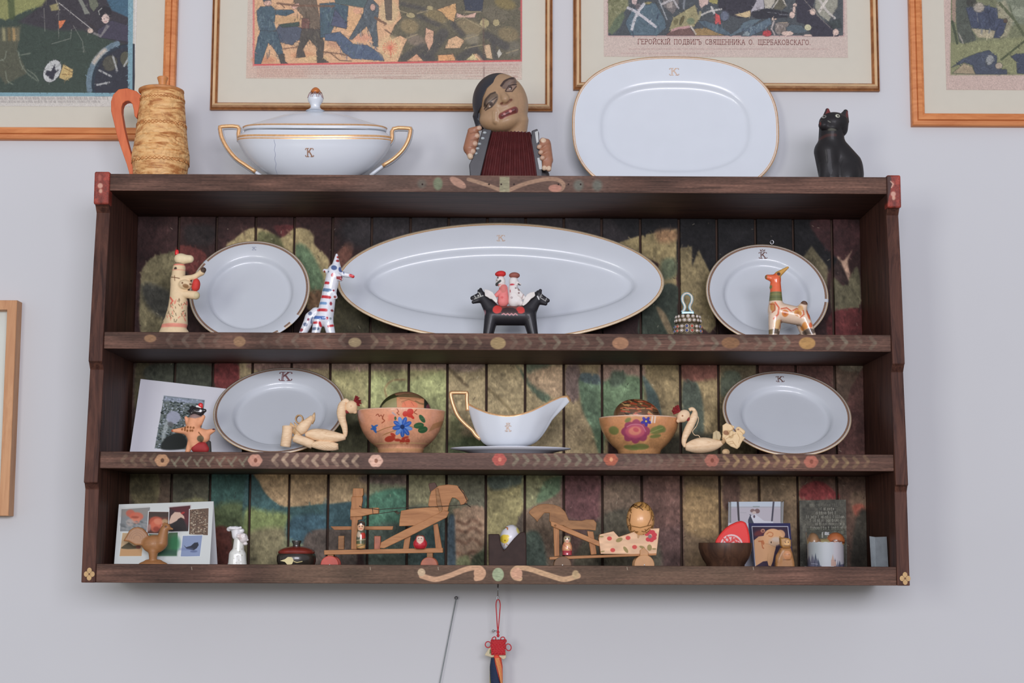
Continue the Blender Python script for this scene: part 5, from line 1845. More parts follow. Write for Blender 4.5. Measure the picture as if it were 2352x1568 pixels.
pr_ = mm.build('bass_side', m_blk, root, bevel=.0015)
m_key = plain('pale_keys', (176, 178, 176), .3)
for pts_ in ([(1115, 950), (1160, 930), (1170, 1090), (1140, 1110)], [(1150, 1320), (1210, 1310), (1220, 1480), (1180, 1480)]):
    M().prism(F3, pts_, 200, 222).build('key_plate', m_key, pr_)
HB = (156, 106, 80)
hl = [('c', 235, 1000, 190, 95, 190, 1180, 200, 95)] + [('c', 200 + i * 4, 940 + i * 95, 230, 44, 325 - i * 28, 905 + i * 112, 250, 36) for i in range(4)] + [('c', 170, 1180, 210, 60, 200, 1310, 240, 42)]
blob('hand', F3, hl, v_clay, root, 1.3, 3.0, base=HB, paint=[('e', 325 - i * 28, 905 + i * 112, 34, 34, 0, (190, 156, 132)) for i in range(4)] + [('e', 195, 1310, 46, 40, 0, (206, 180, 152))] + [('s', [(200 + i * 4, 990 + i * 95), (330 - i * 25, 955 + i * 112)], 9, (120, 78, 58)) for i in range(3)])
hr = [('c', 1270, 1120, 170, 80, 1300, 1340, 170, 78)] + [('c', 1290 - 4 * i, 1090 + i * 100, 210, 46, 1175 + i * 22, 1170 + i * 78, 245, 34) for i in range(3)] + [('c', 1270, 1330, 200, 48, 1250, 1470, 235, 34), ('c', 1320, 1340, 200, 50, 1315, 1480, 235, 36), ('c', 1240, 1080, 180, 55, 1230, 1080, 220, 50)]
blob('hand', F3, hr, v_clay, root, 1.3, 3.0, cut=b3, base=HB, paint=[('e', 1175 + i * 22, 1170 + i * 78, 34, 30, 0, (190, 156, 132)) for i in range(3)] + [('e', 1250, 1470, 36, 34, 0, (206, 180, 152)), ('e', 1315, 1475, 36, 34, 0, (206, 180, 152)), ('e', 1235, 1075, 40, 36, 0, (206, 180, 152))])

# ------------------------------------------------------------------ black cat
F4 = Fr(1925, 340, .08, ZT)
root = thing('cat_figurine', 'small black sitting cat figurine with red ears on the right end of the rack', 'figurine', F4.raw(1925, F4.base))
F4.T(1840, 230, .1594)
catb = [('e', 600, 1060, -20, 296, 330, 250), ('c', 370, 760, 60, 195, 400, 1120, 60, 160), ('c', 470, 720, 20, 200, 640, 950, -30, 240), ('c', 430, 420, 80, 178, 425, 640, 50, 185),
        ('c', 320, 980, 130, 80, 300, 1240, 150, 80), ('c', 460, 1000, 130, 80, 440, 1240, 150, 80), ('e', 640, 1120, 140, 150, 200, 110, 15)]
BK = (38, 36, 37)
blob('body', F4, catb, vmat('black_glaze', .5, .04, spec=.2), root, 1.5, 5, cut=F4.base, base=BK, paint=[('s', [(250, 590), (330, 560), (450, 560)], 40, (66, 44, 42)), ('s', [(372, 940), (362, 1130)], 10, (22, 21, 22)), ('s', [(560, 900), (520, 1000), (530, 1130)], 8, (24, 23, 24))])
chead = [('e', 455, 355, 110, 212, 150, 175), ('e', 300, 410, 190, 80, 72, 80), ('e', 420, 440, 190, 120, 84, 90), ('e', 560, 430, 90, 100, 120, 110)]
h_ = blob('head', F4, chead, bpy.data.materials['black_glaze'], root, 1.2, 4, base=BK,
          paint=[('e', 300, 288, 26, 24, 0, (178, 178, 170)), ('e', 303, 288, 15, 15, 0, (40, 38, 38)), ('e', 482, 293, 32, 27, 0, (206, 206, 184)), ('e', 488, 294, 15, 14, 0, (40, 38, 38)), ('s', [(345, 365), (375, 385)], 9, (150, 150, 140)),
                 ('e', 410, 500, 70, 26, 10, (100, 100, 92)), ('e', 238, 395, 10, 34, 0, (100, 50, 46))])
blob('ear', F4, [('c', 372, 262, 90, 74, 372, 168, 90, 30, .6)], v_clay, h_, 1.1, 2, base=(112, 46, 44), paint=[('s', [(325, 230), (360, 150)], 18, BK)])
blob('ear', F4, [('c', 595, 300, 70, 96, 640, 182, 60, 36, .6)], v_clay, h_, 1.1, 2, base=BK, paint=[('p', [(650, 170), (685, 175), (690, 230), (650, 290), (630, 240)], (96, 46, 44))])
# ------------------------------------------------------------------ upper shelf: clay toys
G1 = 'painted clay whistles and toys on the shelves'
F5 = Fr(420, 660, .06, S1T)
root = thing('clay_bear_toy', 'cream clay bear standing upright with a red-capped head and a red bundle, left end of the upper shelf', 'figurine', F5.raw(415, F5.base), G1)
root['label'] = 'cream clay animal with a red ear holding a red bundle, left end of upper shelf'
b5 = F5.base
F5.T(340, 550, .1467)
yb = (b5 - 550) / .1467
CR = (226, 200, 160)
marks = [('y', 365, 385, (96, 74, 54)), ('y', 392, 412, (224, 120, 104)), ('e', 440, 468, 24, 24, 0, (60, 46, 36)), ('y', 480, 494, (224, 160, 132)),
         ('s', [(375, 600), (510, 625)], 12, (96, 62, 40)), ('s', [(430, 580), (440, 660)], 10, (110, 72, 46))]
r6 = np.random.default_rng(3)
for i in range(46):
    x, y = r6.uniform(270, 620), r6.uniform(920, 1300)
    col = [(222, 108, 88), (120, 84, 56), (92, 78, 56)][i % 3]
    marks.append(('s', [(x, y), (x + r6.uniform(-30, 30), y + r6.uniform(20, 50))], 9, col))
marks += [('s', [(370, 920), (420, 980), (390, 1020)], 24, (222, 104, 84)), ('y', 1330, 1385, (232, 150, 128))]
blob('body', F5, [('c', 450, 1300, 0, 185, 480, 1000, 0, 140), ('c', 480, 1000, 0, 140, 465, 640, 0, 112), ('c', 465, 640, 0, 112, 478, 450, 0, 100), ('e', 430, yb - 20, 0, 235, 150, 180), ('c', 350, 1330, 0, 110, 300, yb, 0, 110), ('c', 520, 1300, 40, 90, 530, yb, 40, 70),
                  ('e', 600, 720, 90, 110, 78, 90), ('c', 550, 860, 60, 60, 760, 880, 80, 62), ('c', 700, 880, 80, 50, 770, 890, 90, 56), ('c', 540, 620, 70, 42, 740, 600, 90, 40), ('c', 740, 600, 90, 40, 850, 530, 100, 44), ('c', 850, 530, 100, 44, 880, 490, 100, 42)],
     v_matte, root, 1.3, 4, cut=b5, base=CR,
     paint=marks + [('e', 890, 480, 52, 58, 0, (74, 56, 46)), ('e', 620, 750, 46, 30, 10, (150, 112, 74)), ('e', 570, 705, 14, 14, 0, (110, 76, 50)), ('e', 690, 720, 16, 14, 0, (110, 76, 50)), ('e', 790, 890, 40, 50, 0, (206, 190, 150))])
blob('bundle', F5, [('e', 772, 715, 95, 62, 92, 70), ('e', 760, 770, 90, 60, 50, 60)], v_matte, root, 1.2, 3, base=(206, 62, 54))
h_ = blob('head', F5, [('e', 500, 300, 0, 104, 84, 86), ('c', 500, 310, 0, 80, 645, 305, 10, 62)], v_matte, root, 1.2, 4, base=(230, 212, 172))
blob('ear', F5, [('c', 436, 215, 0, 32, 438, 182, 0, 28)], v_gloss, h_, 1.0, 2, base=(226, 48, 50))

F6 = Fr(745, 670, .05, S1T)
root = thing('clay_goat_toy', 'white clay goat with red and blue stripes beside the long oval platter', 'figurine', F6.raw(740, F6.base), G1)
b6 = F6.base
F6.T(680, 570, .134)
WH, RD, BU, BG = (226, 228, 234), (196, 46, 54), (92, 124, 172), (110, 122, 150)
pt = [('s', [(490, 600), (560, 612)], 44, RD), ('s', [(480, 722), (590, 740)], 56, (98, 130, 162)), ('s', [(440, 838), (590, 858)], 48, RD), ('s', [(420, 950), (525, 962)], 46, (116, 154, 196)), ('s', [(395, 1068), (535, 1078)], 48, RD),
      ('s', [(345, 1198), (505, 1212)], 56, (78, 112, 176)), ('s', [(330, 1290), (430, 1290), (445, 1340)], 40, RD), ('s', [(290, 1392), (400, 1392)], 48, (104, 120, 144)), ('s', [(580, 1350), (650, 1335)], 38, RD),
      ('e', 635, 475, 24, 32, 20, RD), ('e', 560, 415, 14, 14, 0, BG), ('e', 485, 412, 18, 26, 0, (150, 70, 50)), ('e', 712, 156, 24, 20, 0, (176, 58, 54)), ('e', 708, 222, 28, 22, 0, (168, 52, 54)),
      ('e', 655, 350, 52, 42, 15, (80, 98, 142)), ('e', 765, 375, 34, 46, -10, (80, 98, 150)), ('e', 655, 738, 16, 16, 0, (150, 46, 60)), ('e', 715, 720, 14, 26, 20, (76, 90, 120)), ('e', 612, 962, 20, 30, 0, (150, 46, 60)),
      ('e', 680, 845, 24, 20, 0, (130, 56, 52)), ('e', 632, 1078, 22, 20, 0, (140, 60, 60)), ('e', 555, 1215, 20, 24, 0, (180, 50, 60)), ('e', 610, 1218, 18, 22, 0, (130, 146, 150)), ('e', 250, 1120, 34, 34, 0, BG), ('e', 222, 1225, 18, 24, 20, (140, 60, 90)),
      ('s', [(270, 1280), (280, 1220), (300, 1190)], 24, BG), ('e', 172, 1308, 38, 32, 20, BG), ('e', 100, 1400, 36, 30, 0, (160, 70, 74)), ('s', [(930, 470), (980, 490)], 46, (214, 50, 54)), ('s', [(810, 380), (820, 450)], 14, (80, 96, 140)),
      ('p', [(700, 500), (800, 500), (790, 570), (700, 540)], (150, 56, 60)), ('s', [(790, 490), (800, 530)], 12, (60, 40, 60))]
blob('body', F6, [('c', 500, 1200, 0, 150, 570, 760, 0, 116), ('c', 570, 760, 0, 116, 640, 440, 10, 120), ('e', 660, 370, 20, 115, 100, 100), ('c', 730, 500, 70, 62, 770, 530, 90, 50), ('c', 680, 300, 10, 76, 686, 110, 0, 22),
                  ('c', 770, 440, 20, 48, 970, 480, 20, 34), ('c', 540, 400, 20, 40, 485, 385, 20, 32), ('c', 400, 1230, 50, 88, 350, yb, 60, 70), ('c', 560, 1250, 40, 90, 625, yb, 50, 74), ('c', 340, 1090, -40, 85, 250, 1180, -50, 90),
                  ('c', 250, 1180, -50, 90, 100, yb, -50, 62), ('c', 640, 760, 60, 50, 690, 850, 60, 30)],
     v_gloss, root, 1.2, 3.5, cut=b6, base=WH, paint=pt)

# two riders on the double-headed black horse
F7 = Fr(1170, 690, .035, S1T)
root = thing('clay_horse_toy', 'black two-headed clay horse carrying two riders in front of the oval platter', 'figurine', F7.raw(1170, F7.base), G1)
b7 = F7.base
F7.T(1060, 610, .1084)
yb = (b7 - 610) / .1084
HB_ = (34, 32, 36)
hp_ = [('c', 720, 1060, 0, 205, 1380, 1060, 0, 205), ('c', 640, 1060, 60, 150, 560, yb, 90, 100), ('c', 640, 1060, -60, 150, 570, yb, -90, 100), ('c', 1430, 1060, 60, 150, 1525, yb, 90, 100), ('c', 1430, 1060, -60, 150, 1520, yb, -90, 100),
       ('c', 660, 960, 0, 175, 430, 640, 0, 92), ('c', 410, 640, 0, 84, 230, 690, 0, 44), ('c', 400, 720, 0, 70, 250, 775, 0, 36), ('c', 410, 570, 30, 55, 405, 510, 30, 34), ('c', 380, 570, -30, 45, 365, 530, -30, 30),
       ('c', 1420, 960, 0, 175, 1630, 660, 0, 92), ('c', 1650, 660, 0, 84, 1830, 735, 0, 42), ('c', 1640, 740, 0, 80, 1780, 800, 0, 42), ('c', 1640, 590, 30, 60, 1670, 530, 30, 36), ('c', 1600, 590, -30, 60, 1620, 550, -30, 36)]
blob('horse', F7, hp_, v_clay, root, 1.0, 3, cut=b7, base=HB_, paint=[
    ('s', [(270, 640), (305, 690), (305, 700)], 14, (206, 206, 196)), ('s', [(350, 570), (385, 600), (405, 660)], 20, (206, 206, 196)), ('s', [(270, 715), (460, 650)], 14, (206, 206, 196)), ('e', 355, 648, 16, 20, 0, (220, 220, 212)), ('s', [(195, 740), (240, 735)], 14, (206, 196, 190)),
    ('s', [(1700, 600), (1660, 680), (1780, 750), (1800, 690)], 13, (206, 206, 200)), ('s', [(1610, 660), (1640, 720)], 30, (206, 206, 206)), ('s', [(1690, 660), (1710, 650)], 12, (196, 196, 190)),
    ('p', [(660, 1000), (700, 900), (790, 800), (1230, 800), (1300, 880), (1350, 1020), (1180, 1040), (860, 1040)], (112, 66, 58)), ('e', 760, 950, 100, 90, -30, (200, 62, 56)), ('e', 1250, 960, 90, 80, 30, (196, 60, 54)),
    ('p', [(840, 1000), (870, 930), (960, 900), (1080, 900), (1160, 950), (1200, 1010), (1190, 1030), (850, 1030)], (58, 42, 42)), ('s', [(860, 1060), (900, 1040), (940, 1070), (980, 1040), (1020, 1075), (1060, 1040), (1100, 1075), (1140, 1040), (1180, 1070)], 22, (206, 140, 140)),
    ('e', 490, 1010, 30, 60, 0, (150, 96, 104))])
mw_ = plain('white_mane', (216, 210, 204), .6)
for pts in ([(480, 520), (560, 530), (660, 580), (730, 680), (765, 770), (740, 815), (690, 770), (650, 730), (600, 720), (560, 690), (500, 660)],
            [(1545, 565), (1460, 580), (1390, 620), (1330, 720), (1280, 850), (1310, 870), (1370, 830), (1420, 780), (1470, 720), (1530, 680), (1560, 650)]):
    M().prism(F7, pts, 92, 135).build('mane', mw_, root, bevel=.001)
rd1 = blob('rider', F7, [('c', 880, 760, 10, 120, 885, 480, 0, 92), ('c', 830, 560, 60, 60, 740, 640, 90, 45), ('e', 825, 330, 0, 102, 118, 95), ('c', 760, 390, 30, 40, 745, 410, 40, 30)], v_matte, root, 1.0, 3, base=(226, 128, 124),
           paint=[('y', 100, 405, (224, 218, 212), 'all'), ('e', 768, 262, 13, 18, 0, (40, 36, 40)), ('s', [(740, 415), (770, 370), (820, 335)], 44, (58, 62, 58)), ('e', 745, 405, 34, 34, 0, (50, 52, 50)), ('e', 750, 320, 10, 12, 0, (110, 90, 90)), ('s', [(800, 450), (860, 430)], 50, (224, 218, 210)),
                  ('e', 860, 690, 22, 20, 0, (190, 60, 64)), ('e', 860, 690, 12, 11, 0, (226, 128, 124)), ('e', 880, 500, 70, 90, 0, (206, 120, 112))])
blob('hat', F7, [('e', 822, 180, 0, 116, 58, 108), ('e', 840, 150, 0, 90, 40, 80)], v_matte, rd1, 1.0, 3, base=(206, 48, 48))
rd2 = blob('rider', F7, [('c', 1110, 760, 0, 125, 1095, 470, 0, 96), ('e', 1105, 340, 0, 100, 112, 95), ('c', 1150, 540, 50, 76, 1320, 690, 80, 50), ('c', 1200, 760, 30, 90, 1260, 800, 40, 60), ('c', 1200, 380, 40, 36, 1240, 400, 50, 26)], v_matte, root, 1.0, 3,
           base=(222, 216, 212), paint=[('e', 1070, 410, 50, 18, 0, (190, 50, 60)), ('e', 1210, 300, 9, 18, 0, (40, 36, 40)), ('s', [(1205, 395), (1255, 440)], 30, (80, 74, 74)), ('s', [(1205, 470), (1215, 530)], 40, (150, 124, 116)), ('e', 1148, 490, 18, 15, 0, (120, 104, 104)), ('e', 1213, 595, 18, 18, 0, (120, 90, 90)),
                                        ('e', 1062, 692, 20, 20, 0, (130, 110, 112)), ('e', 1062, 692, 11, 11, 0, (222, 216, 212)), ('s', [(1032, 530), (1032, 570)], 16, (160, 70, 76)), ('s', [(1310, 630), (1280, 700)], 16, (160, 130, 126))])
blob('hat', F7, [('e', 1120, 205, 0, 116, 66, 108)], v_matte, rd2, 1.0, 3, base=(150, 88, 76))

# enamel bell
F8 = Fr(1580, 720, .05, S1T)
b8 = F8.base
root = thing('enamel_bell', 'small filigree enamel bell with a pale blue loop handle on the upper shelf', 'bell', F8.raw(1580, b8))
mm = M().lathe(F8, 1580, [(722, 4), (722, 18), (726, 25), (732, 28), (742, 29), (744, 27.5), (747, 29), (756, 30), (b8 - 4, 31.5), (b8, 33), (b8, 1)], 1, 64)
V = np.array([tuple(v) for v in mm.v])
body = mm.build('body', plain('dark_bronze', (96, 84, 66), .4, .5, var=.3, scale=300), root, 'auto')
# filigree rosettes, each a wire ring round an enamel dot
m_wire, m_eb, m_er, m_ew = plain('silver_wire', (196, 180, 158), .35, .5), plain('blue_enamel', (78, 92, 150), .2), plain('red_enamel', (196, 90, 72), .2), plain('white_enamel', (214, 206, 200), .25)
wr, en = M(), [M(), M(), M()]
for y, n_, k, R in ((729, 15, 3.6, 27.6), (738, 16, 4.0, 29.2), (752, 16, 4.3, 30.2), (762, 16, 4.3, 31.2)):
    for i in range(n_):
        a_ = 2 * math.pi * (i + (.5 if y > 740 else 0)) / n_
        pts = [F8(1580 + (R + .6) * math.cos(a_ + k / R * math.cos(t)), y + k * math.sin(t), -(R + .6) * math.sin(a_ + k / R * math.cos(t))) for t in np.linspace(0, 2 * math.pi, 11)[:-1]]
        wr.tube(pts, .0007, 5, closed=True)
        c = F8(1580 + R * math.cos(a_), y, -R * math.sin(a_))
        en[(i + (y > 740)) % 3 if y > 740 else 2].ball(c, .0026, .0026, .0026, 10)
        for j in range(6):
            t = j * math.pi / 3
            wr.ball(F8(1580 + (R + .6) * math.cos(a_ + 2.3 / R * math.cos(t)), y + 2.3 * math.sin(t), -(R + .6) * math.sin(a_ + 2.3 / R * math.cos(t))), .0008, None, None, 6)
wr.build('filigree', m_wire, body, True)['kind'] = 'stuff'
for e_, m_ in zip(en, (m_eb, m_er, m_ew)):
    if e_.v:
        e_.build('enamel', m_, body, True)['kind'] = 'stuff'
mm = M().box(F8(1565, 723, -9), F8(1593, 716, 9))
mm.build('collar', plain('turquoise_enamel', (120, 178, 190), .25, coat=.5), root, bevel=.001)
om = smooth_open([(1566, 717), (1571, 712), (1573, 704), (1568, 692), (1568, 682), (1572, 676), (1578, 674), (1584, 676), (1589, 682), (1589, 692), (1584, 704), (1586, 712), (1591, 717)], 5)
hd = M().tube([F8(x, y) for x, y in om], .0030, 10, flat=1.6).build('handle', plain('pale_blue_enamel', (164, 202, 212), .22, coat=.6), root, True)
M().tube([F8(x, y, 4.6) for x, y in om], .0012, 6).build('gilt_line', plain('rose_gold', (226, 188, 160), .3, .5), hd, True)

# orange goat
F9 = Fr(1815, 690, .06, S1T)
b9 = F9.base
root = thing('clay_goat_toy', 'orange-necked clay goat with one tall horn in front of the right-hand plate', 'figurine', F9.raw(1810, b9), G1)
F9.T(1520, 480, .2551)
yb = (b9 - 480) / .2551
OR_, CM = (228, 106, 66), (232, 204, 178)
pt = [('y', 400, 752, OR_, 'all'), ('y', 750, 832, (112, 116, 72), 'all'), ('y', 770, 776, (150, 140, 80), 'all'), ('y', 798, 804, (84, 92, 56), 'all'), ('p', [(1010, 575), (1060, 530), (1120, 500), (1170, 500), (1150, 550), (1090, 600), (1070, 625), (1040, 590)], (206, 156, 80), 'all'),
      ('e', 1052, 588, 17, 16, 0, (96, 60, 40)), ('e', 1052, 588, 8, 8, 0, (60, 46, 40)), ('s', [(990, 582), (1060, 530), (1120, 512)], 8, (80, 56, 44)), ('e', 938, 616, 12, 18, 20, (140, 96, 50)), ('e', 980, 704, 10, 16, 0, (112, 130, 80)),
      ('s', [(1010, 850), (1040, 900), (1030, 960), (990, 1000)], 13, (214, 100, 70)), ('e', 990, 890, 22, 44, 0, (196, 140, 80)), ('s', [(970, 860), (1005, 870), (1005, 920), (980, 940)], 9, (180, 90, 60)),
      ('e', 1095, 948, 30, 32, 0, (214, 130, 66)), ('e', 1210, 945, 34, 30, 20, (206, 140, 70)), ('s', [(1060, 910), (1110, 900), (1150, 930)], 12, (206, 100, 66)), ('s', [(1165, 925), (1200, 905), (1260, 920), (1262, 960), (1230, 985)], 12, (206, 104, 66)),
      ('e', 1095, 948, 14, 15, 0, (176, 96, 48)), ('e', 1210, 945, 15, 13, 0, (180, 110, 50)), ('e', 1035, 1050, 32, 46, 10, (226, 184, 126)), ('s', [(1000, 1020), (990, 1070), (1010, 1100)], 9, (206, 130, 60)), ('s', [(1060, 1010), (1065, 1070)], 10, (206, 110, 66)),
      ('e', 1305, 960, 14, 46, -10, (214, 106, 66)), ('e', 1270, 1060, 24, 34, 0, (222, 150, 80)), ('e', 1320, 1055, 16, 24, 0, (220, 110, 70)), ('e', 1280, 845, 36, 20, 10, (104, 76, 60)), ('e', 1010, 1110, 60, 22, 0, (110, 96, 80)), ('e', 965, 1115, 26, 22, 0, (128, 108, 70)),
      ('e', 1315, 1110, 50, 26, 0, (112, 96, 84)), ('e', 1240, 900, 24, 28, 20, (226, 178, 124))]
blob('body', F9, [('c', 1040, 925, 0, 88, 1240, 965, 0, 82), ('c', 1025, 880, 0, 66, 1030, 640, 0, 42), ('c', 1030, 630, 0, 42, 955, 614, 0, 24), ('c', 1050, 590, 0, 30, 1140, 525, 0, 10), ('c', 1000, 690, 0, 26, 985, 706, 0, 12),
                  ('c', 1010, 980, 40, 60, 985, yb, 55, 36), ('c', 1030, 980, -40, 56, 1020, yb, -50, 34), ('c', 1270, 990, 40, 56, 1345, yb, 60, 34), ('c', 1250, 980, -40, 56, 1310, yb, -60, 34), ('c', 1240, 940, 0, 64, 1280, 858, 0, 33)],
     v_gloss, root, 1.3, 5, cut=b9, base=CM, paint=pt)
# ------------------------------------------------------------------ middle shelf
def lean_quad(px, Y1, Y0):
    """TL, TR, BR, BL pixels -> world, upper edge at depth Y1, lower edge at Y0"""
    return [P(*px[0], Y1), P(*px[1], Y1), P(*px[2], Y0), P(*px[3], Y0)]


m_paper = plain('white_card_edge', (212, 212, 212), .8, var=.01)
# photo card behind the clay bird
qp = [(323, 870), (560, 897), (551, 1036), (296, 1036)]
Yc0, Yc1 = .200, .248
zb0 = S2T + .0005
q = [P(323, 870, Yc1), P(560, 897, Yc1), P(555, 1036, Yc0), P(297, 1034, Yc0)]
q[2].z = q[3].z = zb0
cs = [proj(v) for v in q]
cp = Canvas(cs, 380, 260, (222, 222, 228))
cp.T(340, 900, .0925)
PQ = [(445, 125), (1480, 215), (1420, 700), (1330, 1420), (245, 1400)]
cp.poly([(445, 125), (1490, 215), (1400, 900), (1300, 1440), (245, 1400)], (112, 122, 118))
r8 = np.random.default_rng(8)
for i in range(900):
    x, y = r8.uniform(250, 1480), r8.uniform(140, 1400)
    lx = 445 - (y - 125) * .157
    rx_ = 1485 - max(0, y - 215) * .155
    ty = 125 + (x - 445) * .087
    if x < lx + 14 or x > rx_ - 14 or y < ty + 20:
        continue
    dark = (y - 125) / 1300
    c = r8.choice([0, 1, 2], p=[.45 - .3 * dark, .2 + .1 * dark, .35 + .2 * dark])
    cp.ell(x, y, r8.uniform(14, 38), r8.uniform(8, 20), [(186, 194, 208), (92, 104, 110), (38, 48, 44)][c], r8.uniform(-25, 25), .8, 6)
cp.poly([(450, 130), (1480, 218), (1465, 330), (430, 260)], (176, 186, 208), 60, .6)
cp.ell(700, 660, 180, 150, (168, 172, 188), 10, .95, 30)
cp.ell(500, 950, 60, 260, (188, 196, 196), 12, .7, 50)
cp.ell(640, 820, 80, 60, (104, 106, 106), 20, .9, 30)
cp.poly([(560, 1120), (900, 1040), (1080, 1260), (940, 1420), (420, 1410)], (40, 44, 42), 40, sm=True)
cp.poly([(1060, 540), (1170, 360), (1300, 420), (1330, 600), (1200, 620)], (36, 34, 36), 14)
root = thing('greeting_card', 'white greeting card with a photo of a pebbly shore behind the left plate on the middle shelf', 'card', (sum(v.x for v in q) / 4, Yc0, zb0))
root['label'] = 'white photo card of a pebbly shore tucked behind the middle-shelf plate, beside a clay bird'
card('sheet', q, .0012, [cmat('shore_photo', cp, .55), m_paper], root)

G1 = 'painted clay whistles and toys on the shelves'
# clay bird
Fb = Fr(445, 980, .05, S2T)
root = thing('clay_bird_toy', 'orange clay bird with a black head and red comb in front of the photo card', 'figurine', Fb.raw(445, Fb.base), G1)
bb = Fb.base
Fb.T(340, 900, .0925)
yb = (bb - 900) / .0925
SAL = (226, 160, 120)
r9 = np.random.default_rng(9)
pt = [('e', x, y, 26, 30, 0, (140, 84, 40)) for x, y in ((870, 935), (945, 900), (1020, 885), (1095, 895), (1165, 900), (945, 950), (1010, 970), (1090, 970), (1140, 970))]
pt += [('e', 1335, 1165, 85, 80, 0, (108, 96, 70)), ('s', [(1290, 1010), (1370, 1100)], 26, (120, 76, 44)), ('e', 1640, 925, 34, 24, 0, (90, 50, 44)), ('s', [(1600, 1180), (1640, 1050)], 60, (170, 140, 70)), ('s', [(930, 620), (980, 720)], 30, (230, 160, 130)),
       ('p', [(920, 470), (1420, 520), (1340, 620), (1200, 670), (1040, 640), (930, 560)], (150, 124, 118)), ('e', 600, 970, 40, 30, 0, (170, 84, 60))]
blob('body', Fb, [('e', 1130, 1010, 0, 220, 150, 170), ('c', 1110, 930, 20, 180, 1170, 690, 20, 165), ('c', 990, 760, 40, 60, 945, 640, 40, 40), ('c', 1290, 760, 60, 80, 1375, 620, 60, 52), ('c', 960, 960, 40, 100, 620, 965, 30, 36),
                  ('c', 1330, 1050, 20, 150, 1420, 1130, 20, 130), ('c', 1400, 1050, 20, 110, 1630, 950, 10, 48), ('c', 1150, 1120, 10, 170, 1180, 1300, 10, 150), ('c', 1060, 1280, 30, 70, 1000, yb, 40, 60)],
     v_matte, root, 1.2, 4, cut=bb, base=SAL, paint=pt)
h_ = blob('head', Fb, [('e', 1235, 490, 30, 165, 118, 110, 10), ('c', 1150, 480, 60, 80, 1090, 530, 80, 50), ('c', 1350, 470, 60, 60, 1410, 465, 60, 44)], v_gloss, root, 1.0, 3, base=(44, 40, 42), paint=[('e', 1316, 474, 32, 34, 0, (226, 226, 226))])
blob('comb', Fb, [('e', 1300, 330, 40, 62, 62, 50), ('e', 1330, 370, 40, 30, 40, 30)], v_gloss, h_, 1.0, 2, base=(222, 52, 54))
blob('crest', Fb, [('c', 1215, 360, 50, 36, 1290, 400, 50, 34)], v_gloss, h_, 1.0, 2, base=(220, 216, 212))
blob('base', Fb, [('c', 1230, 1345, 60, 100, 1400, 1345, 60, 100), ('c', 1200, 1400, 60, 100, 1450, 1420, 60, 100)], v_matte, root, 1.1, 3, cut=bb, base=(160, 46, 46))
blob('foot', Fb, [('c', 1520, 1260, 20, 60, 1540, yb, 30, 60)], v_matte, root, 1.1, 3, cut=bb, base=(58, 54, 50))

# straw birds
m_straw = wood('corn_straw', (218, 182, 142), (244, 216, 180), (40, 40, 160), .6, .3)
m_strawd = wood('dry_straw', (168, 134, 92), (222, 188, 146), (60, 60, 60), .7, .3)
m_redf = plain('red_bristle', (140, 40, 42), .7, var=.2)
GS = 'straw birds on the middle shelf'


def leafroll(fr, pts, r, name, mat, root, open_=True):
    """a strip of husk rolled into a tube"""
    m = M()
    m.tube([fr(*p) for p in smooth_open(pts, 4)], r, 14)
    return m.build(name, mat, root, True)


Fs = Fr(735, 980, .045, S2T)
root = thing('straw_bird', 'straw bird with a long neck facing right, between the left plate and the flowered bowl', 'figurine', Fs.raw(735, Fs.base), GS)
k_ = .10204
Fs.T(630, 890, k_)
body = M().tube([Fs(*p) for p in smooth_open([(700, 1060, 0), (860, 1050, 0), (1100, 1080, 0), (1350, 1110, 0), (1610, 1115, 0)], 4)], [.0022 + .0112 * math.sin(math.pi * (.06 + .86 * i / 16)) for i in range(17)], 16)
body.build('body', m_straw, root, True)
nk = smooth_open([(1590, 1110, 0), (1600, 1030, 0), (1580, 880, 0), (1520, 700, 0), (1505, 560, 0), (1520, 420, 0), (1550, 330, 0), (1600, 280, 0), (1660, 330, 0)], 3)
M().tube([Fs(*p) for p in nk], [np.interp(i / (len(nk) - 1), [0, .25, .5, .65, .8, 1], [.0030, .0062, .0096, .0086, .0045, .0040]) for i in range(len(nk))], 14).build('neck', m_straw, root, True)
hd = blob('head', Fs, [('e', 1725, 430, 0, 140, 150, 110, 20), ('c', 1760, 460, 0, 100, 1810, 540, 0, 46)], vmat('straw_head', .6), root, 1.1, 3, base=(232, 198, 158), paint=[('e', 1732, 420, 16, 16, 0, (206, 160, 120))])
mm = M()
rr = np.random.default_rng(4)
for i in range(46):
    a_ = math.radians(rr.uniform(-35, 75))
    L = rr.uniform(120, 190)
    mm.tube([Fs(1770, 330, rr.uniform(-40, 40)), Fs(1770 + L * math.cos(a_), 330 - L * math.sin(a_) * .9, rr.uniform(-60, 60))], .0009, 4)
o = mm.build('crest', m_redf, hd)
o['kind'] = 'stuff'
M().ball(Fs(1640, 535, 20), .0045, .004, .0042).build('wattle', m_redf, hd, True)
M().tube([Fs(*p) for p in smooth_open([(300, 870, 10), (300, 1000, 20), (280, 1180, 20), (260, 1330, 10)], 4)], [.0105] * 13, 16).build('tail_roll', m_straw, root, True)
M().tube([Fs(*p) for p in [(430, 930, 0), (520, 1010, 10), (560, 1080, 10), (440, 1180, 20)]], [.006, .008, .008, .006], 12).build('tail_fold', m_strawd, root, True)
M().tube([Fs(*p) for p in smooth_open([(470, 1130, 40), (600, 1180, 60), (760, 1240, 60), (880, 1290, 50)], 3)], [.0090] * 10, 16).build('tail_roll', m_straw, root, True)
M().tube([Fs(*p) for p in smooth_open([(560, 990, 40), (650, 900, 50), (760, 780, 50), (860, 650, 40)], 3)], [.0095, .0105, .011, .011, .0105, .0095, .0085, .007, .0055, .004], 16).build('wing_leaf', m_straw, root, True)
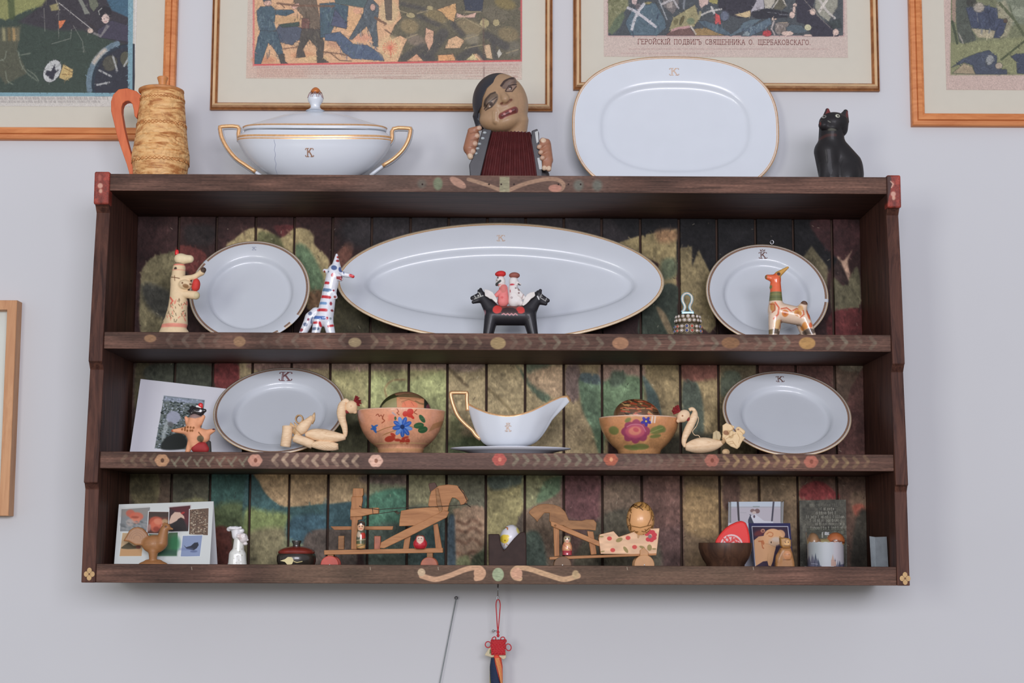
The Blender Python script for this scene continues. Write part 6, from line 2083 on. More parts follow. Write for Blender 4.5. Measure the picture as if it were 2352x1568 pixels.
M().tube([Fs(*p) for p in [(820, 800, 20), (870, 720, 20), (890, 620, 20), (905, 560, 20)]], [.005, .0045, .003, .001], 10).build('wing_leaf', m_strawd, root, True)
t_ = np.linspace(0, 2 * math.pi, 21)[:-1]
M().tube([Fs(565 + 78 * math.cos(a), 715 + 88 * math.sin(a), 30) for a in t_], .0018, 8, closed=True, flat=5).build('husk_ring', m_strawd, root, True)
M().prism(Fs, [(345, 850), (370, 780), (470, 870), (440, 770), (510, 830), (540, 900), (480, 930)], 20, 50).build('husk_tips', m_strawd, root, bevel=.0008)
mm = M()
for i in range(14):
    a_ = i * .45
    ca_, sa_ = math.cos(a_), math.sin(a_)
    pts = [(x, 1285 + (x - 850) * .08 + (18 + 66 * math.sin(math.pi * (x - 800) / 760) ** .7) * math.sin(a_ + (x - 850) * .006), 70 + 70 * math.cos(a_ + (x - 850) * .006)) for x in range(850, 1470, 60)]
    mm.tube([Fs(*p) for p in pts], [.0010 + .0018 * math.sin(math.pi * (.1 + .8 * j / (len(pts) - 1))) for j in range(len(pts))], 7)
mm.build('twisted_straw', m_straw, root, True)
M().tube([Fs(*p) for p in [(870, 1190, 75), (905, 1260, 95), (870, 1330, 75)]], .0012, 6).build('thread', plain('red_thread', (214, 110, 92), .7), root, True)

Fs = Fr(1630, 990, .045, S2T)
root = thing('straw_bird', 'straw bird facing left with a crumpled husk tail, in front of the right-hand plate', 'figurine', Fs.raw(1630, Fs.base), GS)
k_ = .09565
Fs.T(1520, 910, k_)
ybs = (Fs.base - 910) / k_
bp_ = smooth_open([(560, 1230, 0), (760, 1200, 0), (1000, 1175, 0), (1250, 1160, 0), (1480, 1110, 0)], 4)
M().tube([Fs(*p) for p in bp_], [.0016 + .0142 * math.sin(math.pi * (.10 + .86 * i / (len(bp_) - 1))) for i in range(len(bp_))], 18).build('body', m_straw, root, True)
nk = smooth_open([(560, 1220, 0), (525, 1120, 0), (560, 960, 0), (650, 770, 0), (740, 590, 0), (790, 450, 0), (790, 350, 0), (730, 300, 0), (660, 330, 0)], 3)
M().tube([Fs(*p) for p in nk], [np.interp(i / (len(nk) - 1), [0, .15, .35, .6, .75, 1], [.0030, .0048, .0080, .0076, .0040, .0036]) for i in range(len(nk))], 14).build('neck', m_straw, root, True)
hd = blob('head', Fs, [('e', 525, 470, 0, 165, 140, 110, -38), ('c', 460, 540, 0, 100, 400, 590, 0, 50)], bpy.data.materials['straw_head'], root, 1.1, 3, base=(232, 200, 164), paint=[('e', 490, 477, 20, 20, 0, (150, 96, 56))])
mm = M()
for i in range(50):
    a_ = math.radians(rr.uniform(95, 205))
    L = rr.uniform(120, 200)
    mm.tube([Fs(440, 370, rr.uniform(-40, 40)), Fs(440 + L * math.cos(a_), 370 - L * math.sin(a_) * .9, rr.uniform(-60, 60))], .0009, 4)
o = mm.build('crest', m_redf, hd)
o['kind'] = 'stuff'
M().ball(Fs(630, 545, 20), .0042, .004, .0046).build('wattle', m_redf, hd, True)
M().tube([Fs(*p) for p in smooth_open([(860, 460, 0), (885, 560, 10), (830, 720, 10), (740, 840, 10), (790, 930, 0), (880, 940, 0), (930, 1020, 10)], 4)], .0007, 5).build('loose_thread', m_straw, root, True)
hk = [('p', [(1450, 900), (1450, 700), (1540, 640), (1740, 720), (1700, 810), (1600, 840), (1520, 900)], 40, 90, 18), ('p', [(1480, 1010), (1560, 930), (1700, 850), (1800, 870), (1880, 940), (1990, 990), (1850, 1170), (1790, 1270), (1640, 1210), (1540, 1130)], 70, 130, 24),
      ('c', 1830, 800, 90, 70, 1930, 860, 100, 60, .5), ('c', 1540, 860, 80, 60, 1500, 960, 60, 60, .6), ('c', 1660, 860, 110, 40, 1640, 950, 130, 50), ('c', 1870, 960, 120, 50, 1800, 1180, 110, 60, .6)]
crs = [('s', q, 12, (176, 138, 92)) for q in ([(1480, 900), (1560, 830), (1640, 830)], [(1520, 1030), (1640, 960), (1760, 900)], [(1560, 1110), (1680, 1080), (1760, 1200)], [(1800, 900), (1850, 1000), (1820, 1120)], [(1660, 700), (1700, 760), (1660, 830)], [(1600, 1150), (1700, 1130)], [(1860, 830), (1930, 900)])]  # dark strokes paint the shade of creases onto the husk
blob('husk_tail', Fs, hk, bpy.data.materials['straw_head'], root, 1.0, 3, base=(228, 198, 152), paint=crs + [('e', 1530, 880, 70, 56, 20, (150, 108, 74)), ('e', 1820, 800, 26, 20, 0, (160, 116, 84))])
blob('husk_leaf', Fs, [('p', [(1210, 1030), (1225, 870), (1300, 815), (1385, 850), (1425, 950), (1390, 1060)], 10, 60, 24)], bpy.data.materials['straw_head'], root, 1.0, 2, base=(190, 170, 130), paint=[('s', [(1290, 840), (1320, 1030)], 10, (150, 126, 90))])
M().tube([Fs(1440, 1120, 20), Fs(1500, 1060, 30), Fs(1480, 980, 30)], .0045, 10).build('knot', m_strawd, root, True)
M().ball(Fs(1530, ybs - 70, 30), .008, .007, .0066).build('husk_leaf', m_strawd, root, True)

# painted bowls
def bowl(name, label, fr, cx, prof, paintfn, base, group, rimcol):
    root = thing(name, label, 'bowl', fr.raw(cx, fr.base), group)
    n = 72
    mm = M().lathe(fr, cx, prof, 1, n)
    V = np.array([tuple(v) for v in mm.v])
    lo, hi = V.min(0), V.max(0)
    cv = rect_canvas(lo[0], hi[0], lo[2], hi[2], fr.Y - (hi[0] - lo[0]) * .4, 2.0, base)
    # author shapes in the frame's own pixels
    src = [((lo[0] - fr.o.x) / fr.sx + fr.px, fr.py - (hi[2] - fr.o.z) / fr.sz), ((hi[0] - fr.o.x) / fr.sx + fr.px, fr.py - (hi[2] - fr.o.z) / fr.sz),
           ((hi[0] - fr.o.x) / fr.sx + fr.px, fr.py - (lo[2] - fr.o.z) / fr.sz), ((lo[0] - fr.o.x) / fr.sx + fr.px, fr.py - (lo[2] - fr.o.z) / fr.sz)]
    cv2 = Canvas(src, cv.w, cv.h, base)
    cv2.noise(30, .05, 3).noise(6, .03, 4)
    paintfn(cv2)
    mm.build('body', cmat(name + '_paint', cv2, .28, .05, coat=.4), root, True, uv=planar_uv(V, (lo[0], hi[0], lo[2], hi[2])))
    rim = M().tube([fr(cx + (prof[0][1] - 1) * math.cos(a), prof[0][0], (prof[0][1] - 1) * math.sin(a)) for a in np.linspace(0, 2 * math.pi, n + 1)[:-1]], .0014, 6, closed=True)
    rim.build('rim', plain(name + '_rim', rimcol, .4), root, True)
    return root


Fw = Fr(921, 980, .085, S2T)
bw = Fw.base


def p_left(c):
    c.T(780, 800, .2466)
    c.poly([(150, 560), (990, 560), (900, 780), (250, 780)], (228, 152, 118), 160, .5)
    for p_ in ([(365, 650), (385, 640), (395, 660), (415, 650), (430, 680)], [(440, 645), (425, 680), (445, 700), (420, 720)], [(560, 595), (575, 620), (560, 630), (580, 650)], [(735, 600), (715, 625), (740, 640)]):
        c.stroke(p_, 8, (150, 74, 48), .9, 2, True)
    c.stroke([(360, 800), (480, 760), (620, 740), (720, 760)], 6, (130, 96, 50), .7, 3, True)
    for i in range(16):
        c.stroke([(840 + i * 7, 790 - i * 4), (880 + i * 6, 720 - i * 3)], 4, (150, 110, 60), .5, 2)
        c.stroke([(420 + i * 9, 830 - i * 3), (450 + i * 9, 815 - i * 3)], 4, (150, 110, 60), .5, 2)
    c.poly([(480, 700), (480, 650), (530, 640), (560, 690)], (226, 120, 96), 20, .6)
    for x, y, rx, ry, an in ((680, 620, 30, 30, -30), (635, 640, 24, 26, 20), (675, 655, 30, 16, 10), (700, 670, 18, 12, 40)):
        c.ell(x, y, rx, ry, (196, 56, 44), an, .95, 4)
    for x, y, rx, ry, an in ((520, 825, 26, 14, 30), (605, 880, 30, 18, -30), (650, 880, 26, 20, -60), (630, 850, 34, 10, -15), (490, 860, 50, 26, -10), (560, 870, 30, 12, 0)):
        c.ell(x, y, rx, ry, (178, 54, 40), an, .85, 8)
    for k in range(9):
        a = k * 2 * math.pi / 9 + .2
        c.ell(608 + 52 * math.cos(a), 755 + 52 * math.sin(a), 40, 20, (46, 92, 176) if k % 3 else (96, 140, 206), math.degrees(a), .95, 4)
        c.stroke([(608 + 30 * math.cos(a), 755 + 30 * math.sin(a)), (608 + 80 * math.cos(a), 755 + 80 * math.sin(a))], 4, (150, 180, 222), .6, 3)
    c.ell(608, 755, 20, 20, (26, 50, 96))
    for x, y, rx, ry, an in ((345, 760, 26, 14, 30), (330, 745, 16, 8, 40), (360, 745, 24, 9, -20), (350, 780, 30, 12, 60), (330, 770, 22, 8, 10)):
        c.ell(x, y, rx, ry, (52, 104, 180), an, .9, 4)
    for x, y, rx, ry, an in ((785, 678, 40, 20, 55), (755, 740, 46, 26, -12), (790, 775, 44, 28, -20), (545, 680, 10, 16, 0)):
        c.ell(x, y, rx, ry, (48, 92, 58), an, .95, 5)
        c.stroke([(x - rx * .7, y + ry * .3), (x + rx * .6, y - ry * .3)], 4, (110, 140, 90), .5, 3)
    c.stroke([(520, 630), (545, 650)], 16, (160, 160, 170), .7, 8)
    c.stroke([(100, 900), (1000, 890)], 8, (226, 190, 130), .8, 4)
    c.stroke([(100, 960), (1000, 950)], 30, (196, 152, 100), .5, 10)
    for i in range(60):
        x = 150 + i * 14
        c.stroke([(x, 568), (x + 8, 578)], 7, (236, 206, 180), .7, 3)


bowl('painted_bowl', 'salmon wooden bowl painted with a blue flower, left of the gravy boat', Fw, 921,
     [(945, 101), (947, 101), (962, 99), (978, 94), (992, 88), (1006, 79), (1017, 69), (1024, 60), (1028, 54), (1031, 53), (bw - 1, 51), (bw, 48), (bw, 1), (bw - 7, 1), (1018, 58), (1003, 74), (984, 86), (964, 94), (948, 98), (945, 100)], p_left, (222, 162, 126), 'painted wooden bowls', (232, 190, 160))
Fv = Fr(1468, 990, .085, S2T)
bv = Fv.base


def p_right(c):
    c.T(1340, 800, .3316)
    c.poly([(100, 480), (660, 480), (600, 580), (140, 580)], (210, 136, 92), 80, .5)
    for k in range(8):
        a = k * math.pi / 4
        c.ell(345 + 52 * math.cos(a), 590 + 34 * math.sin(a), 46, 34, (150, 64, 96), math.degrees(a), .9, 8)
    c.ell(340, 590, 66, 44, (196, 96, 112), 0, .9, 16)
    c.ell(338, 588, 42, 28, (222, 142, 118), 0, .9, 12)
    c.ell(345, 580, 20, 14, (190, 84, 96), 20, .8, 8)
    c.stroke([(285, 560), (320, 545), (380, 550), (410, 590)], 8, (206, 130, 146), .7, 4, True)
    for k in range(5):
        a = k * 2 * math.pi / 5 + .3
        c.ell(412 + 20 * math.cos(a), 524 + 17 * math.sin(a), 18, 11, (62, 58, 150), math.degrees(a), .95, 4)
    c.ell(412, 524, 7, 7, (206, 180, 90))
    for p_ in ([(455, 495), (450, 530)], [(475, 492), (470, 530)]):
        c.stroke(p_, 12, (230, 214, 200), .8, 4)
    for x, y, rx, ry, an in ((490, 580, 50, 26, -15), (520, 570, 34, 22, 20), (200, 580, 34, 26, 30), (380, 690, 60, 20, 0), (320, 695, 50, 16, 10), (290, 515, 22, 14, -30), (480, 620, 40, 12, -10)):
        c.ell(x, y, rx, ry, (112, 124, 70), an, .85, 10)
    c.stroke([(440, 600), (530, 565)], 5, (170, 170, 110), .6, 3)
    for i in range(52):
        x = 105 + i * 10.4
        c.ell(x, 476 - 4 * math.sin(math.pi * i / 52), 4.5, 5, (228, 196, 176), 0, .85, 2)


bowl('painted_bowl', 'tan wooden bowl painted with a purple rose, right of the gravy boat', Fv, 1468,
     [(961, 92), (963, 92), (975, 90), (988, 86), (1001, 79), (1013, 71), (1023, 62), (1030, 54), (1034, 50), (bv - 1, 47), (bv, 44), (bv, 1), (bv - 7, 1), (1022, 54), (1006, 69), (988, 80), (974, 85), (964, 89), (961, 91)], p_right, (206, 152, 102), 'painted wooden bowls', (226, 190, 164))

# painted eggs lying in the bowls
def ptegg(name, label, fr, c, rx, ry, rd, ang, mat, paint, base, group=None, bot=None):
    return tag(blob(name, fr, [('e', c[0], c[1], 0, rx, ry, rd, ang)], mat, None, 1.0, 0, paint=paint, base=base), label, 'egg', group)


Fe = Fr(931, 950, .085)
Fe.T(860, 890, .06378)
ptegg('wooden_egg', 'large wooden egg with a dark green border lying in the blue-flowered bowl', Fe, (1100, 960), 970, 820, 640, 0, v_gloss,
      [('p', [(300, 500), (820, 390), (930, 1800), (100, 1800)], (158, 152, 106)), ('p', [(820, 380), (1800, 400), (1820, 1800), (930, 1800)], (214, 150, 108)), ('s', [(140, 900), (240, 640), (420, 470), (600, 380), (820, 300)], 120, (58, 62, 36)),
       ('s', [(820, 240), (1100, 170), (1400, 180), (1700, 260)], 150, (150, 108, 80)), ('e', 1300, 700, 280, 200, 0, (226, 132, 96)), ('s', [(940, 430), (1300, 445), (1660, 430)], 16, (120, 80, 56)), ('s', [(1000, 560), (1250, 470), (1500, 540), (1750, 640)], 18, (140, 96, 64)),
       ('s', [(1300, 300), (1500, 330), (1800, 380)], 90, (120, 96, 66)), ('s', [(1350, 560), (1450, 700)], 14, (180, 90, 64)), ('s', [(1020, 600), (1100, 560), (1150, 690)], 16, (190, 110, 80)), ('s', [(1500, 520), (1650, 600), (1800, 620)], 60, (150, 116, 80)),
       ('p', [(1800, 330), (2100, 500), (2100, 1500), (1820, 1500)], (48, 50, 44)), ('e', 1960, 680, 70, 110, 30, (120, 66, 74))], (110, 90, 62))
Fe = Fr(1464, 960, .085)
Fe.T(1340, 800, .3316)
r10 = np.random.default_rng(10)
pt = []
for i in range(60):
    x, y = r10.uniform(215, 530), r10.uniform(350, 480)
    pt.append(('s', [(x, y), (x + r10.uniform(20, 60), y + r10.uniform(-8, 34))], r10.uniform(5, 11), [(58, 46, 34), (176, 76, 50), (190, 152, 96), (206, 120, 84)][i % 4]))
ptegg('wooden_egg', 'dark egg with a red and gold feathered pattern lying in the purple-rose bowl', Fe, (372, 476), 164, 126, 116, 8, v_gloss, pt, (104, 74, 50))

# gravy boat fixed to its saucer
Fg = Fr(1170, 980, .07, S2T)
bg = Fg.base
root = thing('gravy_boat', 'white gravy boat with a gold rim and angular gold handle on its saucer, middle shelf', 'gravy boat', Fg.raw(1170, bg))
mi = [0, 1, 0, 0, 0, 0, 0, 0, 0, 0, 0]
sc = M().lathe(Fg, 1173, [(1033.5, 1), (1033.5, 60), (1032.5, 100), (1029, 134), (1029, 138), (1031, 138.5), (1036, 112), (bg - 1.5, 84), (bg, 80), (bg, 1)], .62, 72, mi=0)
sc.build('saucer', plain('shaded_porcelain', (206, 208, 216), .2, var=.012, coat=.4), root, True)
rimx = [1073, 1080, 1095, 1120, 1145, 1160, 1180, 1200, 1220, 1245, 1270, 1290, 1305, 1312]
rimy = [925, 929, 938, 949, 955, 957, 956.5, 952, 945, 932, 918, 909, 907.5, 918]
n, m_ = 72, 18


def boat(inset, t):
    """outer wall of the boat: t = 0 foot, 1 rim"""
    V = []
    for k in range(n):
        a = 2 * math.pi * k / n
        ca, sa = math.cos(a), math.sin(a)
        xr = (1193 + (119 - inset) * ca) if ca > 0 else (1193 + (121 - inset) * ca)
        wdt = 52 - inset
        u = (xr - 1072) / 240
        nar = np.interp(u, [0, .1, .3, .5, .7, .85, 1.0], [.55, .82, 1.0, 1.0, .78, .48, .25])
        dr = wdt * nar * sa
        yr = np.interp(xr, rimx, rimy) + (0 if inset == 0 else .5)
        xf, df, yf = 1170 + (40 - inset * .3) * ca, 28 * sa, 1024.5
        hx = t ** .62 if ca < 0 else t ** (.62 + .55 * ca * max(0, ca))
        hd_ = t ** .5
        hy = t ** 1.55
        if ca > 0:
            hs = t - .13 * math.sin(math.pi * min(t / .58, 1))
            hx = t ** .62 * (1 - ca * ca) + t * ca * ca
            hy = hy * (1 - ca * ca) + hs * ca * ca
        V.append((xf + (xr - xf) * hx, yf + (yr - yf) * hy, df + (dr - df) * hd_))
    return V


rows = [boat(0, t) for t in np.linspace(0, 1, m_) ** .9]
rows = [boat(0, t) for t in list(np.linspace(0, .962, m_)) + [1.0]]
rin = [boat(3, t) for t in [.99, .965] + list(np.linspace(.86, .06, 12))]
V, F, fm = [], [], []
foot = [[(1170 + 39 * math.cos(2 * math.pi * k / n), 1033.5, 28 * math.sin(2 * math.pi * k / n)) for k in range(n)], [(1170 + 37.5 * math.cos(2 * math.pi * k / n), 1028, 26 * math.sin(2 * math.pi * k / n)) for k in range(n)]]
allr = foot + rows + rin
for r in allr:
    V += [Fg(*p) for p in r]
nr = len(foot) + len(rows)
for i in range(len(allr) - 1):
    for k in range(n):
        F.append((i * n + k, i * n + (k + 1) % n, (i + 1) * n + (k + 1) % n, (i + 1) * n + k))
        fm.append(1 if i in (nr - 2, nr - 1) else 0)
F.append(tuple(range(n - 1, -1, -1)))
fm.append(0)
F.append(tuple((len(allr) - 1) * n + k for k in range(n)))
fm.append(0)
mesh_obj('boat', V, F, [m_porc, m_gold], root, True, fm=fm)
hp2 = smooth_open([(1074, 944), (1073, 932), (1072, 918), (1072, 903), (1066, 902), (1040, 902), (1035, 904), (1036, 914), (1042, 934), (1052, 956), (1068, 974), (1084, 988), (1093, 1000), (1104, 1009)], 3)
hd = M().tube([Fg(x, y, 0) for x, y in hp2], .0040, 10, flat=1.4).build('handle', m_porc, root, True)
M().tube([Fg(x, y, 3.4) for x, y in hp2], .0038, 8).build('gilding', m_gold, hd, True)
mm = M()
ribbons(mm, mono(1, True), .1, lambda u, v: Fg(1167 + u * 10, 987 - v * 13, np.interp(987 - v * 13, [970, 1005], [50.5, 46.5])))
mm.build('monogram', m_monol, root)
# ------------------------------------------------------------------ bottom shelf
# folded card with seven photographs
Ya, Yb_ = .10, .075
Ft = Fr(375, 1230, .09, S3T)
q = [P(273, 1158, .105), P(490.5, 1151, .105), P(481, 1297, .07), P(261, 1297, .07)]
q[2].z = q[3].z = S3T + .0005
cs = [proj(v) for v in q]
ct = Canvas(cs, 520, 340, (206, 210, 206))
ct.T(250, 1140, .1403)


def snap(pts, col):
    ct.poly([(x + 10, y + 12) for x, y in pts], (150, 156, 150), 10, .7)
    cx, cy = np.mean(pts, 0)
    ct.poly([(x + (12 if x > cx else -12), y + (12 if y > cy else -12)) for x, y in pts], (216, 220, 216))
    ct.poly(pts, col)


snap([(205, 205), (660, 175), (600, 555), (180, 570)], (132, 136, 136))
ct.poly([(200, 205), (640, 180), (630, 300), (195, 320)], (150, 140, 128), 60, .6)
for x, y, rx, ry, c in ((345, 270, 70, 60, (190, 96, 74)), (440, 320, 110, 70, (206, 104, 78)), (430, 370, 70, 70, (210, 130, 104)), (420, 330, 60, 20, (150, 70, 52)), (340, 420, 60, 60, (176, 160, 150))):
    ct.ell(x, y, rx, ry, c, 0, .85, 25)
for i in range(60):
    x, y = r10.uniform(200, 600), r10.uniform(400, 550)
    ct.ell(x, y, 26, 14, [(96, 100, 100), (166, 164, 160)][i % 2], 20, .4, 12)
snap([(220, 592), (560, 600), (520, 970), (170, 975)], (196, 168, 130))
ct.poly([(200, 830), (250, 790), (320, 745), (390, 800), (500, 810), (500, 845), (300, 860), (200, 850)], (84, 76, 56), 14)
ct.ell(470, 820, 40, 30, (120, 66, 56), 0, .9, 14)
ct.poly([(190, 860), (530, 860), (520, 965), (175, 970)], (196, 148, 100), 20, .7)
snap([(640, 600), (1112, 578), (1095, 962), (700, 968)], (86, 116, 84))
ct.ell(1060, 760, 90, 130, (52, 122, 78), 0, .8, 60)
ct.poly([(680, 860), (1100, 860), (1095, 955), (700, 962)], (46, 82, 66), 50, .8)
ct.ell(780, 640, 120, 50, (150, 130, 112), 0, .8, 40)
snap([(640, 245), (975, 250), (945, 590), (618, 590)], (96, 62, 52))
ct.poly([(645, 250), (970, 255), (965, 330), (640, 330)], (64, 56, 50), 20, .8)
for x, y, rx, ry, c in ((760, 420, 120, 100, (196, 92, 66)), (740, 470, 80, 100, (206, 110, 82)), (790, 400, 70, 50, (214, 136, 106)), (760, 520, 50, 40, (140, 60, 44)), (860, 500, 30, 80, (206, 160, 140)), (640, 500, 30, 60, (176, 140, 130)), (900, 400, 50, 40, (190, 160, 120))):
    ct.ell(x, y, rx, ry, c, 10, .8, 25)
snap([(975, 178), (1318, 148), (1286, 560), (960, 562)], (64, 46, 48))
ct.poly([(975, 180), (1318, 150), (1290, 480), (1240, 420), (1150, 280)], (96, 44, 48), 40, .8)
ct.poly([(970, 400), (1000, 310), (1060, 250), (1150, 255), (1215, 320), (1225, 365), (1170, 340), (1120, 360), (1060, 440), (970, 440)], (206, 176, 156), 12)
ct.poly([(980, 450), (1100, 390), (1160, 340), (1220, 400), (1270, 560), (1000, 560)], (46, 40, 40), 14)
ct.ell(1195, 265, 34, 16, (176, 56, 52), -20, .9, 10)
snap([(1310, 213), (1630, 190), (1618, 632), (1300, 612)], (104, 84, 70))
for i in range(170):
    x, y = r10.uniform(1315, 1612), r10.uniform(215, 600)
    ct.ell(x, y, r10.uniform(8, 20), r10.uniform(5, 10), [(160, 144, 120), (70, 58, 48), (140, 112, 90), (206, 196, 170)][i % 4], r10.uniform(-30, 30), .75, 5)
snap([(1196, 636), (1524, 632), (1482, 970), (1160, 970)], (136, 150, 180))
ct.poly([(1215, 790), (1250, 820), (1330, 800), (1390, 750), (1450, 745), (1462, 790), (1430, 840), (1380, 870), (1260, 850)], (44, 48, 60), 8)
ct.ell(1380, 890, 60, 18, (84, 96, 130), 0, .7, 16)
ct.ell(1250, 850, 120, 20, (104, 116, 156), 0, .5, 30)
root = thing('photo_card', 'folded white card showing seven small photos at the left end of the bottom shelf', 'card', ((q[2].x + q[3].x) / 2, .09, S3T))
card('front_leaf', q, .0008, [cmat('seven_photos', ct, .6), m_paper], root)
q2 = [q[0] + Vector((0, .0012, 0)), q[1] + Vector((0, .0012, 0)), P(501, 1297, .145), P(281, 1297, .145)]
q2[2].z = q2[3].z = S3T + .0005
card('back_leaf', q2, .0008, m_paper, root)

# carved wooden rooster
m_rw = wood('carved_walnut', (138, 96, 58), (184, 134, 84), (30, 30, 60), .5, .2)
Fk = Fr(345, 1250, .045, S3T)
bk = Fk.base
root = thing('wooden_rooster', 'carved brown wooden rooster standing in front of the folded photo card', 'figurine', Fk.raw(345, bk))
Fk.T(250, 1140, .1403)
v_wood = vmat('carved_wood', .5, .1, .25, 120, .18)
WD = (176, 126, 78)
pt = [('s', [(470 + r * math.cos(a), 690 + r * math.sin(a)) for a in np.linspace(math.pi, 2 * math.pi, 10)], 12, (132, 88, 52)) for r in (160, 130, 95, 60)]
pt += [('s', [(590, y), (760, y - 40 + (y - 700) * .3), (880, y - 20)], 10, (150, 104, 62)) for y in (720, 770, 820, 870)] + [('e', 935, 490, 20, 18, 0, (96, 64, 40))]
blob('body', Fk, [('p', [(290, 640), (330, 560), (400, 510), (470, 498), (550, 520), (620, 590), (650, 660), (640, 740), (560, 800), (440, 800), (330, 740), (240, 730)], -40, 40, 20), ('e', 740, 780, 0, 200, 150, 95), ('c', 860, 760, 0, 105, 900, 540, 0, 66), ('e', 930, 500, 0, 66, 62, 52),
                  ('c', 960, 510, 0, 34, 1035, 530, 0, 14), ('p', [(860, 450), (900, 420), (950, 440), (990, 470), (940, 480)], -20, 20, 8), ('c', 730, 900, 0, 80, 730, 1020, 0, 62), ('c', 640, 1090, 0, 60, 830, 1090, 0, 60), ('e', 735, 1130, 0, 250, 90, 120)],
     v_wood, root, 1.2, 3, cut=bk, base=(156, 108, 66), paint=pt)

# white porcelain figurine
Fp = Fr(548, 1250, .05, S3T)
bpz = Fp.base
root = thing('porcelain_figurine', 'small white porcelain figurine of two curly heads beside the folded card', 'figurine', Fp.raw(548, bpz))
Fp.T(250, 1140, .1403)
blob('column', Fp, [('c', 2120, 900, 0, 95, 2130, 720, 0, 85), ('c', 2080, 960, 0, 110, 2070, 1250, 0, 120), ('c', 2150, 960, 0, 100, 2180, 1250, 0, 100), ('e', 2000, 1150, 0, 60, 60, 70)], v_gloss, root, 1.1, 3, cut=bpz, base=(218, 218, 210),
     paint=[('e', x, y, 10, 10, 0, (178, 176, 160)) for x, y in ((2100, 850), (2160, 900), (2120, 980), (2190, 860), (2070, 1010), (2150, 1040), (2200, 960), (2110, 1080), (2180, 1060))])
blob('head', Fp, [('c', 2090, 640, 0, 76, 2080, 560, 0, 80), ('e', 2040, 520, 30, 100, 36, 70), ('e', 1965, 535, 20, 40, 38, 40), ('e', 2170, 560, 0, 46, 40, 50)] + [('e', 1990 + i * 42, 508 + (i % 2) * 8, 60, 24, 22, 24) for i in range(5)], v_gloss, root, 1.0, 2, base=(224, 222, 222))
blob('head', Fp, [('e', 2200, 680, 40, 82, 86, 80), ('c', 2250, 700, 50, 30, 2280, 710, 50, 16), ('e', 2240, 770, 40, 40, 30, 40)] + [('e', 2130 + (i % 3) * 48, 625 + (i // 3) * 36, 100, 26, 22, 22) for i in range(6)], v_gloss, root, 1.0, 2, base=(224, 216, 214),
     paint=[('s', [(2130, 640 + 22 * i), (2190, 620 + 24 * i)], 7, (176, 150, 140)) for i in range(4)])

# lacquer pot
Fl = Fr(681, 1270, .06, S3T)
bl = Fl.base
root = thing('lacquer_pot', 'small black lacquer pot with a red lid and a painted leaf on the bottom shelf', 'pot', Fl.raw(681, bl))
m_bl = plain('black_lacquer_wood', (48, 42, 36), .3, var=.25, coat=.4)
m_rl = plain('red_lacquer', (126, 50, 40), .28, var=.2, coat=.5)
M().lathe(Fl, 681, [(1270, 40), (1272, 43), (1278, 45), (1288, 45), (1298, 42), (bl, 36), (bl, 1)], 1, 48).build('body', m_bl, root, 'auto')
lid = M().lathe(Fl, 681, [(1254, 1), (1254, 12), (1257, 28), (1261, 37), (1265, 41.5), (1268, 42.5), (1271, 41), (1271, 1)], 1, 48).build('lid', m_rl, root, 'auto')
M().lathe(Fl, 681, [(1241, 1), (1241, 10.5), (1243, 11), (1250, 8), (1255, 9), (1255, 1)], 1, 24).build('lid_knob', m_bl, lid, 'auto')
mm = M()
Fl.T(180, 1080, .2466)
lf = [(1905, 840), (1950, 825), (1975, 805), (2010, 805), (2030, 835), (2015, 870), (1975, 878), (1950, 850)]
mm.prism(Fl, lf, 170, 184)
mm.tube([Fl(2030, 845, 184), Fl(2060, 855, 184), Fl(2110, 845, 176)], .0009, 5)
mm.build('painted_leaf', plain('cream_leaf_paint', (206, 190, 132), .4), root)

# wooden toys
m_pine = wood('bare_pine', (150, 100, 62), (190, 136, 90), (8, 60, 60), .6, .2)
m_pinev = wood('bare_pine_upright', (146, 96, 60), (186, 132, 86), (60, 60, 8), .6, .2)
m_pined = wood('weathered_pine', (124, 86, 54), (166, 120, 78), (14, 50, 50), .6, .2)
m_redw = plain('red_wheel_paint', (186, 70, 52), .5, var=.15)
m_redw2 = plain('worn_red_wheel', (164, 88, 56), .5, var=.2)
m_nail = plain('nail_head', (206, 200, 190), .35, .6)
GT = 'wooden pull toys on the bottom shelf'


def wheels(root, fr, x, y, r, mat, sep, d0=0, hub=True):
    for d in (d0 + sep, d0 - sep):
        w = M()
        n = 32
        V = []
        for dd, rr_ in ((d + 4, r - 1.2), (d + 3, r), (d - 3, r), (d - 4, r - 1.2)):
            V += [fr.raw(x + rr_ * math.cos(2 * math.pi * k / n), y + rr_ * math.sin(2 * math.pi * k / n), dd) for k in range(n)]
        F = [tuple(range(n))] + [(i * n + k, (i + 1) * n + k, (i + 1) * n + (k + 1) % n, i * n + (k + 1) % n) for i in range(3) for k in range(n)] + [tuple(3 * n + k for k in range(n - 1, -1, -1))]
        o_ = w.add(V, F).build('wheel', mat, root, 'auto')
        if d > d0:
            c = fr.raw(x, y, d + 4.2)
            M().ball(c, .0016, .0010, .0016, 10).build('nail_head', m_nail, o_, True)
    M().tube([fr.raw(x, y, d0 - sep), fr.raw(x, y, d0 + sep)], .0025, 8).build('axle', m_pined, root, True)


def piece(root, fr, name, pts, d0, d1, mat, bevel=.0012):
    return M().prism(fr, pts, d0, d1).build(name, mat, root, bevel=bevel)


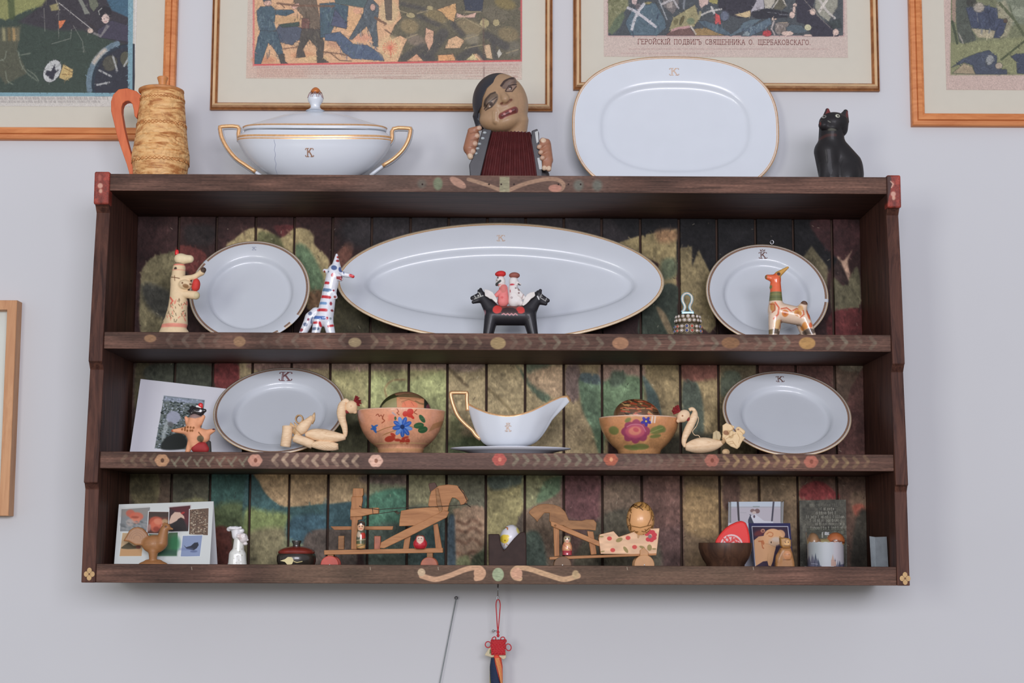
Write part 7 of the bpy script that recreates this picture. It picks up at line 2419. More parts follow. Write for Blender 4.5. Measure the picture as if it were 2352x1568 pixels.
Fj = Fr(880, 1250, .06, S3T)
root = thing('wooden_pull_toy', 'wheeled wooden toy of a man driving a horse, left of the egg block', 'toy', Fj.raw(880, Fj.base), GT)
rw = 20.5
wy = Fj.base - rw
Fj.T(700, 1080, .2296)
piece(root, Fj, 'base_board', [(203, 800), (1385, 772), (1387, 820), (205, 845)], -90, 90, m_pine)
wheels(root, Fj, 761, wy, rw, m_redw, 26)
wheels(root, Fj, 987, wy + 1, rw - 1, m_redw2, 26)
for x, yt in ((267, 838), (1255, 822)):
    piece(root, Fj, 'axle_block', [(x - 30, yt - 5), (x + 30, yt - 5), (x + 30, (wy - 1080) / .2296 + 20), (x - 30, (wy - 1080) / .2296 + 20)], -70, 70, m_pined)
man = piece(root, Fj, 'driver_body', [(462, 262), (572, 262), (576, 300), (566, 350), (572, 490), (530, 500), (526, 790), (466, 790), (468, 500), (452, 490), (455, 390), (462, 350)], -36, 36, m_pinev)
piece(root, Fj, 'driver_head', [(478, 178), (580, 178), (582, 240), (570, 264), (472, 264), (474, 220)], -40, 40, m_pinev)
piece(root, Fj, 'driver_arm', [(455, 388), (680, 374), (738, 372), (738, 432), (678, 436), (560, 462), (456, 466)], 36, 62, m_pine)
piece(root, Fj, 'driver_arm', [(455, 388), (680, 374), (738, 372), (738, 432), (678, 436), (560, 462), (456, 466)], -62, -36, m_pine)
piece(root, Fj, 'cross_bar', [(245, 560), (880, 556), (872, 594), (285, 596)], -100, -60, m_pine)
for x0, x1, y0, mt in ((330, 390, 655, m_pined), (690, 756, 655, m_redw2)):
    piece(root, Fj, 'wood_block', [(x0, y0), (x1, y0), (x1, 792), (x0, 792)], -90, -40, mt)
piece(root, Fj, 'horse_head', [(1232, 346), (1245, 260), (1262, 205), (1340, 148), (1430, 136), (1520, 146), (1580, 200), (1628, 285), (1618, 322), (1560, 347), (1540, 300), (1505, 275), (1472, 268), (1445, 330), (1425, 420), (1330, 430), (1235, 352)], -45, 45, m_pine)
piece(root, Fj, 'horse_mane', [(1232, 128), (1298, 114), (1318, 150), (1322, 195), (1262, 225), (1246, 200)], -38, 38, plain('dark_mane', (84, 58, 46), .7))
piece(root, Fj, 'horse_body', [(962, 402), (1100, 378), (1300, 362), (1420, 398), (1400, 440), (1330, 455), (1100, 552), (945, 558), (948, 500)], -60, 60, m_pine)
piece(root, Fj, 'saddle_strap', [(1306, 180), (1330, 170), (1380, 395), (1350, 430), (1318, 330)], 45, 66, m_pined)
piece(root, Fj, 'push_bar', [(1392, 398), (1445, 410), (1420, 470), (1285, 538), (1050, 660), (800, 780), (756, 775), (768, 720), (860, 668), (1010, 590), (1200, 500)], 60, 84, m_pine)
piece(root, Fj, 'horse_leg', [(1005, 630), (1066, 622), (1042, 792), (984, 792)], -40, 40, m_pinev)
piece(root, Fj, 'horse_leg', [(1284, 540), (1330, 528), (1378, 792), (1312, 792)], -40, 40, m_pinev)
piece(root, Fj, 'horse_tail', [(958, 420), (900, 402), (890, 414), (930, 440)], -10, 10, plain('dark_tail', (72, 66, 48), .8), .0005)
m_str = plain('dark_string', (60, 50, 40), .8)
M().tube([Fj(*p) for p in ((545, 356, 66), (590, 376, 70), (680, 384, 70), (740, 392, 70), (930, 376, 70), (1300, 360, 72), (1560, 344, 60), (1630, 330, 50))], .0007, 5).tube([Fj(*p) for p in ((676, 374, 64), (684, 440, 64), (760, 430, 70), (930, 404, 70))], .0007, 5).build('reins', m_str, root, True)
M().tube([Fj(*p) for p in ((1535, 160, 46), (1590, 230, 48), (1622, 300, 46), (1600, 322, 48), (1660, 364, 40))], .0010, 5).build('bridle', m_str, root, True)

GD = 'matryoshka dolls on the wooden toys'


def doll(label, fr, cx, prof, paint, base, scale):
    mm = M().lathe(fr, cx, prof, 1, 40)
    # finer rows so that the painted dress has clean edges
    ys = np.linspace(prof[0][0], prof[-2][0], 60)
    P_ = [(y, float(np.interp(y, [p[0] for p in prof], [p[1] for p in prof]))) for y in ys] + [(prof[-1][0], .5)]
    P_[0] = (P_[0][0], max(P_[0][1], .3))
    mm = M().lathe(fr, cx, P_, 1, 56)
    V = np.array([tuple(v) for v in mm.v])
    vx, vy, vd = (V[:, 0] - fr.o.x) / fr.sx + fr.px, fr.py - (V[:, 2] - fr.o.z) / fr.sz, -(V[:, 1] - fr.Y) / fr.sx
    cols = paint_points(fr, vx, vy, vd, paint, base)
    lo = V.min(0)
    o_ = mm.build('matryoshka_doll', v_gloss, None, True, cols=cols, org=Vector((V[:, 0].mean(), fr.Y, lo[2])))
    return tag(o_, label, 'doll', GD)


Fd = Fr(829, 1230, .035)
Fd.T(700, 1080, .2296)
k0 = .2296
doll('tall slim matryoshka doll in a grey and red painted dress on the driver toy', Fd, 563, [(506, 1), (508, 20), (514, 32), (525, 39), (550, 40), (575, 38), (598, 34), (612, 38), (640, 44), (690, 48), (730, 47), (770, 44), (784, 43), (784, .5)],
     [('y', 500, 600, (92, 80, 64), 'all'), ('e', 560, 568, 36, 38, 0, (224, 178, 140)), ('s', [(528, 540), (560, 520), (596, 540)], 18, (60, 44, 36)), ('e', 548, 562, 6, 6, 0, (70, 46, 40)), ('e', 576, 560, 6, 6, 0, (70, 46, 40)), ('s', [(552, 584), (574, 582)], 6, (190, 80, 70)),
      ('y', 600, 735, (88, 88, 70), 'all'), ('e', 585, 652, 30, 30, 0, (186, 54, 42)), ('e', 540, 640, 22, 30, 0, (196, 176, 150)), ('e', 556, 722, 34, 30, 0, (84, 92, 58)), ('s', [(565, 640), (566, 730)], 9, (206, 190, 160)), ('s', [(520, 700), (610, 690)], 7, (206, 180, 140)), ('y', 735, 772, (196, 150, 94), 'all'), ('s', [(520, 770), (610, 735)], 9, (110, 106, 62)),
      ('y', 772, 790, (176, 130, 76), 'all')], (150, 120, 84), k0)
Fd = Fr(965, 1245, .035)
Fd.T(700, 1080, .2296)
doll('small round red matryoshka doll sitting under the toy horse', Fd, 1155, [(643, 1), (645, 16), (652, 32), (665, 42), (680, 46), (694, 54), (710, 66), (730, 71), (750, 70), (770, 60), (783, 48), (785, 46), (785, .5)],
     [('e', 1156, 686, 38, 44, 0, (226, 196, 174)), ('s', [(1130, 655), (1156, 646), (1184, 656)], 10, (150, 60, 50)), ('s', [(1146, 650), (1168, 650)], 10, (60, 44, 40)), ('e', 1142, 680, 5, 5, 0, (90, 60, 56)), ('e', 1168, 680, 5, 5, 0, (90, 60, 56)), ('s', [(1148, 702), (1164, 702)], 6, (190, 60, 60)),
      ('p', [(1130, 700), (1182, 700), (1156, 736)], (226, 190, 170))], (190, 46, 56), k0)

# block with a decorated egg
Fx = Fr(1165, 1260, .10, S3T)
bx = Fx.base
root = thing('egg_holder', 'dark brown wooden block with a V notch, holding the white chick egg', 'egg holder', Fx.raw(1165, bx))
Fx.T(1100, 1170, .0893)
yx = (bx - 1170) / .0893
m_choc = plain('dark_chocolate_wood', (58, 42, 37), .6, var=.15, spec=.2)
nt_ = [(245, 632), (530, 630), (545, 780), (580, 920), (640, 1045), (700, 990), (800, 860), (900, 740), (1000, 640), (1050, 590), (1120, 572), (1185, 580), (1215, 700), (1225, yx), (262, yx)]
piece(root, Fx, 'front_panel', nt_, 330, 400, m_choc, .002)
piece(root, Fx, 'back_panel', nt_, -400, -330, m_choc, .002)
piece(root, Fx, 'floor_board', [(262, yx - 70), (1225, yx - 70), (1225, yx), (262, yx)], -332, 332, m_choc, 0)
piece(root, Fx, 'side_board', [(245, 640), (300, 640), (320, yx - 60), (262, yx - 60)], -332, 332, m_choc, 0)
piece(root, Fx, 'side_board', [(1165, 600), (1195, 600), (1225, yx - 60), (1165, yx - 60)], -332, 332, m_choc, 0)
o = tag(blob('chick_egg', Fx, [('e', 800, 730, 0, 262, 350, 262, 14)], vmat('eggshell', .35, .2, .05), None, 1.0, 0, base=(228, 226, 230),
             paint=[('e', 655, 755, 112, 112, 0, (236, 206, 74)), ('e', 730, 690, 50, 40, 20, (236, 206, 84)), ('e', 670, 795, 22, 18, 0, (150, 110, 40)), ('s', [(660, 880), (650, 930)], 14, (200, 120, 50)), ('s', [(700, 880), (745, 915)], 14, (200, 120, 50)), ('s', [(690, 460), (735, 470), (735, 510)], 26, (196, 106, 42)),
                    ('e', 620, 450, 60, 60, 0, (150, 160, 80)), ('e', 1010, 540, 40, 90, -20, (226, 214, 120)), ('e', 950, 420, 40, 40, 0, (214, 212, 196))]), 'white egg painted with a yellow chick in the notched brown block', 'egg')
tag(M().tube([Fx(920 + 30 * math.cos(a) + 60, 430 + 30 * math.sin(a), 0) for a in np.linspace(-2.6, 1.2, 8)], .0010, 6).build('egg_loop', m_wire, o, True), '', '') if False else None

# second toy: horse drawing a flowered cradle
Fc = Fr(1390, 1250, .045, S3T)
root = thing('wooden_pull_toy', 'wheeled wooden toy of a horse drawing a flowered cradle, right of the egg block', 'toy', Fc.raw(1390, Fc.base), GT)
rw = 22
wy = Fc.base - rw
Fc.T(1200, 1080, .2126)
m_tanw = plain('tan_wheel', (190, 140, 92), .55, var=.1)
piece(root, Fc, 'base_board', [(290, 938), (520, 925), (1440, 892), (1440, 915), (520, 957), (290, 966)], -90, 90, m_pine)
wheels(root, Fc, 1291, wy, rw - 2, plain('brown_wheel', (112, 82, 56), .6, var=.1), 30)
wheels(root, Fc, 1477, wy - 1, rw + 1, m_tanw, 30)
piece(root, Fc, 'axle_block', [(1260, 860), (1300, 830), (1350, 880), (1340, (wy - 1080) / .2126 + 30), (1262, (wy - 1080) / .2126 + 30)], 98, 120, m_tanw)
piece(root, Fc, 'axle_block', [(400, 950), (460, 950), (460, (wy - 1080) / .2126 + 30), (400, (wy - 1080) / .2126 + 30)], -60, 60, m_pined)
piece(root, Fc, 'horse_body', [(72, 442), (130, 392), (190, 368), (262, 362), (340, 372), (410, 396), (462, 450), (500, 540), (640, 545), (690, 530), (770, 532), (800, 570), (790, 652), (720, 642), (600, 640), (520, 640), (440, 600), (330, 590), (288, 552), (292, 462), (236, 462), (180, 530), (160, 560), (128, 520), (104, 500), (66, 462)], -40, 40, m_pined)
piece(root, Fc, 'horse_leg', [(332, 585), (396, 612), (398, 926), (344, 932)], -40, 40, m_pinev)
piece(root, Fc, 'horse_leg', [(698, 655), (765, 662), (800, 905), (738, 912)], -40, 40, m_pinev)
piece(root, Fc, 'shaft', [(302, 552), (340, 560), (836, 770), (832, 822), (800, 812), (310, 604)], 45, 70, m_pine)
piece(root, Fc, 'shaft', [(302, 552), (340, 560), (836, 770), (832, 822), (800, 812), (310, 604)], -70, -45, m_pine)
M().ball(Fc(352, 596, 72), .0022, .0016, .0022, 10).build('peg', m_pined, root, True)
cr_ = [(820, 742), (832, 692), (980, 656), (1036, 718), (1150, 680), (1272, 632), (1475, 622), (1440, 905), (840, 902)]
mm = M().prism(Fc, cr_, 60, 84)
V = np.array([tuple(v) for v in mm.v])
lo, hi = V.min(0), V.max(0)
cc = Canvas([(820, 622), (1475, 622), (1475, 905), (820, 905)], 300, 130, (218, 178, 142))
cc.noise(12, .05, 4, (4, 1))
for x, y in ((935, 735), (1135, 728), (1205, 826), (970, 860)):
    cc.ell(x, y, 26, 22, (196, 66, 58), 0, .95, 6)
for x, y, rx, ry, an in ((1040, 750, 38, 22, -25), (1110, 855, 40, 18, 55), (1365, 832, 26, 34, 0), (1250, 690, 14, 44, 10), (1415, 845, 22, 8, 0), (850, 715, 24, 8, 0), (860, 875, 24, 7, -10), (1285, 828, 30, 14, 20)):
    cc.ell(x, y, rx, ry, (138, 122, 70) if y > 700 else (176, 134, 92), an, .9, 6)
for k in range(7):
    a = k * math.pi / 4 - 2.6
    cc.ell(1376 + 44 * math.cos(a), 705 + 44 * math.sin(a), 28, 24, (190, 44, 56), 0, .95, 5)
cc.ell(1370, 712, 20, 20, (128, 110, 106), 0, 1, 4)
cm_ = cmat('cradle_flowers', cc, .55)
mm.m = [0] + [1] * (len(mm.m) - 1)
mm.build('cradle_side', [cm_, m_pine], root, bevel=.001, uv=planar_uv(V, (lo[0], hi[0], lo[2], hi[2])))
piece(root, Fc, 'cradle_side', cr_, -84, -60, m_pine)
piece(root, Fc, 'cradle_end', [(820, 742), (850, 742), (868, 902), (840, 902)], -62, 62, m_pine)
piece(root, Fc, 'cradle_end', [(1425, 660), (1468, 660), (1440, 905), (1400, 905)], -62, 62, m_pine)
piece(root, Fc, 'cradle_bottom', [(845, 870), (1430, 870), (1440, 905), (840, 902)], -62, 62, m_pine)
Fq = Fr(1470, 1195, .045)
Fq.T(1200, 1080, .2126)
pt = [('p', [(1150, 440), (1180, 400), (1260, 420), (1360, 440), (1400, 560), (1380, 700), (1150, 700), (1130, 560)], (222, 166, 112))]
for i in range(70):
    a = r10.uniform(0, 2 * math.pi)
    rr_ = r10.uniform(.72, .98)
    x, y = 1270 + 165 * rr_ * math.cos(a), 530 + 190 * rr_ * math.sin(a)
    pt.append(('s', [(x, y), (x + r10.uniform(-25, 25), y + r10.uniform(-25, 25))], 8, (112, 78, 40)))
pt += [('s', [(1160, 400), (1200, 370), (1260, 400), (1290, 430)], 9, (70, 46, 30)), ('s', [(1180, 380), (1230, 410), (1280, 370)], 8, (70, 46, 30)), ('s', [(1160, 600), (1260, 620), (1380, 590)], 9, (120, 84, 44)), ('s', [(1340, 600), (1380, 520), (1390, 450)], 9, (130, 86, 46)), ('s', [(1150, 560), (1160, 480)], 9, (120, 80, 44))]
tag(blob('lace_egg', Fq, [('e', 1275, 535, 0, 152, 198, 152, 0)], bpy.data.materials['eggshell'], None, 1.0, 0, base=(196, 146, 84), paint=pt), 'large tan egg with a brown lace pattern sitting in the flowered cradle', 'egg')
Fd = Fr(1302, 1250, .03)
Fd.T(1200, 1080, .2126)
doll('small pink and cream matryoshka doll under the cradle-drawing horse', Fd, 483, [(702, 1), (704, 18), (712, 32), (730, 40), (752, 41), (772, 37), (785, 40), (810, 52), (845, 56), (870, 53), (890, 50), (915, 52), (917, 50), (917, .5)],
     [('y', 700, 775, (150, 140, 110), 'all'), ('e', 482, 750, 26, 28, 0, (226, 190, 160)), ('e', 468, 736, 8, 8, 0, (60, 60, 56)), ('e', 496, 736, 8, 8, 0, (60, 60, 56)), ('s', [(474, 764), (490, 764)], 6, (180, 70, 70)), ('y', 775, 866, (206, 142, 104), 'all'), ('e', 490, 830, 30, 34, 0, (226, 180, 130)), ('s', [(440, 800), (520, 860)], 10, (190, 110, 90)), ('y', 866, 920, (170, 60, 70), 'all')],
     (150, 120, 90), .2126)

# dark turned bowl with a red guard inside
Fo = Fr(1666, 1270, .07, S3T)
bo = Fo.base
root = thing('wooden_bowl', 'small dark turned wooden bowl holding a red pouch on the bottom shelf', 'bowl', Fo.raw(1666, bo))
M().lathe(Fo, 1666, [(1246, 60), (1247, 61), (1258, 61), (1270, 58), (1284, 52), (1296, 44), (bo, 40), (bo, 1), (bo - 5, 1), (1290, 44), (1270, 53), (1250, 57), (1246, 58)], 1, 56).build('body', wood('dark_turned_wood', (58, 40, 32), (92, 64, 48), (40, 40, 8), .4, .1), root, 'auto')
Fr_ = Fr(1682, 1235, .075)
Fr_.T(1590, 1130, .1148)
rp = [(445, 1060), (470, 960), (520, 880), (590, 790), (660, 720), (760, 650), (880, 595), (970, 572), (1030, 576), (1080, 620), (1118, 720), (1145, 850), (1158, 980), (1150, 1120), (1100, 1260), (560, 1260)]
mm = M().prism(Fr_, rp, -45, 45)
V = np.array([tuple(v) for v in mm.v])
lo, hi = V.min(0), V.max(0)
cr2 = Canvas([(445, 572), (1158, 572), (1158, 1260), (445, 1260)], 260, 250, (226, 56, 52))
cr2.ell(780, 1080, 232, 240, (222, 186, 184)).ell(780, 1080, 196, 204, (222, 60, 56)).ell(780, 1080, 180, 188, (222, 186, 184))
for p_ in ([(620, 930), (690, 1010), (690, 1120)], [(690, 890), (740, 960), (700, 1000), (760, 1040)], [(800, 900), (790, 960), (860, 930), (910, 960)], [(740, 1010), (830, 960), (870, 1000), (800, 1060)], [(870, 1060), (900, 1000), (940, 1060)], [(600, 1040), (640, 1120)], [(760, 1080), (800, 1120), (860, 1100)]):
    cr2.stroke(p_, 34, (212, 62, 58), .95, 8)
mm.m = [0] + [1] * (len(mm.m) - 1)
o = mm.build('red_pouch', [cmat('red_pouch_emblem', cr2, .5, .05), plain('red_felt', (222, 56, 50), .6)], None, bevel=.004, uv=planar_uv(V, (lo[0], hi[0], lo[2], hi[2])))
tag(o, 'bright red pouch with a round white emblem standing in the dark wooden bowl', 'pouch')

# wedding photograph
q = [P(1673, 1152, .235), P(1800, 1151.5, .235), P(1797, 1302, .205), P(1671, 1302, .205)]
q[2].z = q[3].z = S3T + .0005
cw = Canvas([proj(v) for v in q], 300, 360, (196, 196, 206))
cw.T(1590, 1130, .1148)
cw.poly([(700, 180), (1840, 180), (1840, 300), (700, 300)], (196, 206, 216), 10)
cw.poly([(700, 290), (1840, 290), (1840, 620), (700, 620)], (190, 182, 188), 30, .8)
cw.stroke([(720, 300), (1800, 300)], 12, (150, 156, 158), .6, 8)
cw.stroke([(1220, 290), (1340, 290)], 18, (130, 144, 140), .8, 8)
cw.poly([(780, 330), (900, 300), (900, 620), (780, 620)], (176, 166, 176), 40, .8)
for x in range(1640, 1780, 26):
    cw.stroke([(x, 330), (x - 10, 600)], 8, (150, 136, 142), .5, 6)
cw.poly([(890, 190), (930, 190), (955, 580), (915, 580)], (66, 60, 66), 6)
cw.poly([(1610, 190), (1645, 190), (1610, 600), (1575, 600)], (72, 70, 82), 8)
cw.poly([(1120, 620), (1120, 560), (1160, 460), (1140, 450), (1165, 445), (1250, 590), (1240, 640)], (56, 60, 76), 6)
cw.poly([(1170, 480), (1260, 440), (1310, 480), (1440, 580), (1620, 590), (1620, 640), (1240, 640)], (212, 212, 220), 8)
cw.ell(1205, 372, 46, 36, (132, 104, 100), -10, .95, 8)
cw.ell(1300, 380, 52, 48, (126, 96, 92), 10, .95, 8)
cw.ell(1240, 410, 40, 30, (206, 186, 176), 0, .9, 10)
cw.ell(1240, 490, 20, 30, (84, 62, 74), 0, .9, 8)
cw.stroke([(960, 410), (1080, 416)], 10, (160, 160, 164), .6, 6)
cw.poly([(728, 180), (776, 180), (776, 620), (728, 620)], (90, 90, 86))
cw.poly([(1770, 180), (1822, 180), (1822, 620), (1770, 620)], (90, 90, 86))
for i in range(18):
    cw.ell(750, 215 + i * 26, 14, 9, (206, 206, 206), 0, .9)
    cw.ell(1798, 215 + i * 26, 14, 9, (206, 206, 206), 0, .9)
root = thing('wedding_photo', 'wedding photo of a couple outdoors between two posts, leaning on the planks at the right', 'photo', ((q[2].x + q[3].x) / 2, .205, S3T))
card('sheet', q, .001, [cmat('wedding_print', cw, .4), m_paper], root)

# picture card with a cream animal
q = [P(1719, 1201, .17), P(1815, 1201, .17), P(1823, 1302, .135), P(1733, 1302, .135)]
q[2].z = q[3].z = S3T + .0005
cb_ = Canvas([proj(v) for v in q], 240, 260, (48, 46, 86))
cb_.T(1590, 1130, .1148)
cb_.poly([(1100, 1000), (1200, 620), (1260, 1500), (1150, 1500)], (46, 54, 66), 20, .7)
cb_.poly([(1195, 690), (1910, 690), (1990, 1500), (1265, 1500)], (58, 42, 62))
cb_.ell(1350, 830, 110, 60, (140, 64, 58), -20, .7, 50)
cb_.stroke([(1265, 1490), (1200, 690), (1912, 690), (1960, 1100)], 13, (206, 206, 214), .95)
CRM = (224, 172, 126)
cb_.poly([(1240, 980), (1340, 900), (1480, 880), (1700, 980), (1680, 1150), (1620, 1400), (1580, 1490), (1530, 1480), (1510, 1390), (1420, 1400), (1270, 1490)], CRM, 10)
cb_.ell(1630, 910, 195, 170, CRM, 20, 1, 14)
cb_.ell(1760, 860, 100, 100, (222, 170, 124), 0, .9, 20)
cb_.ell(1420, 780, 44, 40, (206, 150, 120), 0, .9, 8)
cb_.ell(1420, 785, 24, 22, (110, 64, 56), 0, .8, 8)
cb_.stroke([(1500, 850), (1550, 810), (1620, 840), (1600, 900), (1540, 890)], 18, (190, 116, 72), .8, 8, True)
cb_.ell(1660, 1010, 120, 90, (208, 178, 152), 0, .8, 40)
cb_.ell(1690, 960, 80, 50, (206, 190, 176), 0, .7, 30)
cb_.ell(1592, 1020, 12, 22, (96, 70, 50))
cb_.stroke([(1480, 1050), (1560, 1060), (1680, 1120)], 8, (176, 130, 96), .6, 5)
for p_ in ([(1340, 1000), (1400, 1000), (1440, 1060)], [(1400, 1000), (1430, 990), (1450, 1040)], [(1400, 1020), (1420, 1130), (1440, 1140)]):
    cb_.stroke(p_, 24, (190, 110, 66), .85, 8)
cb_.stroke([(1510, 1400), (1530, 1250)], 10, (190, 140, 100), .6, 8)
root = thing('picture_card', 'dark blue card with a cream animal on it, behind the small wooden owl', 'card', ((q[2].x + q[3].x) / 2, .135, S3T))
card('sheet', q, .0015, [cmat('animal_print', cb_, .45), plain('blue_card_edge', (44, 44, 70), .6)], root)

# carved owl
Fu = Fr(1805, 1270, .075, S3T)
bu = Fu.base
Fu.T(1590, 1130, .1148)
root = thing('wooden_owl', 'small tan carved wooden owl standing right of the blue picture card', 'figurine', Fu.raw(1805, bu))
blob('body', Fu, [('p', [(1770, 1110), (1960, 1100), (2000, 1250), (2030, 1400), (2040, 1560), (1640, 1560), (1660, 1400), (1700, 1240)], -120, 120, 60), ('e', 1890, 1250, 90, 90, 100, 60), ('e', 1720, 1350, 60, 70, 140, 60)], v_wood, root, 1.1, 3, cut=bu, base=(168, 118, 70),
     paint=[('e', 1880, 1260, 80, 90, 0, (202, 140, 96)), ('s', [(1800, 1130), (1940, 1120)], 12, (120, 80, 46)), ('s', [(1800, 1350), (1940, 1350)], 14, (120, 76, 46)), ('s', [(1830, 1240), (1930, 1250)], 10, (150, 100, 62)), ('s', [(1740, 1200), (1690, 1400)], 12, (130, 90, 54))])
h_ = blob('head', Fu, [('p', [(1750, 920), (1830, 905), (1930, 920), (1970, 960), (1970, 1090), (1920, 1110), (1800, 1110), (1760, 1060)], -100, 100, 40), ('c', 1770, 930, 0, 26, 1760, 890, 0, 14)], v_wood, root, 1.0, 3, base=(178, 132, 76),
          paint=[('e', 1880, 1010, 60, 50, 0, (214, 166, 104)), ('s', [(1820, 1070), (1940, 1075)], 14, (112, 74, 40)), ('s', [(1830, 990), (1870, 960)], 10, (130, 90, 50)), ('e', 1850, 1000, 12, 12, 0, (90, 60, 36)), ('e', 1910, 1000, 12, 12, 0, (90, 60, 36))])

# shell
Fz = Fr(1842, 1292, .06, S3T)
o = blob('sea_shell', Fz, [('c', 1850, Fz.base - 10, 0, 11, 1838, Fz.base - 5, 4, 7), ('e', 1846, Fz.base - 8, 0, 12, 8, 10, -35)], v_gloss, None, .8, 3, cut=Fz.base, base=(206, 210, 206))
tag(o, 'small white shell lying at the foot of the candle glass', 'shell')

# text card
q = [P(1836, 1149, .245), P(1943, 1147, .245), P(1946, 1302, .215), P(1838, 1302, .215)]
q[2].z = q[3].z = S3T + .0005
ce = Canvas([proj(v) for v in q], 320, 460, (86, 84, 74))
ce.T(1790, 1130, .1148)
ce.noise(30, .14, 4).noise(8, .08, 5)
r12 = np.random.default_rng(12)
rows = [(250, 600, 1260, .35), (330, 800, 1090, 1), (410, 730, 1120, 1), (490, 540, 1320, 1), (560, 620, 1260, 1), (630, 720, 1300, 1), (710, 620, 1300, 1), (800, 1100, 1310, .6), (880, 1130, 1330, .5), (960, 1150, 1340, .4)]
for y, x0, x1, al in rows:                  # tall lettering of the card, worn pale
    x = x0
    while x < x1:
        kind = r12.integers(5)
        h = 30
        c, a = (186, 184, 168), al * r12.uniform(.5, .95)
        if kind == 0:
            ce.stroke([(x, y - h), (x, y + h)], 7, c, a)
        elif kind == 1:
            ce.stroke([(x, y + h), (x, y - 8), (x + 14, y - 12), (x + 24, y), (x + 24, y + h)], 7, c, a)
        elif kind == 2:
            ce.ell(x + 14, y + 8, 17, 22, c, 0, a).ell(x + 14, y + 8, 10, 15, (86, 84, 74), 0, 1)
        elif kind == 3:
            ce.stroke([(x + 24, y - 10), (x + 4, y - 6), (x + 22, y + 14), (x, y + 26)], 7, c, a)
        else:
            ce.stroke([(x + 10, y - h), (x + 10, y + h), (x + 22, y + h - 4)], 7, c, a).stroke([(x, y - 10), (x + 24, y - 10)], 6, c, a)
        x += 38 if r12.random() > .16 else 62
for x in range(580, 1300, 150):
    ce.stroke([(x, 240), (x + 10, 720)], 10, (56, 52, 46), .35, 8)
root = thing('text_card', 'dark grey-green card covered in pale handwriting behind the candle glass', 'card', ((q[2].x + q[3].x) / 2, .215, S3T))
card('sheet', q, .0015, [cmat('text_card_print', ce, .6), plain('grey_card_edge', (70, 68, 60), .7)], root)

# candle glass with a winter scene
Fi = Fr(1893, 1260, .09, S3T)
bi = Fi.base
root = thing('candle_glass', 'clear glass candle jar printed with a snowy forest and church, right part of the bottom shelf', 'jar', Fi.raw(1893, bi))
root['label'] = 'clear glass candle jar printed with a snowy forest and church, right of the wooden owl'
m_jar = glass('jar_glass', (.98, .99, .98), 1.3)
M().lathe(Fi, 1896, [(1213, 40), (1214, 45), (1222, 46), (1236, 46), (1246, 45.5), (1290, 45), (bi - 2, 44), (bi, 40), (bi, 1), (bi - 6, 1), (bi - 7, 40), (1290, 42), (1240, 43), (1222, 43.5), (1214, 42.5), (1213, 41)], 1, 56).build('glass', m_jar, root, True)
cj = Canvas([(560, 960), (1260, 960), (1260, 1480), (560, 1480)], 300, 220, (188, 188, 194))
cj.poly([(560, 960), (760, 960), (760, 1480), (560, 1480)], (170, 174, 176), 120, .6)
cj.poly([(1000, 960), (1260, 960), (1260, 1330), (1000, 1330)], (204, 190, 198), 60, .6)
cj.poly([(560, 1370), (700, 1350), (800, 1400), (960, 1420), (1100, 1360), (1260, 1340), (1260, 1480), (560, 1480)], (104, 96, 116), 14)
r13 = np.random.default_rng(13)
for i in range(34):
    x = r13.choice([r13.uniform(560, 760), r13.uniform(1020, 1260)])
    h = r13.uniform(40, 190) * (1.3 if x < 700 else 1)
    y = 1400 + r13.uniform(-10, 30)
    cj.poly([(x, y - h), (x + h * .16, y), (x - h * .16, y)], (76, 80, 98) if i % 3 else (110, 108, 128), 4, .85)
cj.poly([(945, 1380), (945, 1290), (965, 1240), (985, 1170), (1000, 1240), (1020, 1290), (1045, 1300), (1045, 1380)], (190, 160, 148), 4)
for x in range(955, 1045, 22):
    for y in (1280, 1310, 1340, 1365):
        cj.ell(x, y, 5, 7, (176, 110, 96), 0, .8)
cj.ell(900, 1420, 60, 16, (206, 210, 200), 0, .8, 14)
cj.stroke([(600, 1340), (700, 1345)], 10, (200, 200, 214), .7)
n, rows_ = 56, 10
V, F, uv = [], [], []
for j in range(rows_ + 1):
    for k in range(n):
        a = 2 * math.pi * k / n
        top = 1243 + 2.2 * abs(math.sin(a * 9))
        y = top + (bi - 8 - top) * j / rows_
        V.append(Fi(1896 + 41.4 * math.cos(a), y, -41.4 * math.sin(a)))
        uv.append(((math.cos(a) + 1) / 2, 1 - j / rows_))
for j in range(rows_):
    for k in range(n):
        F.append((j * n + k, (j + 1) * n + k, (j + 1) * n + (k + 1) % n, j * n + (k + 1) % n))
mesh_obj('winter_print', V, F, cmat('winter_scene', cj, .5), root, True, uv=uv)
blob('wax', Fi, [('e', 1868, 1243, 0, 14, 20, 22), ('e', 1918, 1242, 8, 21, 20, 20), ('e', 1893, 1256, 0, 38, 20, 38)], vmat('amber_wax', .3, .4, .05), root, 1.0, 3, base=(196, 176, 128),
     paint=[('e', 1920, 1234, 22, 18, 0, (182, 104, 62)), ('e', 1868, 1236, 14, 20, 0, (160, 120, 88)), ('s', [(1904, 1246), (1912, 1240), (1936, 1246)], 4, (120, 66, 40))])

# silver packet
q = [P(1997, 1231, .05), P(2010, 1233, .04), P(2012.5, 1302, .04), P(2002, 1302, .05)]
q3 = [q[1], P(2036.5, 1232, .055), P(2041, 1302, .055), q[2]]
for v in (q[2], q[3], q3[2]):
    v.z = S3T + .0005
root = thing('folded_packet', 'small folded silver-grey packet at the right end of the bottom shelf', 'packet', (q[2].x, .05, S3T))
m_sil = plain('silver_paper', (150, 158, 162), .4, .35, var=.1, scale=80)
card('left_fold', q, .0015, m_sil, root)
card('right_fold', q3, .0015, m_sil, root)

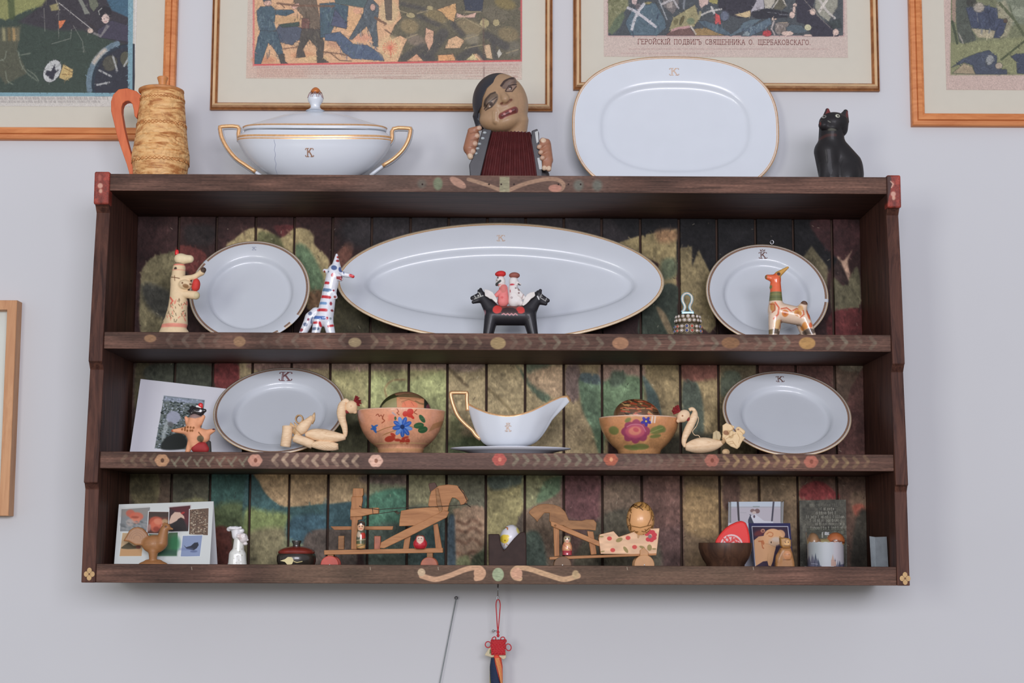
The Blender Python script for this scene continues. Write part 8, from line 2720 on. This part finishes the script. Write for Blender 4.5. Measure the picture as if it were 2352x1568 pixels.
# ------------------------------------------------------------------ below the rack
Fh = Fr(1143, 1400, .225)
root = thing('chinese_knot_pendant', 'red knotted cord charm hanging with a rainbow braid from a hook under the rack', 'pendant', P(1143, 1345, .225))
hk = thing('cup_hook', 'small steel hook plate with a rod screwed under the middle of the rack', 'hook', (P(1143, 1345, .225).x, .225, ZB))
pl = P(1143, 1345, .225)
M().box((pl.x - .011, .215, ZB - .0022), (pl.x + .011, .235, ZB)).build('hook_plate', m_steel, hk, bevel=.0008)
Fh.T(980, 1300, .17094)
ztop = (Fh.yz(ZB) - 1300) / .17094
M().tube([Fh(957, ztop, 0), Fh(955, 400, 0)], .0014, 8).build('hook_rod', m_steel, hk, True)
M().tube([Fh(955 + 16 * math.cos(a), 425 + 22 * math.sin(a), 0) for a in np.linspace(0, 2 * math.pi, 17)[:-1]], .0009, 6, closed=True).build('ring', m_steel, hk, True)
m_cord = plain('red_cord', (196, 44, 52), .6, var=.25, scale=900, bump=.3)
cdr = .17094 * .00085
lp_ = smooth_open([(958, 872, 0), (950, 800, 0), (938, 620, 0), (932, 520, 0), (940, 465, 0), (958, 446, 0), (978, 465, 0), (988, 520, 0), (982, 620, 0), (968, 800, 0), (962, 872, 0)], 5)
M().tube([Fh(*p) for p in lp_], .0011, 8).build('hanging_loop', m_cord, root, True)
M().ball(Fh(960, 885), .0030, None, .0036, 12).ball(Fh(961, 930), .0032, None, .0036, 12).build('bead_knot', m_cord, root, True)['kind'] = 'stuff'
mm = M()
for i in range(9):                          # woven square of the knot
    t = -85 + i * 21
    pts = [(965 + t + 6 * math.sin(j), 985 + j * 25, 26 + 9 * (1 if (i + j) % 2 else -1)) for j in range(9)]
    mm.tube([Fh(*p) for p in smooth_open(pts, 2)], .0016, 6)
    pts = [(872 + j * 23, 998 + i * 22 + 4 * math.sin(i), 26 + 9 * (-1 if (i + j) % 2 else 1)) for j in range(9)]
    mm.tube([Fh(*p) for p in smooth_open(pts, 2)], .0016, 6)
o = mm.build('woven_knot', m_cord, root, True)
o['kind'] = 'stuff'
M().prism(Fh, [(885, 995), (1040, 985), (1050, 1160), (890, 1170)], 0, 30).build('knot_core', m_cord, root, bevel=.002)
for x, y, rx, ry, an in ((828, 1050, 38, 40, 0), (1100, 1085, 37, 46, -15), (905, 975, 22, 32, 40), (1022, 975, 30, 26, -30), (1052, 1000, 20, 20, 0), (885, 1005, 18, 18, 0)):
    a_ = math.radians(an)
    pts = [(x + rx * math.cos(t) * math.cos(a_) - ry * math.sin(t) * math.sin(a_), y + rx * math.cos(t) * math.sin(a_) + ry * math.sin(t) * math.cos(a_), 20) for t in np.linspace(0, 2 * math.pi, 21)[:-1]]
    M().tube([Fh(*p) for p in pts], .00115, 7, closed=True).build('cord_loop', m_cord, root, True)
M().prism(Fh, [(845, 1090), (800, 1160), (782, 1195), (870, 1218), (950, 1205), (1000, 1235), (1040, 1250), (1068, 1225), (1070, 1150), (1000, 1100)], -14, -4).build('charm_tag', plain('beige_tag', (206, 194, 160), .7), root, bevel=.001)
M().prism(Fh, [(850, 1120), (880, 1110), (880, 1170), (845, 1175)], -4, -3).build('tag_print', plain('green_tag_print', (112, 128, 84), .7), root)
m_b = [plain('braid_orange', (236, 84, 60), .7, var=.2, scale=900), plain('braid_navy', (44, 58, 88), .7, var=.2, scale=900), plain('braid_green', (52, 112, 66), .7, var=.2, scale=900), plain('braid_peach', (240, 160, 100), .7, var=.2, scale=900), plain('braid_yellow', (214, 190, 60), .7, var=.2, scale=900)]
ang0 = [math.radians(a) for a in (20, 170, 300, 75, 245)]
for c in range(5):                          # rainbow braid: each coloured strand winds round the core in short stitched rows
    mm = M()
    nrow = 110
    wd = [70, 90, 60, 40, 50][c] * math.pi / 180
    for i in range(nrow):
        y = 1228 + i * 17
        a_c = ang0[c] - i * .055
        R = 64 + 16 * min(1, i / 6)
        pts = [(935 + 4 * math.sin(i * .1) + R * math.cos(a_c + u * wd), y + 10 * u + 6, R * math.sin(a_c + u * wd)) for u in np.linspace(-.62, .62, 7)]
        mm.tube([Fh(*p) for p in pts], .0014, 5)
    o = mm.build('braid_strand', m_b[c], root, True)
    o['kind'] = 'stuff'
M().tube([Fh(940, 1180, 10), Fh(945, 1230, 0), Fh(938, 3110, 0)], [.003, .008, .008], 10).build('braid_core', m_b[0], root, True)

# nail in the wall beside the knot
Fn = Fr(1136, 1448, WALL - .012)
o = M().tube([Fn(1140, 1448.5, -14), Fn(1134, 1448, 12)], .0012, 8).ball(Fn(1133, 1448, 12), .0026, .0014, .0026, 12).build('nail', m_steel, None, True)
tag(o, 'small nail in the wall just left of the red knot', 'nail')

# thin rod leaning on the wall
top = P(1048, 1374, WALL - .010)
bot = P(1010, 1568, WALL - .012)
dirv = (bot - top).normalized()
L = (top.z - .004) / -dirv.z
end = top + dirv * L
end.y = WALL - .03
root = thing('metal_rod', 'long thin steel rod with an eye at its top, leaning against the wall', 'rod', end)
M().tube([top, end], .0013, 8).build('rod', plain('dull_steel', (158, 166, 166), .45, .2), root, True)
Fm = Fr(1048, 1372, WALL - .010)
M().tube([Fm(1048 + 3.2 * math.cos(a), 1372.5 + 2.6 * math.sin(a)) for a in np.linspace(0, 2 * math.pi, 17)[:-1]], .0011, 6, closed=True).build('eye', plain('dark_steel_eye', (84, 84, 88), .4, .6), root, True)
